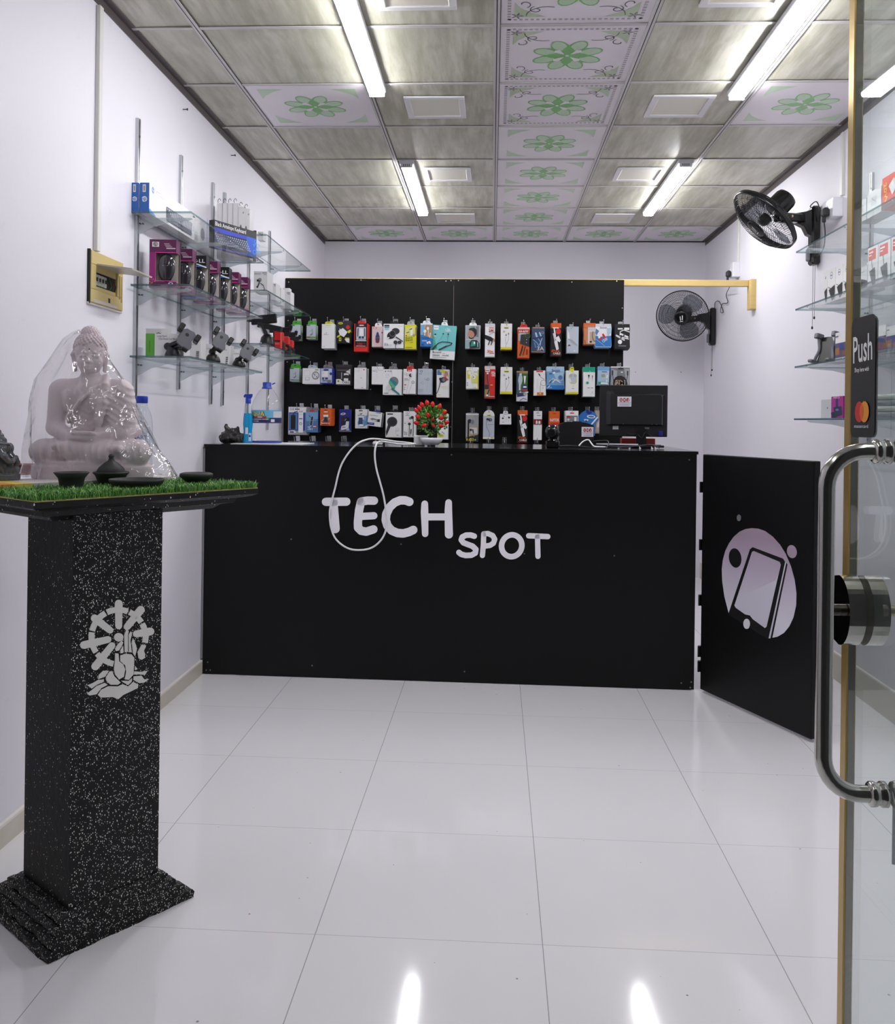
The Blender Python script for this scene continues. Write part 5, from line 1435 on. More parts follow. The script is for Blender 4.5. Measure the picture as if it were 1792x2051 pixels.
def artp(F, L_, R_):
    F.rect(0, .38, 1, .9, col(86, 76, 110)); F.rect(0, .55, .4, .8, col(150, 104, 62)); F.rect(.4, .42, .75, .62, col(52, 66, 140)); F.rect(.7, .66, 1, .85, col(120, 86, 60)); F.rect(.05, .12, .3, .16, INK2)
rcarton(2, 1651, 1676, 676, XF + .03, 'white carton with a dark photo print behind the phone stand', lambda F, L_, R_: (F.rect(0, .35, 1, .8, col(60, 62, 120)), F.rect(.3, .5, .8, .8, col(150, 110, 70)), F.rect(.2, .05, .6, .1, INK2)))
rcarton(2, 1675, 1697, 664, XF + .0, 'white carton with a blue and brown print beside the phone stand', artp)
for i, (x0, x1) in enumerate(((1754, 1776), (1777, 1800))):
    rcarton(2, x0, x1, 652, XF, 'white carton with a dark photo strip seen through the door glass, %s one' % ('left', 'right')[i], artp, grp='printed cartons on the third right shelf')
# phone stand
b = onX(1650, 720, XF - .0); b.z = RZ[2] + .0005
t = thing('phone_stand', 'grey and black phone stand at the far end of the third right shelf', 'phone stand', tuple(b))
Ms_ = Matrix.Translation(b) @ Matrix.Rotation(-PI / 2 + .35, 4, 'Z') @ Matrix.Rotation(-.22, 4, 'X')
m = MB(); m.prism([(-.05, .004), (.05, .004), (.036, .05), (.05, .12), (-.05, .12), (-.036, .05)], .012, PBLK, (0, .01, 0)); m.v = [tuple(Ms_ @ Vector(v)) for v in m.v]; build('back_plate', m, t)
for sx in (-1, 1):
    m = MB(); pts = smooth_pts([(sx * .05, -.004, .0), (sx * .056, -.006, .02), (sx * .042, -.004, .06), (sx * .052, -.006, .1), (sx * .056, -.008, .125)], 4)
    m.tube(pts, .007, PGREY, 8); m.box((sx * .054 - .012, -.03, .112), (sx * .054 + .012, .01, .136), PGREY, .004); m.box((sx * .056 - .013, -.036, .0), (sx * .056 + .013, .008, .014), PGREY, .004)
    m.v = [tuple(Ms_ @ Vector(v)) for v in m.v]; build('side_arm', m, t)
# lowest shelf
rcarton(3, 1648, 1668, 800, XF + .05, 'plain grey-white card on the lowest right shelf', lambda F, L_, R_: F.oval(.65, .45, .05, .05, INK2), col(205, 205, 210, rough=.5), d=.02)
def artm(F, L_, R_):
    F.rect(0, 0, 1, 1, col(168, 40, 140)); F.text('MT3', .2, .1, .08, SW, .5); F.rect(.4, .12, .6, .5, col(46, 52, 96)); F.poly([(.2, .5), (.9, .45), (.95, .85), (.4, .95)], col(38, 44, 76)); F.poly([(.0, .75), (.3, .7), (.5, .98), (.1, .98)], col(30, 34, 60)); F.oval(.55, .62, .15, .05, col(96, 120, 190))
rcarton(3, 1668.5, 1692, 793.5, XF + .0, 'pink and navy carton on the lowest right shelf', artm, col(168, 40, 140, rough=.4), col(140, 30, 116, rough=.4))
p = onX(1785, 800, XF + .05); m = MB(); CG = glass('coil_pack_plastic', (.7, .76, .74), .06, 1.5, .2, (.3, .36, .38, 1))
for q in range(4): m.tube([(.05 * math.cos(a), .07 * math.sin(a), .012 + .022 * q) for a in [2 * PI * k / 24 for k in range(24)]], .012, (col(92, 104, 112, rough=.25), col(150, 158, 150, rough=.3))[q % 2], 8, closed=True)
m.v = [tuple(Vector(v) + Vector((p.x, p.y, RZ[3] + .001))) for v in m.v]; solo('coiled_cable', m, 'coil of grey cable on the lowest right shelf behind the glass door', 'cable', None, (p.x, p.y, RZ[3]))
# ================================================================== PACKS HANGING ON THE DISPLAY BOARD
PC = dict(W=(244, 243, 244), w=(220, 220, 226), K=(20, 20, 23), k=(48, 48, 54), g=(128, 128, 134), G=(74, 176, 44), gd=(60, 110, 50), gl=(150, 170, 150), Y=(226, 218, 40), y=(224, 224, 120),
          R=(214, 44, 38), r=(176, 60, 60), dr=(128, 32, 36), P=(226, 206, 208), O=(226, 100, 36), o=(206, 132, 92), B=(46, 120, 196), b=(120, 170, 214), lb=(176, 206, 230), N=(40, 48, 150), n=(52, 56, 110),
          T=(120, 202, 204), t=(70, 178, 150), tg=(30, 160, 130), br=(172, 140, 104), sk=(196, 140, 116), dk=(44, 36, 36), s=(172, 176, 180), sl=(196, 204, 216), db=(62, 84, 116), tan=(190, 172, 146), pur=(80, 60, 96), a=(84, 128, 184), te=(50, 130, 140))
def pc(c): return col(*PC[c], rough=.38)
def draw(A, ops):
    for o in ops:
        k = o[0]
        if k == 'r': A.rect(o[1], o[2], o[3], o[4], pc(o[5]))
        elif k == 'o': A.oval(o[1], o[2], o[3], o[4], pc(o[5]), o[6] if len(o) > 6 else 0)
        elif k == 'l': A.line(o[1], o[2], pc(o[3]))
        elif k == 'p': A.poly(o[1], pc(o[2]))
        elif k == 'g': A.ring(o[1], o[2], o[3], o[4], pc(o[5]))
        elif k == 't': A.text(o[1], o[2], o[3], o[4], pc(o[5]), o[6] if len(o) > 6 else None, o[7] if len(o) > 7 else 0, .02)
HOOK = col(200, 202, 205, rough=.2, metal=1.0)
def hook(P, Yf, what):
    """steel hook screwed to the board at P, prong reaching to Yf"""
    t = thing('display_hook', ('steel display hook holding %s' % what) if what[0] != '!' else what[1:], 'hook', (P.x, BY, P.z), 0, 'steel hooks on the black display boards')
    m = MB(); m.box((-.014, -.0035, -.018), (.014, -.0002, .034), HOOK, .001); m.box((-.014, -.014, .018), (.014, -.003, .034), HOOK, .001); build('back_plate', m, t, False)
    L_ = BY - Yf + .022
    m = MB(); m.tube([(0, -.003, -.002), (0, -L_ + .012, -.0005), (0, -L_ + .002, .004), (-.001, -L_ - .004, .022), (-.001, -L_ - .005, .028)], .0019, HOOK, 6); m.ball((-.001, -L_ - .005, .029), .0032, HOOK, 8, 6); build('prong', m, t, False)
    return t
def pack(nm, what, x0, y0, x1, y1, ops, side='w', body='W', n=4, d=.02, Yf=None, tab=None, shape=None, rot=0.0, where='', row='', gap=.004, jit=.0025, cat='packet', taper=0.0):
    """one front packet measured in the photograph, with its spares behind it on the same hook"""
    Yf = Yf or (BY - .03 - n * (d + gap))
    tl, brr = onY(x0, y0, Yf), onY(x1, y1, Yf)
    w_, h_ = brr.x - tl.x, tl.z - brr.z
    C = Vector(((tl.x + brr.x) / 2, Yf, tl.z))
    m = MB()
    if shape == 'arch':
        q = [(w_ / 2 * math.cos(a), -w_ / 2 + w_ / 2 * math.sin(a)) for a in [PI * k / 10 for k in range(11)]]
        poly = [(w_ / 2, -h_)] + q + [(-w_ / 2, -h_)]
    elif shape == 'bag':
        poly = [(w_ * .47, 0), (w_ * .5, -h_ * .2), (w_ * .48, -h_ * .5), (w_ * .51, -h_ * .93), (w_ * .46, -h_), (-w_ * .45, -h_), (-w_ * .51, -h_ * .94), (-w_ * .48, -h_ * .5), (-w_ * .5, -h_ * .2), (-w_ * .47, 0)]
    elif shape == 'shirt':
        poly = [(.10, 0), (.30, -.08), (.5, -.35), (.34, -.46), (.36, -1), (-.32, -1), (-.36, -.5), (-.5, -.5), (-.48, -.3), (-.3, -.1), (-.12, 0), (0, -.06)]
        poly = [(p[0] * w_, p[1] * h_) for p in poly]
    else:
        poly = [(w_ / 2, 0), (w_ / 2 * (1 + taper), -h_), (-w_ / 2 * (1 + taper), -h_), (-w_ / 2, 0)]
    m.prism(poly, d, pc(body), (0, d, 0), (1, 0, 0), (0, 0, 1), (0, -1, 0), side=pc(side))
    A = Art(m, (-w_ / 2, 0, 0), (w_, 0, 0), (0, 0, -h_), (0, -1, 0))
    draw(A, ops)
    if rot:
        R_ = Matrix.Rotation(rot, 4, 'Y'); m.v = [tuple(R_ @ Vector(v)) for v in m.v]
    lab = '%s, %s' % (what, where)
    o = build(nm, m, None, True, None); o.location = C
    tag(o, lab, cat, 'packets on the display boards')
    th = 0.012
    if tab:
        tm = MB(); tw, tcol = tab[0] * w_, tab[1]; th = (tab[2] if len(tab) > 2 else .022)
        tp_ = [(tw / 2, -.001), (tw / 2, th * .55), (tw * .36, th), (-tw * .36, th), (-tw / 2, th * .55), (-tw / 2, -.001)]
        if tcol == 'clear': mt = glass_tab()
        else: mt = pc(tcol)
        tm.prism(tp_, .001, mt, (0, d * .5, 0)); tm.add([(-.008, d * .5 - .0013, th * .5), (.008, d * .5 - .0013, th * .5), (.004, d * .5 - .0013, th * .72), (-.004, d * .5 - .0013, th * .72)], [[0, 1, 2, 3]], pc('k'))
        if rot: tm.v = [tuple(R_ @ Vector(v)) for v in tm.v]
        build('hang_tab', tm, o, False)
    rk = random.Random(int(x0 * 7 + y0))
    step = (BY - .028 - Yf - d) / max(1, n - 1) if n > 1 else 0
    step = min(step, d + gap + .006)
    for k in range(1, n):
        dup(o, (rk.uniform(-jit, jit), k * step, rk.uniform(-jit, jit) - .0006 * k), 'spare packet hanging behind the front %s' % what, 'spares behind the %s' % what)
    hz = C.z + (th * .6 if tab else -.008)
    hook(Vector((C.x, BY, hz)), Yf, 'the ' + what)
    return o
_gt = []
def glass_tab():
    if not _gt: _gt.append(glass('clear_hang_tab', (.7, .7, .72), .1, 1.5, .35, (.5, .5, .52, 1)))
    return _gt[0]
CHG = [('p', [(.32, .38), (.62, .3), (.68, .68), (.42, .78)], 'g'), ('p', [(.3, .36), (.56, .28), (.6, .62), (.36, .7)], 'sl'), ('r', .38, .42, .5, .46, 'g')]
gch = [('r', 0, .02, .4, .08, 'gd'), ('r', 0, .82, 1, .96, 'gl'), ('r', .05, .86, .95, .93, 'G')] + CHG + [('r', .05, .84, .4, .9, 'r')]
buds = [('o', .35, .3, .14, .07, 'g'), ('o', .62, .42, .13, .07, 'g'), ('l', [(.38, .34), (.36, .6)], .02, 'g'), ('l', [(.62, .46), (.58, .9)], .02, 'g')]
cable2a = [('r', 0, .92, 1, 1, 'Y'), ('r', .28, .14, .7, .2, 'Y'), ('r', .33, .155, .65, .185, 'gd'), ('p', [(.45, .05), (.53, .0), (.6, .05), (.53, .1)], 'y'), ('t', '2A', .18, .34, .07, 'g', .22), ('p', [(.4, .46), (.5, .4), (.54, .47)], 'k'), ('p', [(.64, .42), (.7, .34), (.76, .42)], 'k'), ('l', [(.46, .5), (.4, .66), (.48, .8), (.46, .92)], .018, 'g'), ('l', [(.7, .44), (.74, .6), (.6, .72), (.5, .82)], .018, 'g')]
ipick = [('r', 0, 0, 1, .15, 'O'), ('r', 0, .15, 1, 1, 'K'), ('o', .7, .25, .26, .09, 'R'), ('r', .15, .13, .75, .16, 'W'), ('l', [(.3, .18), (.42, .42), (.55, .5)], .14, 'W'), ('l', [(.22, .32), (.4, .55)], .12, 'w'), ('p', [(.45, .44), (.75, .38), (.95, .52), (.85, .58), (.55, .52)], 'W'), ('p', [(.3, .56), (.6, .5), (.72, .68), (.78, .78), (.55, .82), (.4, .68)], 'W'), ('t', 'iPick', .05, .87, .075, 'O', .85), ('t', 'CABLE', .2, .935, .055, 'W', .75), ('r', .1, .95, .9, .965, 'R')]
ear_big = [('o', .60, .30, .20, .13, 'k'), ('o', .40, .46, .24, .15, 'K', -.6), ('o', .25, .58, .05, .03, 'W', -.6), ('g', .45, .40, .14, .025, 'g'), ('l', [(.62, .54), (.95, .72)], .05, 'k'), ('o', .6, .76, .1, .08, 'k'), ('o', .8, .76, .1, .07, 'k'), ('l', [(.66, .8), (.6, .92), (.62, 1)], .03, 'k')]
R1, R2, R3 = 'top row', 'middle row', 'bottom row'
def nth(k, side, row): return '%s from the %s, %s' % (('first', 'second', 'third', 'fourth', 'fifth', 'sixth', 'seventh', 'eighth', 'ninth', 'tenth')[k - 1], side, row)
L, Rr = 'left', 'right'
pack('charger_pack', 'clear charger blister with a green top', 583, 650, 601, 681, gch, 'gl', 'sl', 4, .016, tab=(.78, 'G', .026), where=nth(1, L, R1))
pack('charger_pack', 'clear charger blister with a red mark', 614, 650, 632, 679, gch, 'gl', 'sl', 4, .016, tab=(.78, 'G', .026), where=nth(2, L, R1))
pack('earphone_box', 'tall plain white box with a yellow tab', 644.5, 649, 669.5, 698, [('r', .3, .04, .7, .07, 'y'), ('r', .2, .12, .75, .13, 'w'), ('l', [(.22, .44), (.22, .38)], .02, 'g'), ('l', [(.36, .44), (.34, .36), (.42, .36)], .02, 'g'), ('r', .15, .43, .55, .44, 'g'), ('r', .1, .92, .14, .94, 'g'), ('r', .22, .92, .26, .94, 'g')], 's', 'W', 4, .024, tab=(.55, 'Y', .018), where=nth(3, L, R1))
pack('charger_pack', 'black charger box with yellow flashes', 675, 642.5, 702.5, 688, [('r', 0, 0, 1, .5, 'k'), ('o', .25, .11, .17, .05, 'Y'), ('o', .25, .11, .12, .02, 'gd'), ('o', .78, .28, .14, .09, 'R'), ('p', [(.1, .44), (.42, .32), (.76, .5), (.5, .72), (.2, .62)], 'W'), ('l', [(.2, .36), (.28, .46)], .06, 'W'), ('p', [(.74, .46), (.96, .38), (1, .48), (.84, .56)], 'Y'), ('p', [(0, .68), (.2, .62), (.26, .68), (0, .76)], 'Y'), ('r', .15, .74, .32, .9, 'Y'), ('r', .2, .78, .27, .86, 'K'), ('p', [(.55, .8), (.9, .78), (.9, .98), (.7, .94)], 'W'), ('r', .6, .74, .88, .79, 'Y')], 'K', 'K', 3, .02, where=nth(4, L, R1))
pack('cable_box', 'bright red cable box with a black window', 709.5, 648, 736, 704, [('r', .06, .0, .94, .83, 'K'), ('r', .16, .13, .86, .58, 'w'), ('r', .2, .15, .82, .56, 'sl'), ('r', .38, .17, .66, .44, 'W'), ('l', [(.28, .18), (.26, .46)], .06, 'k'), ('l', [(.76, .18), (.78, .46)], .06, 'k'), ('r', .34, .46, .5, .54, 'n'), ('r', .56, .46, .72, .54, 'n'), ('r', .12, .6, .9, .63, 'W'), ('t', '200', .22, .78, .09, 'R', .4), ('g', .74, .73, .06, .02, 'r'), ('r', .32, .04, .74, .09, 'R'), ('r', .4, .05, .68, .08, 'W'), ('r', .15, .8, .85, .815, 'w')], 'R', 'R', 4, .02, tab=(.5, 'R', .02), where=nth(5, L, R1))
pack('car_charger_box', 'white box picturing a dark car charger', 745, 654, 768, 695, [('r', .1, .03, .4, .11, 'R'), ('r', .15, .05, .35, .09, 'W'), ('o', .48, .58, .19, .24, 'pur'), ('o', .48, .42, .11, .16, 'n'), ('o', .48, .74, .17, .07, 'dr'), ('o', .86, .3, .05, .04, 'k'), ('r', .3, .54, .66, .56, 'g'), ('r', .2, .93, .8, .95, 'P')], 'r', 'P', 3, .022, tab=(.55, 'W', .024), where=nth(6, L, R1))
pack('earphone_box', 'wide white earphone box lettered E6', 768, 648.5, 808, 697.5, [('r', .04, .04, .29, .1, 'K'), ('r', .04, .11, .29, .16, 'te'), ('r', .05, .17, .28, .26, 'lb'), ('r', .7, .08, .95, .1, 'w')] + ear_big + [('t', 'E6', .06, .9, .1, 'g', .2), ('r', .29, .84, .45, .9, 'w')], 's', 'W', 4, .022, tab=(.4, 'K', .02), where=nth(7, L, R1))
pack('earphone_box', 'yellow box with brush lettering', 810.5, 650.5, 833, 699, [('r', 0, 0, 1, .44, 'br'), ('r', 0, 0, 1, .1, 'Y'), ('p', [(.05, .1), (.9, .05), (.9, .46), (0, .5)], 'y'), ('l', [(.15, .34), (.38, .3)], .06, 'pur'), ('l', [(.42, .2), (.6, .16), (.52, .3)], .06, 'pur'), ('r', .5, .2, .7, .44, 'W'), ('g', .8, .43, .08, .03, 'k'), ('o', .14, .45, .06, .03, 'R'), ('t', 'Extra', .1, .6, .08, 'gd', .6, -.12), ('t', 'bass', .1, .68, .08, 'gd', .6, -.12), ('l', [(.5, .74), (.72, .72)], .04, 'gd'), ('r', .1, .93, .7, .95, 'gd')], 'y', 'Y', 4, .022, tab=(.6, 's', .024), where=nth(8, L, R1))
pack('earphone_box', 'blue and tan earphone box', 842, 647.5, 865.5, 694, [('p', [(0, .06), (.4, .06), (.2, .5), (0, .5)], 'b'), ('p', [(.42, .06), (1, .06), (1, .66), (.2, .5)], 'br'), ('p', [(0, .5), (.2, .5), (1, .66), (1, 1), (0, 1)], 'B'), ('o', .38, .34, .12, .07, 'W'), ('l', [(.38, .36), (.36, .52)], .06, 'W'), ('o', .62, .22, .1, .07, 'W'), ('l', [(.64, .24), (.66, .56)], .05, 'W'), ('l', [(.82, .42), (.78, .6)], .08, 'W'), ('t', 'muzeo', .1, .66, .07, 'n', .64), ('o', .2, .92, .1, .035, 'n'), ('r', .15, .74, .55, .78, 'lb'), ('p', [(.5, .82), (.8, .76), (.9, .88), (.6, .9)], 'W'), ('r', .66, .84, .76, .88, 'R')], 'B', 'W', 4, .022, tab=(.62, 'W', .018), where=nth(9, L, R1))
pack('neckband_box', 'large teal neckband earphone box', 865, 651.5, 913.5, 720, [('r', 0, 0, 1, .75, 'T'), ('p', [(.0, .1), (.28, .7), (0, .75)], 't'), ('r', .08, .02, .28, .14, 'W'), ('r', .1, .07, .26, .09, 's'), ('t', '13h', .56, .17, .09, 'W', .2), ('l', [(.56, .17), (.8, .17)], .01, 'W'), ('o', .16, .28, .045, .02, 'k'), ('r', .11, .32, .2, .34, 'W'), ('o', .48, .25, .03, .025, 'k'), ('o', .68, .25, .03, .025, 'k'), ('l', [(.47, .27), (.38, .42), (.28, .5)], .008, 'db'), ('l', [(.68, .27), (.68, .46), (.66, .56)], .008, 'db'), ('l', [(.14, .68), (.3, .54), (.46, .49), (.7, .49), (.86, .51), (.82, .56), (.62, .62)], .035, 'k'), ('l', [(.1, .72), (.2, .62)], .07, 'k'), ('l', [(.36, .73), (.64, .61)], .06, 'k'), ('t', 'Mechanical', .1, .83, .055, 'k', .35, -.03), ('t', 'Ultimate', .1, .92, .055, 'k', .3, -.03), ('t', 'model', .5, .91, .055, 'k', .26, -.03), ('r', .1, .945, .66, .96, 'gl'), ('l', [(.5, .83), (.6, .83)], .01, 'k')], 'gl', 'W', 3, .026, tab=(.25, 'W', .022), rot=.055, where=nth(10, L, R1))
pack('earphone_box', 'grey box with a bearded man in profile', 932, 651.5, 961, 698, [('r', .02, .02, .98, .98, 's'), ('r', .72, .04, .9, .5, 'g'), ('p', [(.3, 1), (.28, .75), (.5, .58), (.75, .62), (.96, .78), (.98, .98)], 'k'), ('o', .46, .34, .25, .2, 'sk'), ('p', [(.2, .3), (.16, .42), (.24, .5)], 'sk'), ('p', [(.2, .2), (.3, .12), (.6, .1), (.76, .2), (.78, .36), (.7, .46), (.6, .5), (.62, .4), (.56, .3), (.42, .22)], 'dk'), ('p', [(.22, .46), (.34, .54), (.5, .54), (.6, .44), (.55, .56), (.4, .6), (.26, .56)], 'dk'), ('r', .06, .6, .74, .63, 'w'), ('p', [(.02, .98), (.06, .78), (.2, .68), (.14, .95)], 'T'), ('p', [(.36, .92), (.44, .68), (.66, .7), (.7, .88)], 'tg'), ('o', .62, .76, .06, .06, 'W'), ('p', [(.82, .95), (.8, .72), (.88, .76), (.88, .95)], 'T'), ('r', .34, .03, .64, .08, 't')], 'w', 'w', 3, .022, tab=(.48, 'W', .018), where='first on the right board, top row')
pack('cable_box', 'slim white cable box lettered 2M', 971.5, 648, 990, 714.5, [('r', 0, 0, 1, .1, 'w'), ('t', '2M', .35, .24, .07, 'r', .5), ('r', .4, .12, .9, .14, 'R'), ('r', .42, .245, .88, .26, 'r'), ('p', [(0, .34), (.6, .4), (.9, .46), (.7, .54), (.4, .52), (0, .46)], 'K'), ('l', [(.4, .34), (.98, .26)], .03, 'k'), ('l', [(.5, .52), (.42, .58), (.34, .64)], .09, 'k'), ('l', [(.78, .5), (.7, .58), (.64, .64)], .09, 'k'), ('o', .92, .5, .08, .05, 'o'), ('t', '30w', .25, .88, .085, 'R', .62), ('r', .5, .89, .95, .91, 'r')], 'w', 'W', 4, .018, where='second on the right board, top row')
pack('cable_box', 'straight white cable box with a yellow foot', 1003, 648, 1024.5, 700, cable2a, 'o', 'W', 4, .018, where='third on the right board, top row')
pack('cable_box', 'orange box with a black power bank', 1037, 655.5, 1059.5, 717, [('r', 0, 0, 1, .06, 'P'), ('r', .04, .07, .96, .2, 'r'), ('t', '6A-66W', .1, .17, .08, 'W', .8), ('r', .1, .2, 1, .22, 'W'), ('r', .05, .22, 1, .45, 's'), ('p', [(.25, .24), (1, .2), (1, .64), (.2, .54)], 'k'), ('g', .85, .27, .2, .02, 'G'), ('o', .76, .4, .04, .012, 'W'), ('o', .74, .5, .04, .012, 'W'), ('l', [(.42, .62), (.34, .76), (.2, .92)], .12, 'k'), ('l', [(.66, .62), (.56, .76), (.45, .95)], .06, 'dk'), ('r', .74, .72, .86, .9, 'dr'), ('r', .3, .93, .85, .96, 'o')], 'R', 'O', 4, .018, tab=(.6, 'R', .022), where='fourth on the right board, top row')
pack('cable_bag', 'dark blue cable bag lettered 3A', 1065.5, 655, 1090, 706, [('r', .05, 0, .95, .05, 'br'), ('r', .02, .05, .98, .97, 'db'), ('l', [(.3, .24), (.4, .42)], .14, 'lb'), ('l', [(.6, .22), (.7, .34)], .12, 'lb'), ('g', .84, .22, .08, .03, 'W'), ('p', [(.05, .42), (.9, .36), (.9, .42), (.1, .5)], 'n'), ('l', [(.1, .5), (.4, .62), (.6, .8)], .07, 'b'), ('l', [(.5, .46), (.7, .6), (.66, .74)], .07, 'b'), ('l', [(.8, .44), (.6, .7)], .06, 'lb'), ('l', [(.2, .62), (.3, .8)], .12, 'a'), ('t', '3A', .4, .92, .15, 'P', .56), ('r', .0, .97, 1, 1, 'br')], 'k', 'db', 4, .014, taper=.16, where='fifth on the right board, top row')
pack('cable_bag', 'upper black cable bag with an orange top', 1104, 647, 1123, 714, ipick, 'k', 'K', 4, .014, taper=.1, where='sixth on the right board, top row')
pack('earphone_box', 'pale blue-grey box with a head print', 1135, 654, 1158, 707.5, [('r', .03, .02, .97, .98, 'sl'), ('p', [(.05, .1), (.2, .25), (.25, .45), (.05, .5)], 'W'), ('p', [(.05, .45), (.5, .5), (.9, .68), (.9, .74), (.45, .62)], 's'), ('l', [(.5, .48), (.8, .58)], .02, 'w'), ('o', .22, .72, .1, .04, 'dk'), ('o', .22, .77, .06, .05, 'P'), ('p', [(.3, .06), (.42, .03), (.36, .08)], 't'), ('r', .26, .9, .46, .92, 'lb'), ('r', .6, .9, .74, .93, 'W')], 'gl', 'sl', 3, .022, where='seventh on the right board, top row')
pack('cable_bag', 'orange bag with a clear window', 1169, 647, 1192, 690, [('r', 0, 0, 1, .26, 'O'), ('r', .1, .1, .9, .2, 'o'), ('r', .02, .26, 1, 1, 'o'), ('r', .36, .2, 1, .95, 'P'), ('r', .38, .24, 1, .34, 'sl'), ('p', [(.5, .42), (1, .4), (1, .92), (.52, .9)], 'tan'), ('l', [(.78, .4), (.72, .6), (.82, .8), (1, .86)], .05, 'dk'), ('l', [(.1, .8), (.16, .98)], .04, 'dr'), ('r', .5, .84, .7, .92, 'dk')], 'o', 'O', 4, .014, shape='bag', where='fourth from the right, top row')
pack('cable_bag', 'white and blue zip bags', 1191.5, 648.5, 1224, 696, [('r', .03, .0, .97, .12, 'w'), ('r', .02, .12, .98, .55, 'W'), ('p', [(.02, .5), (.3, .55), (.98, .5), (.98, .96), (.02, .96)], 'B'), ('p', [(.05, .2), (.25, .3), (.1, .5), (.02, .4)], 'a'), ('p', [(.3, .28), (.46, .2), (.72, .46), (.6, .62), (.42, .5)], 'W'), ('p', [(.42, .46), (.5, .4), (.66, .56), (.56, .64)], 'R'), ('o', .3, .62, .1, .08, 'R'), ('o', .26, .57, .07, .05, 'W'), ('l', [(.66, .3), (.7, .4), (.66, .5)], .04, 'W'), ('t', 'Suoxin', .3, .2, .08, 'N', .42), ('p', [(.72, .2), (.95, .15), (.95, .4), (.8, .5)], 'lb'), ('t', '15W', .5, .8, .13, 'W', .34, -.5), ('l', [(.04, .64), (.6, .94)], .02, 'lb')], 'B', 'lb', 4, .014, shape='bag', where='third from the right, top row')
pack('cable_bag', 'black bag with a white cable print', 1231, 649, 1261, 699, [('r', .2, .16, .52, .22, 'W'), ('r', .62, .14, .95, .24, 'W'), ('l', [(.35, .44), (.36, .3), (.6, .24), (.98, .32)], .06, 'W'), ('l', [(.4, .4), (.6, .46), (.85, .52)], .12, 'W'), ('l', [(.1, .46), (.4, .56), (.62, .64)], .12, 'w'), ('l', [(.5, .54), (.9, .6)], .07, 'W'), ('o', .35, .72, .14, .09, 'W'), ('r', .25, .86, .75, .9, 'g'), ('l', [(.05, .1), (.1, .9)], .02, 'k')], 'k', 'K', 4, .016, shape='bag', where='at the right end of the top row')
# ---- middle row
pack('charger_pack', 'clear charger blister with a green domed top', 580.5, 737, 599, 764, gch[:1] + [('r', 0, .86, 1, .97, 'gl'), ('r', .1, .86, .5, .9, 'k'), ('r', .4, .87, .95, .91, 'G')] + CHG, 'gl', 'sl', 4, .016, tab=(.85, 'G', .028), where=nth(1, L, R2))
pack('charger_pack', 'wide white box with a charger and a coiled cable', 606, 737.5, 640, 769, [('r', .1, .14, .44, .5, 'w'), ('r', .12, .16, .42, .48, 'W'), ('r', .14, .56, .42, .8, 'w'), ('r', .2, .6, .36, .72, 'W'), ('r', .72, .08, .92, .12, 'gd'), ('o', .76, .46, .22, .26, 'g'), ('o', .76, .46, .18, .2, 'w'), ('l', [(.66, .36), (.86, .58)], .05, 'g'), ('l', [(.86, .36), (.7, .6)], .05, 'W'), ('r', .04, .92, .9, .93, 's')], 's', 'W', 3, .034, tab=(.42, 'sl', .022), where=nth(2, L, R2))
pack('charger_pack', 'deep blue charger box with a white panel', 641, 737, 667, 769, [('r', .04, .03, .9, .93, 'sl'), ('o', .46, .12, .22, .06, 'N'), ('r', .14, .2, .6, .56, 'W'), ('r', .24, .3, .27, .34, 'k'), ('o', .78, .2, .1, .1, 'lb'), ('o', .82, .36, .1, .09, 'N'), ('r', .18, .6, .3, .72, 'n'), ('r', .4, .6, .6, .72, 'n'), ('t', 'Samsung', .2, .84, .13, 'N', .64), ('o', .7, .84, .16, .1, 'g')], 'N', 'N', 4, .02, tab=(.55, 'clear', .022), where=nth(3, L, R2))
pack('cable_bag', 'dark clear bag lettered CABLE', 672.5, 730, 703.5, 772, [('r', 0, .0, 1, .12, 'k'), ('r', .04, .12, .96, .98, 'dk'), ('p', [(.62, .36), (.92, .2), (.92, .5), (.82, .4)], 'W'), ('r', .52, .42, .82, .52, 'W'), ('r', .52, .66, .8, .78, 'W'), ('p', [(.03, .7), (.3, .7), (.44, .8), (.92, .78), (.92, .95), (.03, .95)], 'W'), ('t', 'CABLE', .42, .91, .1, 'k', .46), ('o', .18, .8, .07, .05, 'Y'), ('o', .18, .8, .04, .03, 'k'), ('r', .08, .26, .9, .29, 'g'), ('o', .2, .5, .12, .16, 'k'), ('l', [(.38, .4), (.38, .68)], .06, 's'), ('o', .68, .56, .18, .06, 'k')], 'k', 'k', 3, .016, shape='bag', where=nth(4, L, R2))
pack('earphone_box', 'tall white box with a small red emblem', 709.5, 736.5, 733, 779, [('o', .8, .09, .06, .03, 'R'), ('r', .08, .14, .5, .15, 'w'), ('r', .08, .18, .4, .19, 'w'), ('o', .58, .48, .03, .02, 'r'), ('l', [(.3, .64), (.34, .74), (.5, .7)], .012, 'w'), ('r', .6, .93, .76, .95, 'R'), ('l', [(.42, .02), (.36, .2)], .012, 's')], 's', 'W', 4, .024, tab=(.5, 'clear', .02), where=nth(5, L, R2))
pack('earphone_box', 'short plain white box with a folded top', 744.5, 734, 767, 770, [('r', 0, .2, 1, .215, 's'), ('r', .05, .25, .35, .27, 'g'), ('o', .45, .3, .03, .02, 'k'), ('l', [(.46, .1), (.6, .14)], .02, 'g'), ('l', [(.46, .3), (.44, .75)], .01, 'w')], 's', 'W', 3, .03, where=nth(6, L, R2))
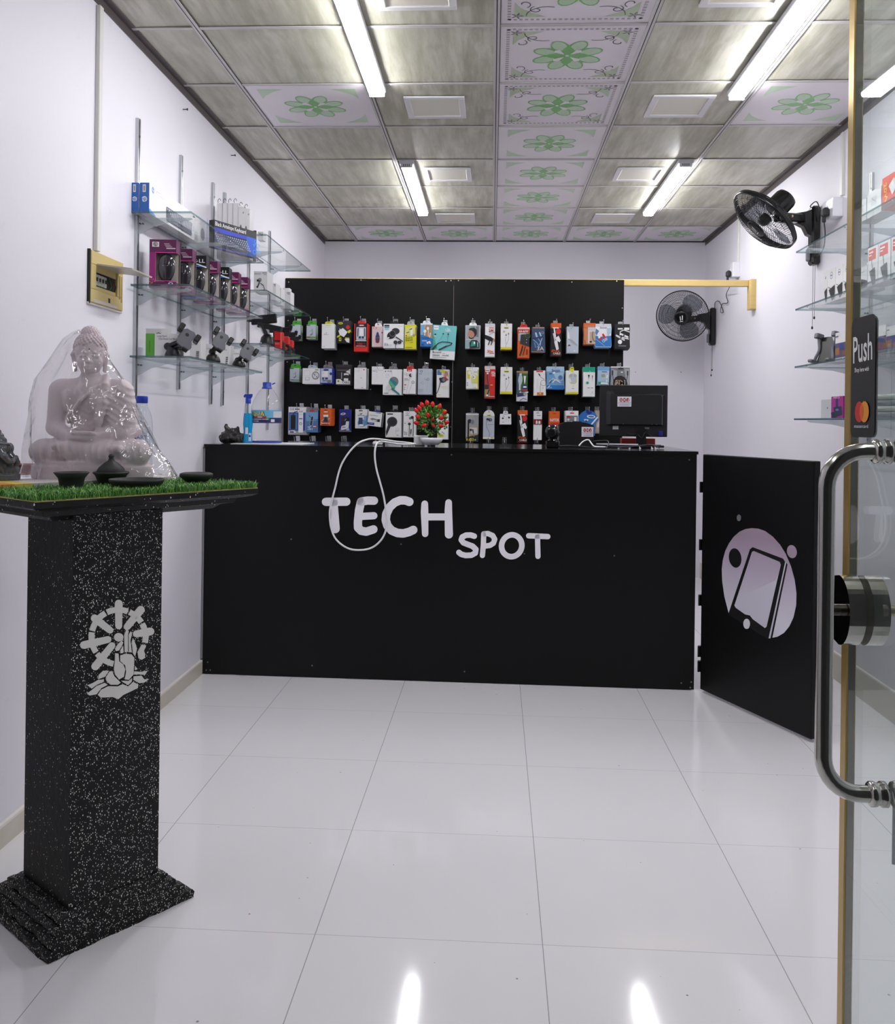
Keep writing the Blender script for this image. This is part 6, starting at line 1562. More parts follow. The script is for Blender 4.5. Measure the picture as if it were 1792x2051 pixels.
pack('earphone_box', 'wide white box with a teal earphone', 767, 739.5, 804, 791, [('o', .13, .08, .04, .025, 'g'), ('t', 'WUZ', .22, .1, .05, 'k', .24), ('t', 'VE', .14, .28, .1, 'w', .22), ('r', .14, .31, .26, .33, 'w'), ('o', .58, .48, .25, .19, 'g', .3), ('p', [(.3, .5), (.42, .36), (.74, .52), (.62, .76), (.44, .72)], 'te'), ('p', [(.3, .5), (.36, .42), (.66, .66), (.62, .76), (.44, .72)], 't'), ('g', .38, .68, .13, .03, 'y'), ('o', .32, .72, .13, .09, 'w'), ('l', [(.5, .76), (.86, .97)], .09, 'te'), ('r', .08, .93, .3, .95, 'k')], 's', 'W', 4, .022, tab=(.4, 'clear', .02), where=nth(7, L, R2))
pack('earphone_box', 'white earphone box with a red top tab', 808, 739, 832, 789, [('r', .28, 0, .68, .1, 'R'), ('t', 'JKR', .34, .085, .05, 'W', .28), ('g', .16, .2, .09, .02, 's'), ('g', .3, .22, .09, .02, 's'), ('o', .58, .25, .13, .07, 'k'), ('o', .66, .24, .06, .05, 'w'), ('g', .78, .53, .1, .03, 'k'), ('l', [(.56, .3), (.24, .96)], .014, 'g'), ('l', [(.72, .56), (.44, .98)], .014, 'g'), ('r', .08, .38, .36, .4, 'g'), ('r', .08, .43, .46, .45, 'g'), ('r', .08, .62, .24, .66, 'R'), ('o', .12, .74, .03, .02, 'g'), ('o', .12, .82, .03, .02, 'k')], 's', 'W', 4, .022, tab=(.5, 'R', .02), where=nth(8, L, R2))
pack('earphone_box', 'pale blue-grey earphone box with outline drawing', 837, 738.5, 864.5, 790, [('r', .02, .02, .98, .98, 'sl'), ('g', .24, .1, .07, .025, 'n'), ('r', .08, .19, .3, .21, 'a'), ('r', .7, .16, .84, .17, 's'), ('g', .72, .41, .08, .025, 'g'), ('l', [(.44, .38), (.6, .44), (.68, .36)], .02, 'g'), ('g', .34, .56, .09, .02, 's'), ('l', [(.14, .54), (.26, .56)], .02, 's'), ('l', [(.72, .46), (.62, .85)], .012, 's'), ('l', [(.5, .96), (.4, 0)], .008, 'w'), ('r', .06, .8, .4, .82, 's'), ('r', .06, .86, .36, .88, 's')], 'w', 'sl', 4, .02, tab=(.4, 'clear', .02), where=nth(9, L, R2))
pack('earphone_box', 'slim white box with a smiling woman and yellow label', 874.5, 740, 898.5, 796, [('r', .04, .02, .4, .2, 'a'), ('p', [(.4, .04), (.98, .04), (.98, .38), (.78, .38), (.5, .26)], 'P'), ('o', .72, .2, .13, .085, 'sk'), ('p', [(.56, .12), (.7, .05), (.9, .1), (.96, .3), (.86, .2), (.7, .12)], 'br'), ('p', [(.4, .28), (.7, .26), (.96, .36), (.84, .4), (.5, .36)], 'r'), ('r', .26, .03, .68, .1, 'Y'), ('o', .5, .38, .26, .095, 'k'), ('o', .58, .37, .14, .07, 'g'), ('o', .3, .34, .1, .05, 'dk'), ('l', [(.32, .42), (.18, .7), (.02, .86)], .05, 'k'), ('t', 'Superbass', .3, .64, .05, 'y', .6), ('r', .5, .68, .9, .69, 'w'), ('r', .12, .9, .34, .92, 'y')], 'w', 'W', 3, .016, where=nth(10, L, R2))
pack('earphone_box', 'white box with white earbuds on yellow blobs', 933.5, 735.5, 957.5, 778.5, [('p', [(.06, .15), (.4, .15), (.46, .3), (.3, .34), (.3, .54), (.08, .54)], 'Y'), ('o', .7, .5, .28, .16, 'y'), ('r', .44, .5, .95, .75, 'y'), ('o', .28, .26, .13, .09, 'W'), ('l', [(.36, .3), (.36, .58)], .07, 'W'), ('o', .66, .46, .13, .1, 'W'), ('o', .6, .46, .04, .03, 'k'), ('l', [(.56, .54), (.54, .98)], .015, 'w'), ('r', .08, .72, .16, .76, 'k'), ('r', .08, .82, .16, .86, 'k'), ('r', .62, .2, .9, .23, 's'), ('p', [(.1, .05), (.4, .04), (.3, .1)], 'y'), ('r', .62, .93, .84, .96, 'Y'), ('r', .93, .1, 1, 1, 'Y')], 's', 'W', 4, .026, where='first on the right board, middle row')
pack('cable_box', 'tall red cable box lettered 60W', 971, 733, 990.5, 798, [('r', 0, 0, 1, .1, 'P'), ('r', .05, .1, .5, .18, 'W'), ('r', .08, .13, .44, .15, 'k'), ('r', 0, .18, 1, 1, 'r'), ('r', .5, .1, 1, .9, 'R'), ('t', '60W', .62, .17, .13, 'W', .5, PI / 2), ('l', [(.28, .22), (.24, .34), (.32, .5), (.34, .56)], .06, 'k'), ('r', .18, .2, .36, .25, 'W'), ('r', .02, .58, .4, .72, 'k'), ('r', .02, .72, .5, .96, 'br'), ('l', [(.44, .74), (.3, .86), (.24, .9)], .12, 'k'), ('r', .16, .88, .34, .93, 'W'), ('r', .54, .58, .78, .6, 'y'), ('r', .4, .93, .98, .95, 'P')], 'r', 'R', 4, .018, where='second on the right board, middle row')
pack('cable_box', 'rounded white cable box with a yellow foot', 1003, 735, 1025, 789, cable2a, 'y', 'W', 4, .018, taper=.06, where='third on the right board, middle row')
pack('cable_box', 'dark green box with a fat pale plug', 1035, 743, 1056, 804, [('r', 0, 0, 1, .08, 'br'), ('r', 0, .08, 1, .78, 'gd'), ('r', 0, .05, .3, .7, 'db'), ('r', .24, .08, .44, .16, 'w'), ('p', [(.16, .2), (.24, .14), (.44, .14), (.52, .2), (.52, .32), (.4, .46), (.2, .46), (.12, .32)], 'sl'), ('l', [(.28, .46), (.28, .66), (.4, .74), (1, .7)], .16, 'w'), ('p', [(.62, .16), (.84, .16), (.8, .3), (.76, .42), (.7, .42)], 'W'), ('r', .54, .46, .94, .58, 'N'), ('r', .6, .5, .9, .55, 'W'), ('r', .46, .6, 1, .66, 'r'), ('r', 0, .76, 1, 1, 'w'), ('p', [(0, .74), (.8, .7), (.8, .82), (.05, .86)], 'n'), ('o', .78, .76, .18, .05, 's'), ('l', [(.3, .98), (.6, .9), (.94, .94)], .05, 'db')], 'w', 'w', 3, .016, where='fourth on the right board, middle row')
pack('cable_box', 'white box with a looped black cable', 1069.5, 742, 1091, 792, [('r', .2, .01, .8, .06, 'R'), ('l', [(.46, .16), (.62, .28), (.9, .36)], .03, 'k'), ('l', [(.42, .14), (.52, .2)], .1, 'k'), ('g', .84, .5, .26, .022, 'k', ), ('l', [(.58, .5), (.54, .72), (.54, .88)], .022, 'k'), ('r', .25, .88, .82, .99, 'O'), ('o', .54, .92, .07, .03, 'y'), ('r', .26, .34, .3, .72, 'w'), ('r', .74, .66, .8, .74, 'P')], 'w', 'W', 4, .014, taper=.1, rot=-.02, where='fifth on the right board, middle row')
pack('cable_bag', 'wide light blue zip bag', 1094, 734, 1129.5, 780, [('r', .02, 0, .98, .22, 'lb'), ('r', .02, .22, .98, .82, 'b'), ('p', [(.4, .3), (.96, .24), (.96, .6), (.6, .66)], 'lb'), ('r', .02, .82, .98, 1, 'B'), ('t', 'Suoxin', .3, .22, .11, 'N', .46), ('r', .16, .3, .32, .34, 'N'), ('l', [(.16, .66), (.4, .52), (.52, .62)], .04, 'w'), ('l', [(.36, .7), (.5, .56), (.78, .7)], .05, 'W'), ('l', [(.2, .74), (.3, .6)], .04, 'k'), ('p', [(.34, .26), (.46, .22), (.52, .3), (.36, .32)], 'W'), ('o', .78, .48, .12, .1, 'a'), ('l', [(.06, .96), (.2, .84)], .04, 'W'), ('t', 'USB', .12, .96, .07, 'lb', .2)], 'B', 'lb', 4, .012, shape='bag', where='sixth on the right board, middle row')
pack('cable_box', 'white box with yellow tab and adapter print', 1133.5, 742, 1158, 789, [('p', [(.2, .2), (.4, .12), (.7, .12), (.88, .2), (.88, .5), (.7, .58), (.4, .58), (.26, .48)], 'y'), ('p', [(.26, .2), (.42, .14), (.68, .14), (.84, .2), (.82, .48), (.6, .55), (.4, .52)], 'sl'), ('g', .38, .22, .07, .02, 'k'), ('g', .72, .22, .07, .02, 'k'), ('l', [(.3, .36), (.36, .48)], .1, 'W'), ('o', .56, .66, .05, .03, 'y'), ('r', .46, .76, .66, .78, 'g'), ('r', .04, .92, .98, 1, 'Y'), ('r', .4, .0, .6, .06, 'Y'), ('r', .12, .93, .4, .97, 'y')], 'w', 'W', 4, .02, tab=(.28, 'Y', .024), where='seventh on the right board, middle row')
pack('cable_box', 'tall white box with a teal top', 1168, 735, 1191, 795, [('r', 0, 0, 1, .17, 'tg'), ('o', .55, .15, .07, .03, 'T'), ('r', .4, .26, .54, .32, 'k'), ('r', .43, .32, .51, .38, 'g'), ('r', .74, .28, .8, .34, 'k'), ('r', .75, .34, .79, .4, 'g'), ('l', [(.47, .38), (.47, .48)], .015, 'g'), ('l', [(.77, .4), (.77, .48)], .015, 'g'), ('o', .36, .53, .12, .045, 'tg'), ('r', .34, .69, .56, .71, 'g'), ('r', .64, .69, .84, .71, 'g'), ('l', [(.66, .92), (.84, .8)], .02, 's'), ('l', [(.74, .82), (.86, .9)], .02, 's'), ('r', 0, .985, 1, 1, 't')], 's', 'W', 4, .02, where='fourth from the right, middle row')
pack('cable_bag', 'small sky blue and lilac bag', 1197, 734, 1220, 771, [('r', 0, 0, 1, .22, 'b'), ('r', 0, .22, 1, .8, 'lb'), ('p', [(.2, .3), (.9, .26), (.96, .6), (.3, .76)], 'sl'), ('r', .36, .27, .8, .31, 'N'), ('p', [(.3, .44), (.6, .4), (.66, .56), (.36, .6)], 'gl'), ('l', [(.84, .48), (.78, .68), (.8, .86)], .1, 'W'), ('r', .06, .84, .96, .96, 'tg'), ('r', .3, .86, .9, .96, 'W')], 'b', 'lb', 4, .014, rot=.02, where='second from the right, middle row')
pack('cable_bag', 'grey clear bag with a round brown label reading 2M', 1222, 734, 1261, 778, [('r', .02, .0, .98, .05, 'W'), ('r', .02, .05, .98, .98, 'g'), ('p', [(.05, .1), (.35, .2), (.3, .9), (.05, .95)], 's'), ('p', [(.7, .1), (.96, .1), (.96, .9), (.8, .6)], 's'), ('r', .08, .18, .15, .4, 'k'), ('l', [(.12, .4), (.18, .7)], .03, 'k'), ('r', .84, .2, .91, .4, 'k'), ('l', [(.88, .4), (.82, .64)], .03, 'k'), ('r', .4, .06, .66, .12, 'k'), ('o', .5, .76, .36, .34, 'K'), ('o', .5, .76, .3, .29, 'dk'), ('o', .46, .82, .24, .2, 'br'), ('t', '2M', .27, .86, .24, 'W', .48), ('t', '2M', .29, .855, .22, 'K', .44), ('o', .58, .26, .06, .03, 'W')], 's', 's', 2, .014, shape='bag', where='just above the monitor')
# ---- bottom row
pack('usb_hub_pack', 'large blister of a black usb hub on blue card', 577.5, 814.5, 613.5, 871, [('r', .02, .02, .98, .2, 'W'), ('r', .04, .2, .94, .86, 'a'), ('r', .06, .22, .9, .84, 'N'), ('r', .08, .24, .5, .82, 'a'), ('t', '3.0', .1, .12, .07, 'N', .2), ('r', .36, .07, .62, .1, 'k'), ('l', [(.28, .34), (.32, .2), (.5, .16)], .04, 'k'), ('r', .14, .3, .4, .8, 'K'), ('o', .27, .31, .13, .03, 'k'), ('r', .56, .1, .82, .92, 'W'), ('t', '3.0', .6, .2, .06, 'N', .18), ('r', .6, .27, .78, .28, 's'), ('r', .6, .41, .78, .44, 'n'), ('g', .69, .6, .06, .02, 'N'), ('p', [(.04, .86), (.36, .84), (.46, .93), (.04, .95)], 'W'), ('r', .1, .88, .32, .93, 'n'), ('r', .04, .95, .94, .99, 's')], 's', 's', 3, .03, where=nth(1, L, R3))
pack('usb_adapter_pack', 'blue-grey box with a dark stick adapter', 613, 820.5, 636.5, 866, [('r', 0, 0, 1, .1, 'g'), ('r', .3, .0, .66, .09, 'R'), ('r', 0, .1, 1, .98, 'a'), ('p', [(0, .1), (1, .1), (1, .4), (0, .5)], 'b'), ('l', [(.26, .26), (.4, .36)], .05, 'k'), ('l', [(.52, .34), (.42, .66)], .24, 'w'), ('l', [(.52, .34), (.42, .66)], .19, 'k'), ('l', [(.1, .5), (.9, .46)], .02, 'lb'), ('r', .56, .7, .9, .78, 'R'), ('r', .6, .72, .86, .76, 'W'), ('t', 'USB 3', .16, .9, .08, 'W', .4), ('p', [(.1, .76), (.5, .7), (.3, .82)], 'lb')], 'db', 'a', 4, .022, tab=(.7, 'clear', .014), where=nth(2, L, R3))
pack('battery_box', 'square orange battery box', 641.5, 817.5, 663, 852.5, [('r', .36, .1, .64, .13, 'dr'), ('r', .33, .18, .66, .24, 'W'), ('r', .28, .38, .72, .5, 'W'), ('r', .28, .5, .72, .8, 'g'), ('p', [(.3, .78), (.42, .5), (.6, .5), (.72, .78)], 'k'), ('l', [(.1, .74), (.3, .64)], .03, 'W'), ('l', [(.72, .64), (.9, .58)], .03, 'W'), ('t', 'Battery', .12, .9, .09, 'W', .76), ('r', .2, .92, .8, .96, 'dr'), ('r', .2, .78, .8, .84, 'r')], 'O', 'O', 4, .026, where=nth(3, L, R3))
pack('memory_card_pack', 'tall deep blue pack with a dark phone picture', 679.5, 819.5, 702.5, 864.5, [('o', .32, .21, .22, .05, 'W', -.15), ('o', .32, .21, .12, .02, 'N', -.15), ('r', .16, .34, .5, .7, 'k'), ('r', .54, .36, .86, .56, 'K'), ('l', [(.5, .5), (.58, .44)], .04, 'W'), ('p', [(.2, .76), (.54, .7), (.6, .54), (.84, .54), (.8, .86), (.4, .92), (.14, .94)], 'W'), ('r', .26, .78, .54, .84, 's'), ('o', .74, .91, .14, .07, 'lb'), ('r', 0, .95, 1, 1, 'g')], 'g', 'N', 2, .012, where=nth(4, L, R3))
pack('battery_box', 'white battery box with a blue swirl', 711.5, 819.5, 735.5, 858, [('r', .28, .05, .6, .1, 'k'), ('p', [(.3, .26), (.6, .2), (.5, .28)], 'k'), ('t', 'Samsung', .2, .35, .06, 'n', .56), ('o', .55, .72, .36, .2, 'b'), ('p', [(.7, .4), (1, .3), (1, .8), (.8, .8)], 'b'), ('r', .28, .44, .6, .78, 'n'), ('r', .34, .48, .54, .74, 'db'), ('o', .5, .84, .2, .06, 'W'), ('r', .8, .4, .86, .6, 'lb'), ('r', .08, .92, .5, .94, 'w')], 'w', 'W', 3, .018, where=nth(5, L, R3))
pack('car_charger_box', 'tilted white box picturing a car charger', 738.5, 825, 765.5, 854, [('r', .55, .03, .9, .07, 'k'), ('r', .1, .24, .7, .28, 's'), ('p', [(.14, .52), (.34, .44), (.66, .5), (.88, .46), (.88, .68), (.6, .66), (.34, .6)], 'g'), ('r', .72, .48, .88, .66, 'k'), ('l', [(.4, .58), (.62, .6)], .06, 'W'), ('r', 0, .76, .5, .92, 'N'), ('r', .06, .8, .4, .84, 'lb')], 'n', 'W', 3, .028, tab=(.32, 'N', .014), rot=.11, where=nth(6, L, R3))
pack('earphone_box', 'white box with a round dark earphone', 772.5, 825.5, 803, 876, [('r', .1, .05, .46, .1, 'k'), ('o', .42, .38, .33, .2, 'k'), ('p', [(.16, .46), (.34, .54), (.06, .96), (.02, .78)], 'k'), ('o', .44, .37, .28, .17, 'g'), ('o', .44, .37, .27, .165, 'k'), ('g', .76, .7, .1, .012, 's'), ('l', [(.68, .76), (.66, .86)], .012, 's'), ('t', 'i9', .64, .78, .09, 'w', .2), ('r', .7, .9, .84, .92, 'g')], 's', 'W', 4, .02, tab=(.45, 'K', .02), where=nth(7, L, R3))
pack('earphone_box', 'tall white box with dark hanging earphones', 808, 823.5, 832.5, 876, [('g', .3, .1, .08, .025, 'te'), ('r', .12, .16, .48, .18, 's'), ('o', .54, .27, .1, .05, 'g'), ('o', .7, .24, .13, .06, 'k'), ('l', [(.78, .26), (.8, .5), (.78, .96)], .06, 'k'), ('r', .06, .41, .96, .415, 's'), ('o', .48, .49, .12, .05, 'k'), ('l', [(.48, .52), (.48, .7), (.46, .96)], .05, 'k'), ('l', [(.62, .7), (.6, .86)], .09, 'k'), ('l', [(.6, .86), (.6, .97)], .02, 'k'), ('t', 'Pure', .06, .84, .06, 'k', .26), ('t', 'sound', .06, .9, .06, 'k', .26), ('r', .08, .46, .2, .48, 'g')], 's', 'W', 4, .02, where=nth(8, L, R3))
pack('earphone_box', 'white box half hidden by the red berry plant', 873, 829.5, 897, 880, [('o', .4, .86, .3, .08, 'y'), ('t', '#10', .3, .88, .06, 'k', .26), ('l', [(.5, .7), (.7, .78)], .05, 'g'), ('o', .34, .4, .16, .1, 'g')], 'w', 'W', 3, .018, where='bottom row')
pack('earphone_box', 'grey photo box lettered V-603', 933, 828, 957.5, 885, [('r', 0, 0, 1, .05, 'W'), ('r', 0, .05, 1, .45, 's'), ('r', 0, .45, 1, .8, 'tan'), ('r', .0, .45, .2, .8, 's'), ('p', [(.4, .8), (.9, .76), (1, .72), (1, 1), (0, 1), (0, .86)], 'k'), ('p', [(.3, .5), (.9, .5), (.9, .7), (.4, .72)], 'w'), ('t', 'Yous', .28, .12, .07, 'Y', .36), ('o', .3, .27, .17, .07, 'k'), ('o', .52, .3, .14, .08, 'g'), ('l', [(.2, .3), (.2, .55), (.2, .92)], .1, 'K'), ('o', .4, .58, .1, .045, 'k'), ('l', [(.56, .57), (.6, .68)], .1, 'k'), ('l', [(.62, .7), (.66, .82)], .05, 'br'), ('t', 'V-603', .02, .97, .1, 'Y', .62), ('o', .76, .93, .07, .03, 'gl')], 'g', 's', 2, .014, tab=(.9, 'clear', .006), where='first on the right board, bottom row')
pack('earphone_box', 'pale blue box with a rounded top', 968, 821, 989.5, 879, [('p', [(.0, .2), (1, .2), (1, .94), (0, .94)], 'sl'), ('o', .5, .07, .08, .025, 'y'), ('r', .32, .165, .7, .215, 'Y'), ('r', .4, .18, .62, .2, 'gd'), ('o', .38, .32, .12, .035, 'K'), ('o', .62, .34, .18, .055, 'k'), ('o', .66, .34, .1, .04, 'g'), ('l', [(.34, .34), (.26, .46), (.3, .6), (.5, .74), (.6, .84), (.5, .96)], .03, 'db'), ('r', .4, .49, .92, .51, 'gl'), ('r', .06, .95, .5, .965, 'y'), ('r', .66, .94, .92, .97, 'Y')], 'w', 'W', 3, .018, shape='arch', where='second on the right board, bottom row')
pack('earphone_box', 'small white box with a blue tab', 1001.5, 829, 1023, 850, [('r', .3, 0, .7, .03, 'N'), ('p', [(.16, .24), (.4, .18), (.36, .24)], 'n'), ('o', .25, .42, .09, .08, 'k'), ('o', .82, .34, .1, .09, 'k'), ('l', [(.56, .3), (.56, .8)], .02, 's'), ('l', [(.78, .4), (.76, .85)], .02, 's'), ('r', .2, .76, .36, .8, 'k')], 's', 'W', 3, .024, taper=.06, tab=(.42, 'W', .02), where='third on the right board, bottom row')
pack('cable_bag', 'lower black cable bag with an orange top', 1037, 821.5, 1055.5, 887.5, ipick, 'k', 'K', 4, .014, taper=.04, where='fourth on the right board, bottom row')
pack('cable_box', 'slim white box with a dark red window', 1068.5, 823.5, 1084.5, 881, [('r', .0, .0, 1, .28, 'W'), ('r', .3, .055, .7, .075, 'g'), ('r', .4, .14, .85, .16, 'g'), ('r', 0, .28, 1, .47, 'r'), ('r', .04, .29, .96, .46, 'dr'), ('r', .28, .34, .48, .44, 'W'), ('r', .58, .34, .82, .44, 'W'), ('r', .34, .31, .4, .34, 'w'), ('r', .1, .52, .9, .525, 'w'), ('l', [(.35, .6), (.35, .9)], .02, 'w'), ('l', [(.65, .6), (.65, .9)], .02, 'w')], 'w', 'W', 3, .016, where='fifth on the right board, bottom row')
pack('cable_bag', 'orange bag lettered RAPTOR', 1100, 823.5, 1120, 876, [('r', 0, 0, 1, .22, 'O'), ('r', .34, .08, .66, .1, 'dr'), ('r', .04, .22, .96, 1, 'O'), ('t', 'RAPTOR', .06, .39, .11, 'W', .88), ('r', .1, .44, .9, .52, 'R'), ('r', .04, .56, .96, 1, 'K'), ('l', [(.3, .62), (.5, .9)], .14, 'W')], 'O', 'O', 4, .014, where='above the webcam in the bottom row')
pack('charger_pack', 'white box with a grey photo panel', 1132.5, 822.5, 1157.5, 872, [('r', .35, .08, .66, .12, 'R'), ('r', .06, .2, .96, 1, 'g'), ('r', .1, .22, .4, .28, 'R'), ('o', .22, .36, .09, .05, 'w'), ('r', .68, .26, .86, .42, 'W'), ('r', .1, .32, .9, .33, 's'), ('p', [(.3, .5), (.5, .42), (.72, .5)], 'W')], 's', 'W', 4, .022, where='above the receipt printer')
pack('jersey_shaped_pack', 'blue pack cut like a sports jersey', 1158, 822, 1200, 872, [('p', [(.38, .0), (.62, 0), (.66, .1), (.5, .16), (.36, .1)], 'N'), ('o', .62, .24, .2, .07, 'W'), ('o', .62, .24, .15, .04, 'a'), ('p', [(.9, .22), (.95, .26), (.66, .6), (.62, .56)], 'W'), ('r', .3, .36, .5, .42, 'W'), ('r', .36, .4, .44, .46, 'N'), ('r', .14, .6, .66, .96, 'b'), ('l', [(.12, .3), (.4, .1)], .02, 'a')], 'N', 'B', 4, .014, shape='shirt', rot=.06, where='between the receipt printer and the monitor')
pack('cable_box', 'narrow tan packet', 1191.5, 822, 1203, 868, [('r', .1, .04, .9, .3, 'tan'), ('o', .5, .55, .3, .2, 'P'), ('r', .1, .94, .9, .97, 'br')], 'tan', 'tan', 2, .014, where='half hidden by the monitor in the bottom row', Yf=5.82)
# bare hooks of the lowest row
for x, wd in ((597, 'furthest left'), (628, 'second from the left'), (659, 'third from the left'), (690, 'fourth from the left'), (943, 'below the V-603 box'), (978, 'below the round-topped box'), (1010, 'below the small white box'), (1074, 'below the slim red-windowed box')):
    P = onY(x, 883 if x < 800 else 886, BY); hook(P, BY - .09, '!empty steel hook just above the counter, ' + wd)
# ================================================================== THINGS ON THE COUNTER
CT = 1.1225
def P_(x, y, Y): p = onY(x, y, Y); return p
# crumpled black bag
f = Field((-9, -7, -1), (9, 7, 11), .26)
f.ell((-3.2, 0, 2.8), (4.6, 4.2, 3.4), 1).ell((3.0, 0, 2.4), (4.4, 3.8, 2.8), 1).ell((-1, 0, 5.6), (3.2, 2.4, 2.2), 1).cap((-3.2, 0, 5), (-4.4, .3, 9.2), 2.0, 1.0, .9).cap((0, 0, 5), (1.6, -.4, 7.6), 2.2, 1.1, .9).cap((5, -1, 3), (8, -1.5, 3.2), 1.5, .5, .6)
for q in range(70):
    rq = random.Random(q + 50); a = rq.uniform(0, 6.28); v = rq.uniform(-.2, 1)
    nx, ny, nz = math.cos(a) * math.sqrt(max(0, 1 - v * v)), math.sin(a) * math.sqrt(max(0, 1 - v * v)), v
    ph_ = rq.uniform(0, 6.28); fr_ = rq.uniform(1.2, 2.6)
    f.F += .085 * np.abs(np.sin((f.X * nx + f.Y * ny + f.Z * nz) * fr_ * .6 + ph_)) - .053
f.F = np.maximum(f.F, -f.Z + .02)
b = onY(449, 886, 4.42); BG = NT('black_bin_bag'); BG.p.inputs['Base Color'].default_value = lin((46, 42, 42)); BG.p.inputs['Roughness'].default_value = .22; BG.bump(BG.noise(BG.coords(), 90, 4), .5, .006)
m = MB(); f.mesh(m, BG.m, Matrix.Translation((max(b.x, XL + .105), 4.42, CT - .0002)), .0100); m.s = [False] * len(m.s)
solo('plastic_bag', m, 'crumpled black plastic bag at the left end of the counter', 'plastic bag')
m = MB(); a = onY(474, 886, 4.33)
m.box((a.x - .02, 4.29, CT), (a.x + .33, 4.62, CT + .003), col(214, 212, 214, rough=.6)); solo('paper_sheet', m, 'white paper sheet under the spray bottle and the big water bottle', 'paper')
CTP = CT + .0035
# spray bottle
b = onY(496, 886, 4.40); t = thing('spray_bottle', 'blue glass cleaner spray bottle on the counter', 'spray bottle', (b.x, 4.40, CTP))
SPRAYB = glass('spray_bottle_plastic', (.9, .95, .97), .04, 1.45, .05, (.8, .9, .95, 1)); FLU = NT('blue_cleaner'); FLU.p.inputs['Base Color'].default_value = lin((10, 150, 208)); FLU.p.inputs['Roughness'].default_value = .08; FLU.p.inputs['Transmission Weight'].default_value = 0
S_ = Matrix.Diagonal((1, .75, 1, 1))
m = MB(); pr = [(0, 0), (.022, 0), (.024, .006), (.022, .03), (.0215, .06), (.0245, .095), (.0235, .125), (.021, .150)]; m.lathe(pr, FLU.m, 24, S_); m.lathe([(.021, .150), (0, .1505)], FLU.m, 24, S_); build('liquid', m, t, False)
m = MB(); m.lathe([(.0214, .1515), (.0205, .17), (.0165, .195), (.0135, .2), (.0135, .203)], SPRAYB, 24, S_); build('bottle_body', m, t, False)
m = MB(); m.box((-.0075, -.0195, .045), (.006, -.0188, .078), col(214, 222, 230)); m.box((.009, -.0175, .01), (.0225, -.0165, .05), col(196, 206, 222)); m.box((.010, -.0178, .03), (.02, -.0166, .04), col(50, 60, 130)); build('label', m, t, False)
m = MB(); m.lathe([(.0135, .199), (.0135, .222), (.011, .226), (0, .226)], BLUECAP, 16)
m.prism([(-.022, .236), (-.016, .2455), (.020, .247), (.020, .236), (.012, .224), (-.008, .222), (-.012, .234), (-.02, .229)], .016, BLUECAP, (0, .008, 0)); o = build('trigger_head', m, t, False); o['label'] = 'blue trigger head'
# five-litre water bottle
b = onY(533, 887, 4.46); R5 = .077
t = thing('water_bottle', 'large clear five litre water bottle with a blue cap on the counter', 'bottle', (b.x, 4.46, CTP))
prof = [(0, .006), (.06, 0), (R5 - .004, .006), (R5, .018), (R5, .045), (R5 - .0015, .049), (R5, .053), (R5, .065), (R5 - .0015, .069), (R5, .073), (R5, .095), (R5 - .001, .1), (R5 - .001, .168), (R5, .172), (R5 - .002, .19), (R5 - .01, .215), (R5 - .025, .245), (.036, .268), (.024, .278), (.022, .282), (.022, .292), (0, .292)]
WBOT = glass('big_bottle_plastic', (.955, .96, .965), .05, 1.4, .06, (.85, .86, .88, 1)); WBOT2 = WBOT
m = MB(); m.lathe(prof, WBOT, 40); build('bottle_body', m, t, False)
m = MB(); m.lathe([(.025, .276), (.0255, .283), (.023, .2845), (.0215, .286), (.022, .305), (.020, .309), (0, .309)], BLUECAP, 24); m.box((.026, -.006, .298), (.028, .006, .300), BLUECAP); bar(m, (.027, 0, .299), (.042, 0, .306), .012, .005, BLUECAP, (0, 0, 1), .001); o = build('cap', m, t, False); o['label'] = 'blue cap with a flip tab'
def lab5():
    m = MB(); z0, z1 = .101, .167; R_ = R5
    SKY, NAVY, PUR = col(110, 176, 214, rough=.4), col(34, 38, 92, rough=.4), col(84, 50, 130, rough=.4)
    wrap_label(m, R_, z0, z0 + .027, NAVY, -PI * .98, -.02, 24, .0006); wrap_label(m, R_, z0 + .027, z1, SKY, -PI * .98, -.02, 24, .0006); wrap_label(m, R_, z0, z0 + .004, PUR, -PI * .98, -.02, 24, .001)
    wrap_label(m, R_, z0 + .029, z1 - .006, col(206, 208, 212, rough=.4), -PI * .28, -.02, 8, .0012)
    wrap_label(m, R_, z0 + .026, z0 + .035, col(200, 40, 40), -PI * .8, -PI * .42, 10, .0011)
    wrap_text(m, 'AQUA', R_, -PI * .64, z0 + .036, .023, col(30, 50, 40), .0016, 1.0); wrap_text(m, 'AQUA', R_, -PI * .64, z0 + .0375, .020, col(226, 218, 50), .0022, 1.05)
    wrap_text(m, 'ARIA', R_, -PI * .56, z0 + .0265, .008, col(240, 240, 240), .0016)
    wrap_text(m, 'BOTTLED DRINKING WATER', R_, -PI * .62, z0 + .0165, .006, col(236, 236, 240), .0013); wrap_text(m, '100% PURE', R_, -PI * .66, z0 + .007, .0055, col(236, 236, 240), .0013)
    wrap_label(m, R_, z0 + .006, z0 + .02, col(224, 226, 224), -PI * .33, -PI * .25, 4, .0012); wrap_label(m, R_, z0 + .016, z0 + .026, col(60, 150, 90), -PI * .42, -PI * .36, 4, .0012)
    return m
o = build('label', lab5(), t, False); o['label'] = 'printed blue wrap label'
m = MB(); m.lathe([(.072, .0008), (.0785, .001), (.0785, .009), (.0772, .0095)], BLUECAP, 32); build('base_ring', m, t, False)
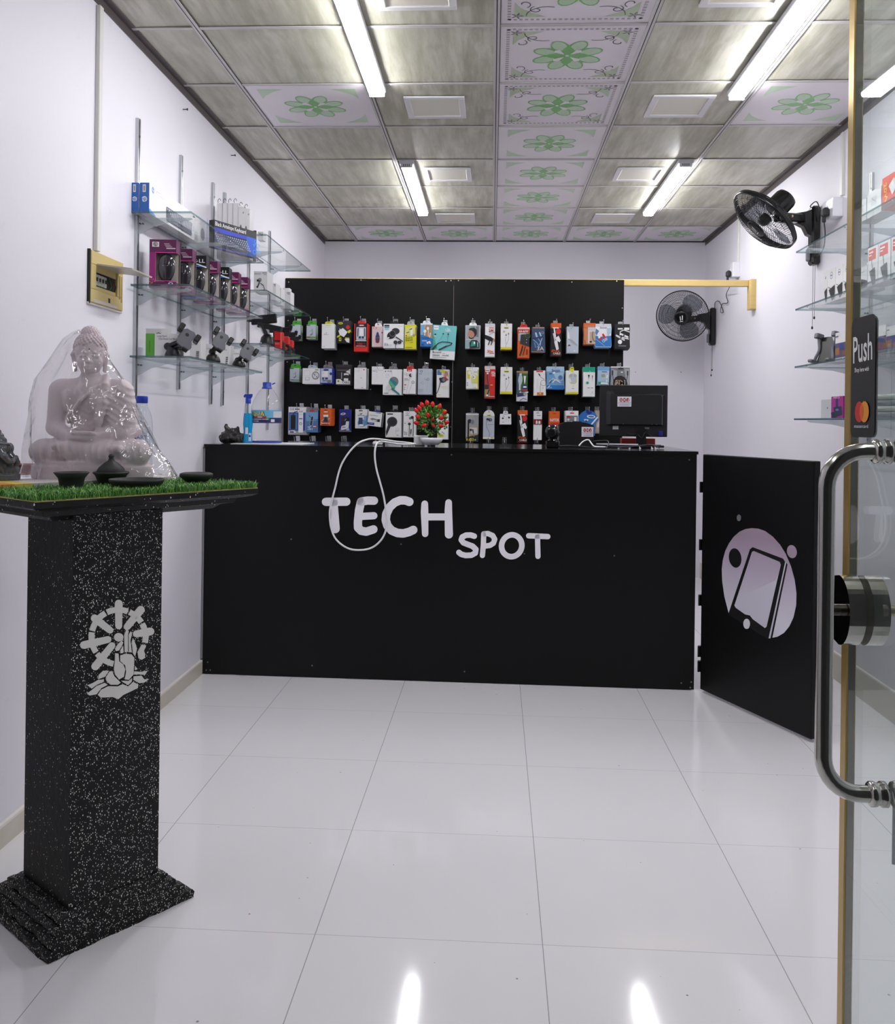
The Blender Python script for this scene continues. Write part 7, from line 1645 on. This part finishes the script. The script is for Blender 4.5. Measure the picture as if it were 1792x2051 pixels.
# white multi-plug with brass pins and the looped flex
b = onY(756, 888, 4.50); t = thing('extension_lead', 'white flex looping over the counter front from a plug lying on the counter', 'cable', (b.x, 4.5, CT))
PLW = col(236, 236, 238, rough=.3)
m = MB(); m.box((b.x - .022, 4.47, CT + .0005), (b.x + .024, 4.53, CT + .018), PLW, .004); build('plug', m, t)
for dx, br_ in ((-.010, 1), (.008, 0)):
    m = MB(); m.box((b.x + dx - .004, 4.497, CT + .018), (b.x + dx + .004, 4.503, CT + .034), col(206, 160, 80, rough=.25, metal=1.0) if br_ else GREYM, .001); build('pin', m, t)
m = MB(); pts = []
fr = [(796, 101, 4.36), (740, 92, 4.37), (660, 84, 4.40), (600, 74, 4.42), (545, 68, 4.40), (490, 66, 4.34), (440, 78, 4.25), (405, 95, 4.217), (365, 130, 4.212), (325, 180, 4.212), (290, 240, 4.212), (266, 310, 4.212), (248, 390, 4.212), (226, 475, 4.212), (208, 560, 4.212), (210, 640, 4.212), (224, 705, 4.212), (252, 760, 4.212), (300, 803, 4.212), (355, 828, 4.212), (415, 833, 4.212), (475, 825, 4.212), (525, 800, 4.212), (568, 755, 4.212), (593, 700, 4.212), (602, 630, 4.212), (594, 550, 4.212), (577, 450, 4.212), (553, 360, 4.212), (531, 280, 4.212), (519, 200, 4.212), (520, 140, 4.212), (532, 100, 4.235), (556, 84, 4.34), (600, 88, 4.37), (680, 101, 4.33), (740, 104, 4.33), (800, 100, 4.36)]
for x, y, Y in fr:
    p = onY(600 + x * S5, 860 + y * S5, Y); pts.append(Vector((p.x, p.y, max(p.z, CT + .004) if Y > 4.24 else p.z)))
m.tube(smooth_pts(pts, 5), .0046, PLW, 8); build('flex', m, t)
b = onY(845, 885, 4.47); m = MB(); m.box((b.x - .04, 4.44, CT + .0005), (b.x + .045, 4.50, CT + .052), col(228, 228, 230, rough=.35), .005); m.box((b.x - .03, 4.4392, CT + .01), (b.x + .02, 4.4402, CT + .03), col(214, 214, 218)); solo('white_adapter', m, 'white boxy adapter standing behind the plant pot', 'adapter')

# ---------------- potted berry plant
b = onY(864, 893, 4.40); PB = Vector((b.x, 4.40, CT))
t = thing('potted_plant', 'artificial bonsai with red berries in a white dish pot on the counter', 'plant', tuple(PB))
m = MB()
def rect_ring(w_, d_, z, r=.012, n=5):
    o = []
    for cx_, cy_, a0 in ((w_ - r, -d_ + r, -PI / 2), (w_ - r, d_ - r, 0), (-w_ + r, d_ - r, PI / 2), (-w_ + r, -d_ + r, PI)):
        for k in range(n): a = a0 + PI / 2 * k / (n - 1); o.append((cx_ + r * math.cos(a), cy_ + r * math.sin(a), z))
    return o
POTW = col(226, 225, 232, rough=.3)
rs = [rect_ring(.030, .02, .008), rect_ring(.034, .024, .008), rect_ring(.048, .034, .022), rect_ring(.0535, .038, .032), rect_ring(.0535, .038, .043), rect_ring(.049, .034, .043), rect_ring(.046, .032, .034)]
n = 20; vs = [p for r in rs for p in r]; fs = [list(range(n))[::-1]] + [[i * n + k, i * n + (k + 1) % n, (i + 1) * n + (k + 1) % n, (i + 1) * n + k] for i in range(len(rs) - 1) for k in range(n)] + [list(range((len(rs) - 1) * n, len(rs) * n))]
m.add(vs, fs, [POTW] * (len(fs) - 1) + [col(40, 34, 30)], True)
for sx in (-1, 1):
    for sy in (-1, 1): m.box((sx * .026 - .006, sy * .016 - .005, 0), (sx * .026 + .006, sy * .016 + .005, .009), POTW)
build('pot', m, t, False)
BARK = col(40, 32, 28, rough=.8)
crown = Vector((.0, 0, .13)); CR = (.074, .058, .072)
m = MB(); m.tube([(-.004, 0, .034), (-.012, 0, .055), (-.02, 0, .075), (-.04, .005, .1)], [.010, .008, .006, .004], BARK, 8); m.tube([(.014, 0, .034), (.018, 0, .06), (.01, 0, .085), (.02, 0, .12), (.012, 0, .16)], [.013, .011, .008, .006, .003], BARK, 8); m.tube([(.016, 0, .065), (.035, 0, .085), (.055, 0, .11)], [.007, .005, .003], BARK, 8); m.tube([(.012, 0, .09), (-.01, 0, .12), (-.03, 0, .15)], [.006, .004, .002], BARK, 8); build('trunk', m, t, False)
m = MB(); rl = random.Random(21); LG = [col(70, 128, 36, rough=.4), col(104, 166, 54, rough=.4), col(46, 92, 28, rough=.4), col(136, 190, 76, rough=.4)]
for q in range(640):
    while True:
        v = Vector((rl.uniform(-1, 1), rl.uniform(-1, 1), rl.uniform(-1, 1)))
        if .4 < v.length < 1.05: break
    p = crown + Vector((v.x * CR[0], v.y * CR[1], v.z * CR[2]))
    if p.z < .058: continue
    if abs(p.x + .006) < .013 and .085 < p.z < .112 : continue
    d = (v.normalized() + Vector((rl.uniform(-.8, .8), rl.uniform(-.8, .8), rl.uniform(-.3, .9)))).normalized(); s_ = d.orthogonal().normalized(); s_.rotate(Matrix.Rotation(rl.uniform(0, 6.28), 3, d)); u_ = d.cross(s_)
    L_, W_ = rl.uniform(.010, .016), rl.uniform(.0045, .007)
    m.add([p, p + d * L_ * .5 + s_ * W_ + u_ * .002, p + d * L_, p + d * L_ * .5 - s_ * W_ + u_ * .002, p + d * L_ * .5 - u_ * .001], [[0, 1, 4], [1, 2, 4], [2, 3, 4], [3, 0, 4]], LG[rl.randrange(4)], True)
o = build('foliage', m, t, False)
BERRY = NT('glossy_berry'); sp_ = BERRY.n('ShaderNodeSeparateXYZ'); BERRY.l(BERRY.coords(), sp_.inputs[0]); BERRY.l(BERRY.mix(BERRY.math('MULTIPLY', BERRY.math('ADD', sp_.outputs[2], .014), 90), lin((226, 120, 60)), lin((206, 26, 24))), BERRY.p.inputs['Base Color']); BERRY.p.inputs['Roughness'].default_value = .16
for q, (x, y) in enumerate(((855, 807), (866, 810), (845, 811), (840, 817), (880, 814), (834, 822), (890, 826), (837, 835), (857, 832), (884, 837), (834, 847), (849, 852), (883, 853), (894, 846), (868, 852.5), (866, 841))):
    wp = onY(x, y, 4.40 - (.05 if q in (8, 9, 11, 12, 14) else .03)); lp = wp - PB
    c = crown; dv = Vector((lp.x - c.x, lp.y * .4, lp.z - c.z)); dv = dv.normalized() if dv.length > .02 else Vector((0, -1, .2))
    s_ = 1.0 if q in (14, 15) else 1.32
    me = MB(); me.lathe([(0, -.010), (.0055, -.0085), (.0085, -.004), (.0085, 0), (.0065, .006), (.003, .0105), (0, .0125)], BERRY.m, 14)
    o = build('berry', me, t, False); o.location = lp; o.rotation_euler = Vector((0, 0, 1)).rotation_difference(dv * .8 + Vector((0, 0, .3))).to_euler(); o.scale = (s_, s_, s_)

# ---------------- webcam-like camera ball
GBL = col(16, 16, 18, rough=.12, coat=.4)
b = onY(1106, 896, 4.42); t = thing('webcam', 'glossy black ball webcam on a square foot on the counter', 'webcam', (b.x, 4.42, CT))
m = MB(); m.box((-.034, -.03, 0), (.034, .03, .036), GBL, .006); m.lathe([(.024, .036), (.02, .042), (.018, .046)], GBL, 20); build('foot', m, t, False)
m = MB(); m.ball((0, 0, .080), .0375, GBL, 28, 18); build('ball', m, t, False)
m = MB(); Mx = Matrix.Translation((-.008, -.034, .076)) @ Matrix.Rotation(PI / 2, 4, 'X') ; m.lathe([(.024, -.008), (.024, .003), (.020, .005), (.012, .0045), (0, .0045)], col(22, 22, 25, rough=.2), 24, Mx); build('lens', m, t, False)
# ---------------- sticker with three red ovals
CRIM = col(168, 30, 48, rough=.45)
def smj(m, O, U, V, N):
    A = Art(m, O, U, V, N); A.rect(0, 0, 1, 1, col(226, 225, 236, rough=.4))
    for u, ch in ((.26, 'S'), (.5, 'M'), (.74, 'J')):
        A.poly([(u + .105 * math.cos(a) * (1 if abs(math.cos(a)) < .99 else 1), .33 + .2 * math.sin(a)) for a in [2 * PI * k / 18 for k in range(18)]], CRIM); A.text(ch, u - .05, .43, .2, SW, .1, 0, .04)
    A.text('SOFTWARE SOLUTION', .07, .66, .08, col(60, 50, 70), .86); A.rect(.12, .75, .9, .77, GREY); A.rect(.2, .81, .84, .83, GREY); A.rect(.14, .87, .88, .89, GREY)
# ---------------- receipt printer
b0, b1 = onY(1119, 896, 4.58), onY(1189, 896, 4.58); t = thing('receipt_printer', 'black receipt printer with a white sticker, beside the webcam', 'printer', ((b0.x + b1.x) / 2, 4.58, CT))
wv = (b1.x - b0.x) / 2; m = MB()
pr = [(-wv, 0), (wv, 0), (wv, .108), (wv - .004, .116), (wv * .5, .128), (0, .132), (-wv * .6, .130), (-wv + .01, .120), (-wv, .108)]
m.prism(pr, .13, col(20, 20, 22, rough=.35), (0, .13, 0), side=col(26, 26, 29, rough=.18)); build('case', m, t, False)
m = MB(); m.prism([(-wv * .2, .1295), (wv * .35, .1285), (wv * .3, .134), (-wv * .2, .135)], .05, col(60, 60, 64, rough=.15), (0, .08, 0)); build('lid', m, t, False)
m = MB(); s0, s1 = onY(1164.5, 855, 4.58), onY(1188, 875, 4.58); O_ = Vector((s0.x - (b0.x + b1.x) / 2, -.0008, s0.z - CT)); smj(m, O_, (min(s1.x, b1.x) - s0.x, 0, 0), (0, 0, s1.z - s0.z), (0, -1, 0)); o = build('sticker', m, t, False); o['label'] = 'white sticker with three red ovals'
# ---------------- monitor seen from behind
MY = 4.74
tl, tr, bl_, brr = onY(1200, 769, MY + .02), onY(1336, 774, MY - .03), onY(1199, 873, MY + .02), onY(1338.5, 876, MY - .03)
c = (tl + tr + bl_ + brr) / 4; ang = math.atan2(tr.y - tl.y, tr.x - tl.x); wv = (tr - tl).length / 2; zb, zt = (bl_.z + brr.z) / 2, (tl.z + tr.z) / 2
t = thing('monitor', 'black flat monitor with its back turned, on the counter', 'monitor', (c.x, c.y, CT), ang)
H0, H1 = zb - CT, zt - CT
MBK = col(26, 25, 30, rough=.42)
m = MB(); m.box((-wv, -.004, H0), (wv, .028, H1), MBK, .003)
def fr_(a0, a1, c0, c1, y0_, y1_, mt, ch=.0): m.box((-wv + 2 * wv * a0, y0_, H0 + (H1 - H0) * c0), (-wv + 2 * wv * a1, y1_, H0 + (H1 - H0) * c1), mt, ch)
x0_, x1_, z0_, z1_ = -wv * .80, wv * .90, H0 + (H1 - H0) * .23, H0 + (H1 - H0) * .855
o1 = [(x0_, z0_), (x1_, z0_), (x1_, z1_ - .01), (x1_ - .012, z1_), (x0_ + .045, z1_), (x0_ + .03, z1_ + .012), (x0_ + .012, z1_ + .012), (x0_, z1_)]
o2 = [(x0_ + .022, z0_ + .002), (x1_ - .012, z0_ + .002), (x1_ - .012, z1_ - .026), (x1_ - .018, z1_ - .012), (x0_ + .05, z1_ - .012), (x0_ + .042, z1_ - .006), (x0_ + .026, z1_ - .006), (x0_ + .022, z1_ - .016)]
n = len(o1); vs = [(p[0], -.004, p[1]) for p in o1] + [(p[0], -.022, p[1]) for p in o2]
m.add(vs, [list(range(n, 2 * n))] + [[k, (k + 1) % n, n + (k + 1) % n, n + k] for k in range(n)], [MBK] + [col(34, 33, 38, rough=.22)] * n); build('shell', m, t, False)
m = MB(); fr_(.40, .54, .735, .765, -.0225, -.021, col(8, 8, 9)); fr_(.35, .36, .24, .25, -.024, -.021, GREYM); fr_(.77, .78, .24, .25, -.024, -.021, GREYM); fr_(.84, .85, .24, .25, -.024, -.021, GREYM); fr_(.2, .285, .135, .205, -.0055, -.004, col(190, 190, 194, rough=.4)); fr_(.66, .74, .15, .19, -.006, -.004, col(110, 110, 116)); build('vents_and_ports', m, t, False)
m = MB(); smj(m, (-wv + 2 * wv * .265, -.0226, H0 + (H1 - H0) * .775), (2 * wv * .205, 0, 0), (0, 0, -(H1 - H0) * .195), (0, -1, 0)); o = build('sticker', m, t, False); o['label'] = 'white sticker with three red ovals'
m = MB(); pr = [(.0, .004), (.058, .004), (.052, H0 + .012), (.044, H0 + .056), (.006, H0 + .058), (.003, H0 + .02)]
m.prism([(p[0] + wv * .08, p[1]) for p in pr], .03, col(22, 22, 25, rough=.3), (0, -.004, 0)); m.box((wv * .08 - .02, -.10, 0), (wv * .08 + .085, .09, .006), col(22, 22, 25, rough=.3), .002); build('stand', m, t, False)
m = MB(); m.tube(smooth_pts([(-.03, -.01, H0 + .02), (-.01, -.026, H0 + .012), (.02, -.03, H0 + .014), (.045, -.05, H0 - .005), (.06, -.045, H0 + .022), (.075, -.02, H0 + .018), (.1, -.02, H0 + .002)], 5), .0022, INK, 6); build('power_cable', m, t, False)
m = MB(); m.box((wv * .74, -.022, H0 + .004), (wv * .86, -.006, H0 + .032), col(40, 40, 140, rough=.35), .003); o = build('vga_plug', m, t, False); o['label'] = 'blue video plug'
# ---------------- red box, keyboard and cables by the monitor
a, b = onY(1245, 880, 4.95), onY(1312, 880, 4.95); m = MB(); m.box((a.x, 4.95, CT), (b.x, 5.02, CT + .045), col(150, 44, 40, rough=.5), .002); solo('red_box', m, 'low dull red box behind the monitor stand', 'box')
a, b = onY(1186, 886, 4.64), onY(1330, 888, 4.60); dv = b - a; kb = thing('keyboard', 'slim dark keyboard with a white edge lying in front of the monitor', 'keyboard', (a.x, a.y, CT), math.atan2(dv.y, dv.x))
m = MB(); L_ = dv.length; m.box((0, 0, .004), (L_, .035, .015), col(30, 28, 44, rough=.4), .002); m.box((.02, -.001, .0152), (L_ * .64, .006, .0215), col(226, 226, 232, rough=.4)); m.box((L_ * .74, -.001, .0152), (L_ - .016, .006, .0195), col(120, 120, 126, rough=.4)); build('body', m, kb, False)
def cable(pts, r, mt, lab, nm='cable'):
    P = []
    for x, y, Y in pts:
        p = onY(x, y, Y); P.append(Vector((p.x, p.y, max(p.z, CT + r))))
    m = MB(); m.tube(smooth_pts(P, 6), r, mt, 8); return solo(nm, m, lab, 'cable')
cable([(1159, 893, 4.42), (1168, 884, 4.43), (1178, 881, 4.44), (1184, 888, 4.42), (1190, 894, 4.4), (1205, 895, 4.4), (1215, 896, 4.38)], .0036, PLW, 'white cable curling in front of the receipt printer')
cable([(1120, 893, 4.44), (1150, 893, 4.46), (1180, 896, 4.4), (1210, 897, 4.36), (1218, 890, 4.40), (1216, 883, 4.44), (1200, 883, 4.47), (1188, 884, 4.5)], .0028, INK, 'black cable running from the webcam past the receipt printer')
o = cable([(1215, 893, 4.40), (1235, 895, 4.38), (1258, 895, 4.38), (1281, 893, 4.40), (1300, 891, 4.42), (1312, 893, 4.4), (1320, 897, 4.34)], .0032, INK, 'black cable with white ties along the counter under the monitor')
for q, x in enumerate((1238, 1260, 1281, 1305, 1312)):
    p = onY(x, 893, 4.385); m = MB(); m.tube([(p.x, p.y - .004, CT + .0045), (p.x + .003, p.y + .004, CT + .0045)], .0046, PLW, 8); m.tube([(p.x + .001, p.y, CT + .008), (p.x - .002, p.y, CT + .014)], .0025, PLW, 6)
    build('cable_tie', m, o)
# ================================================================== WALL FANS, SOCKETS
FK = col(17, 17, 19, rough=.22); FK2 = col(30, 30, 33, rough=.3)
BLADE = glass('smoky_fan_blade', (.46, .48, .52), .1, 1.45, .25, (.25, .26, .29, 1))
def fan(lab, C, d, base, R_, arm_from, spin, cords):
    """C centre of the guard ring, d facing direction, base the wall plate (x, y, z0, z1)"""
    C = Vector(C); d = Vector(d).normalized()
    bx, by, z0, z1 = base
    t = thing('wall_fan', lab, 'fan', (bx, by, z0), 0, 'black wall fans')
    x_ = d.cross(Vector((0, 0, 1))).normalized(); y_ = x_.cross(d).normalized()
    F_ = Matrix(((x_.x, y_.x, d.x, C.x), (x_.y, y_.y, d.y, C.y), (x_.z, y_.z, d.z, C.z), (0, 0, 0, 1)))
    # rim
    m = MB(); m.lathe([(R_ - .004, -.014), (R_, -.013), (R_ + .001, 0), (R_, .013), (R_ - .004, .014), (R_ - .006, .006), (R_ - .006, -.006), (R_ - .004, -.014)], FK, 56, F_); build('rim', m, t)
    def cage(h, r0, nw, nm, zs):
        m = MB()
        for k in range(nw):
            a = 2 * PI * k / nw; pts = []
            for q in range(5):
                s_ = q / 4; r = r0 + (R_ - .003 - r0) * s_; z = h * (1 - s_ ** 2.6) + zs * s_ ** 2.6
                aa = a + .35 * (1 - s_); pts.append(F_ @ Vector((r * math.cos(aa), r * math.sin(aa), z)))
            m.tube(pts, .0011, FK, 4, caps=False)
        for rr_ in (.45, .68, .86):
            r = r0 + (R_ - r0) * rr_; s_ = rr_; z = h * (1 - s_ ** 2.6) + zs * s_ ** 2.6
            m.tube([F_ @ Vector((r * math.cos(2 * PI * k / 40), r * math.sin(2 * PI * k / 40), z)) for k in range(40)], .001, FK, 4, closed=True)
        return build(nm, m, t)
    cage(.068, .052, 84, 'front_guard', .010); cage(-.062, .055, 84, 'rear_guard', -.010)
    m = MB(); m.lathe([(0, .076), (.03, .0755), (.048, .073), (.055, .068), (.055, .064), (0, .063)], FK, 28, F_); hb = build('front_badge', m, t)
    m = MB(); vs = [F_ @ Vector(v) for v in [(-.012, .02, .0765), (-.006, .024, .0765), (-.004, -.012, .0765), (-.010, -.014, .0765), (.006, .018, .0765), (.011, .014, .0765), (.008, -.018, .0765), (.003, -.016, .0765), (-.012, -.02, .0765), (.012, -.024, .0765), (.012, -.028, .0765), (-.012, -.025, .0765)]]
    m.add(vs, [[0, 1, 2, 3], [4, 5, 6, 7], [8, 9, 10, 11]], SW); build('emblem', m, hb)
    # blades and hub
    m = MB(); m.lathe([(0, .03), (.022, .028), (.03, .01), (.03, -.02), (0, -.022)], FK2, 24, F_); build('hub', m, t)
    for k in range(3):
        a0 = spin + 2 * PI * k / 3; vs = []; fs = []; NU, NV = 8, 8
        for i in range(NU + 1):
            for j in range(NV + 1):
                r = .028 + (R_ - .045) * i / NU; wd = (.55 + .55 * math.sin(PI * min(1, i / NU * .85 + .1))) * (1 if i < NU else .82)
                a = a0 + (j / NV - .5) * wd * 1.15; z = (j / NV - .5) * -.034 * (1 - .3 * i / NU)
                vs.append(F_ @ Vector((r * math.cos(a), r * math.sin(a), z)))
        for i in range(NU):
            for j in range(NV): q = i * (NV + 1) + j; fs.append([q, q + 1, q + NV + 2, q + NV + 1])
        m = MB(); m.add(vs, fs, BLADE, True); build('blade', m, t)
    # motor
    m = MB(); m.lathe([(0, -.062), (.05, -.063), (.058, -.07), (.06, -.08), (.059, -.15), (.054, -.166), (.04, -.174), (0, -.176)], FK, 32, F_); build('motor', m, t)
    # arm
    mb_ = C - d * .10; neck = Vector((bx - .085, by, arm_from))
    m = MB(); piv = mb_ + Vector((.0, 0, -.058)); mid = (piv + neck) / 2 + Vector((0, 0, .004))
    bar(m, piv - (neck - piv).normalized() * .01, neck, .05, .046, FK, (0, 0, 1), .006); bar(m, mb_, piv, .05, .05, FK, (1, 0, 0), .006)
    pr = [(0, .05), (.0, -.1), (-.03, -.085), (-.05, -.045), (-.095, -.022), (-.10, .024), (-.04, .034)]
    m.prism([(bx - .035 + p[0], arm_from + p[1]) for p in pr], .044, FK, (0, by + .022, 0)); m.tube([mid + Vector((0, -.03, 0)), mid + Vector((0, .03, 0))], .007, col(170, 150, 110, metal=1, rough=.3), 10); build('arm', m, t)
    m = MB(); m.box((bx - .046, by - .034, z0), (bx - .0005, by + .034, z1), FK, .01); m.box((bx - .062, by - .018, z0 + .02), (bx - .046, by + .018, z0 + .09), col(120, 122, 126, rough=.25), .006); build('wall_bracket', m, t)
    for k, ln in enumerate(cords):
        m = MB(); y = by + (-.014, .014)[k]; m.tube([(bx - .022, y, z0 + .004), (bx - .023, y, z0 - ln)], .0012, col(70, 70, 72), 6); m.lathe([(0, -.008), (.005, -.006), (.005, .004), (.002, .008), (0, .008)], FK, 10, Matrix.Translation((bx - .023, y, z0 - ln))); build('pull_cord', m, t)
    return t
c1 = onY(1531, 440, 4.68)
fan('black wall fan nearer the entrance, tilted down over the room', c1, (-.694, -.042, -.717), (XR, 4.77, 2.10, 2.41), .196, 2.345, .5, (.28, .33))
c2 = onY(1366.5, 633, 6.84)
fan('black wall fan by the timber frame in the far right corner', c2, (-.30, -.88, -.34), (XR, 6.93, 1.86, 2.15), .198, 2.075, .15, (.19, .23))
# sockets and plugs
def socket(y, z0, z1, lab, ylab, plab, zc):
    m = MB(); yw = .052
    t = thing('wall_socket', lab, 'socket', (XR, y, z0))
    m.box((XR - .05, y - .045, z0), (XR, y + .042, z1), col(228, 228, 234, rough=.3), .003); build('box', m, t)
    m = MB(); m.box((XR - .054, y + .02, z0 + .05), (XR - .05, y + .034, z0 + .066), WHITE, .001); build('switch', m, t)
    p = thing('power_plug', plab, 'plug', (XR - .07, y + .01, zc))
    m = MB(); m.box((XR - .083, y - .016, zc - .024), (XR - .0515, y + .03, zc + .022), INK, .009); bar(m, (XR - .072, y + .008, zc - .022), (XR - .072, y + .008, zc - .05), .016, .014, INK, (0, 1, 0)); build('body', m, p)
    return p, Vector((XR - .072, y + .008, zc - .05))
p, e = socket(4.49, 2.285, 2.38, 'white socket box on the right wall next to the nearer fan', 0, 'black plug in the socket next to the nearer fan', 2.315)
m = MB(); m.tube(smooth_pts([e, e + Vector((.006, 0, -.06)), e + Vector((.02, .06, -.12)), Vector((XR - .02, 4.72, 2.14))], 5), .003, INK, 8); build('flex', m, p)
p, e = socket(6.30, 2.282, 2.385, 'white socket box above the timber frame on the right wall', 0, 'black plug in the socket above the timber frame', 2.31)
m = MB(); pts = [e] + [Vector((min(q.x, XR - .006), q.y, q.z)) for q in [onY(1461, 573, 6.30), onX(1454, 590, XR - .012), onX(1457, 606, XR - .012), onX(1446, 609, XR - .012), onX(1443, 625, XR - .012), onX(1448, 624, XR - .012), onX(1440, 604, XR - .012), onX(1432, 606, XR - .012), onX(1431, 618, XR - .02)]]
m.tube(smooth_pts(pts, 6), .0028, INK, 8); build('flex', m, p)
c = onX(1634, 418, XR - .02); m = MB(); m.tube(smooth_pts([c + Vector((-.01, .0, 0)), c + Vector((-.02, .03, .02)), c + Vector((-.01, -.03, .03)), c + Vector((.0, -.05, -.02)), c + Vector((0, -.03, -.07))], 6), .003, INK, 8); solo('cable_loop', m, 'small black cable loop tied at the top of the nearer fan bracket', 'cable')
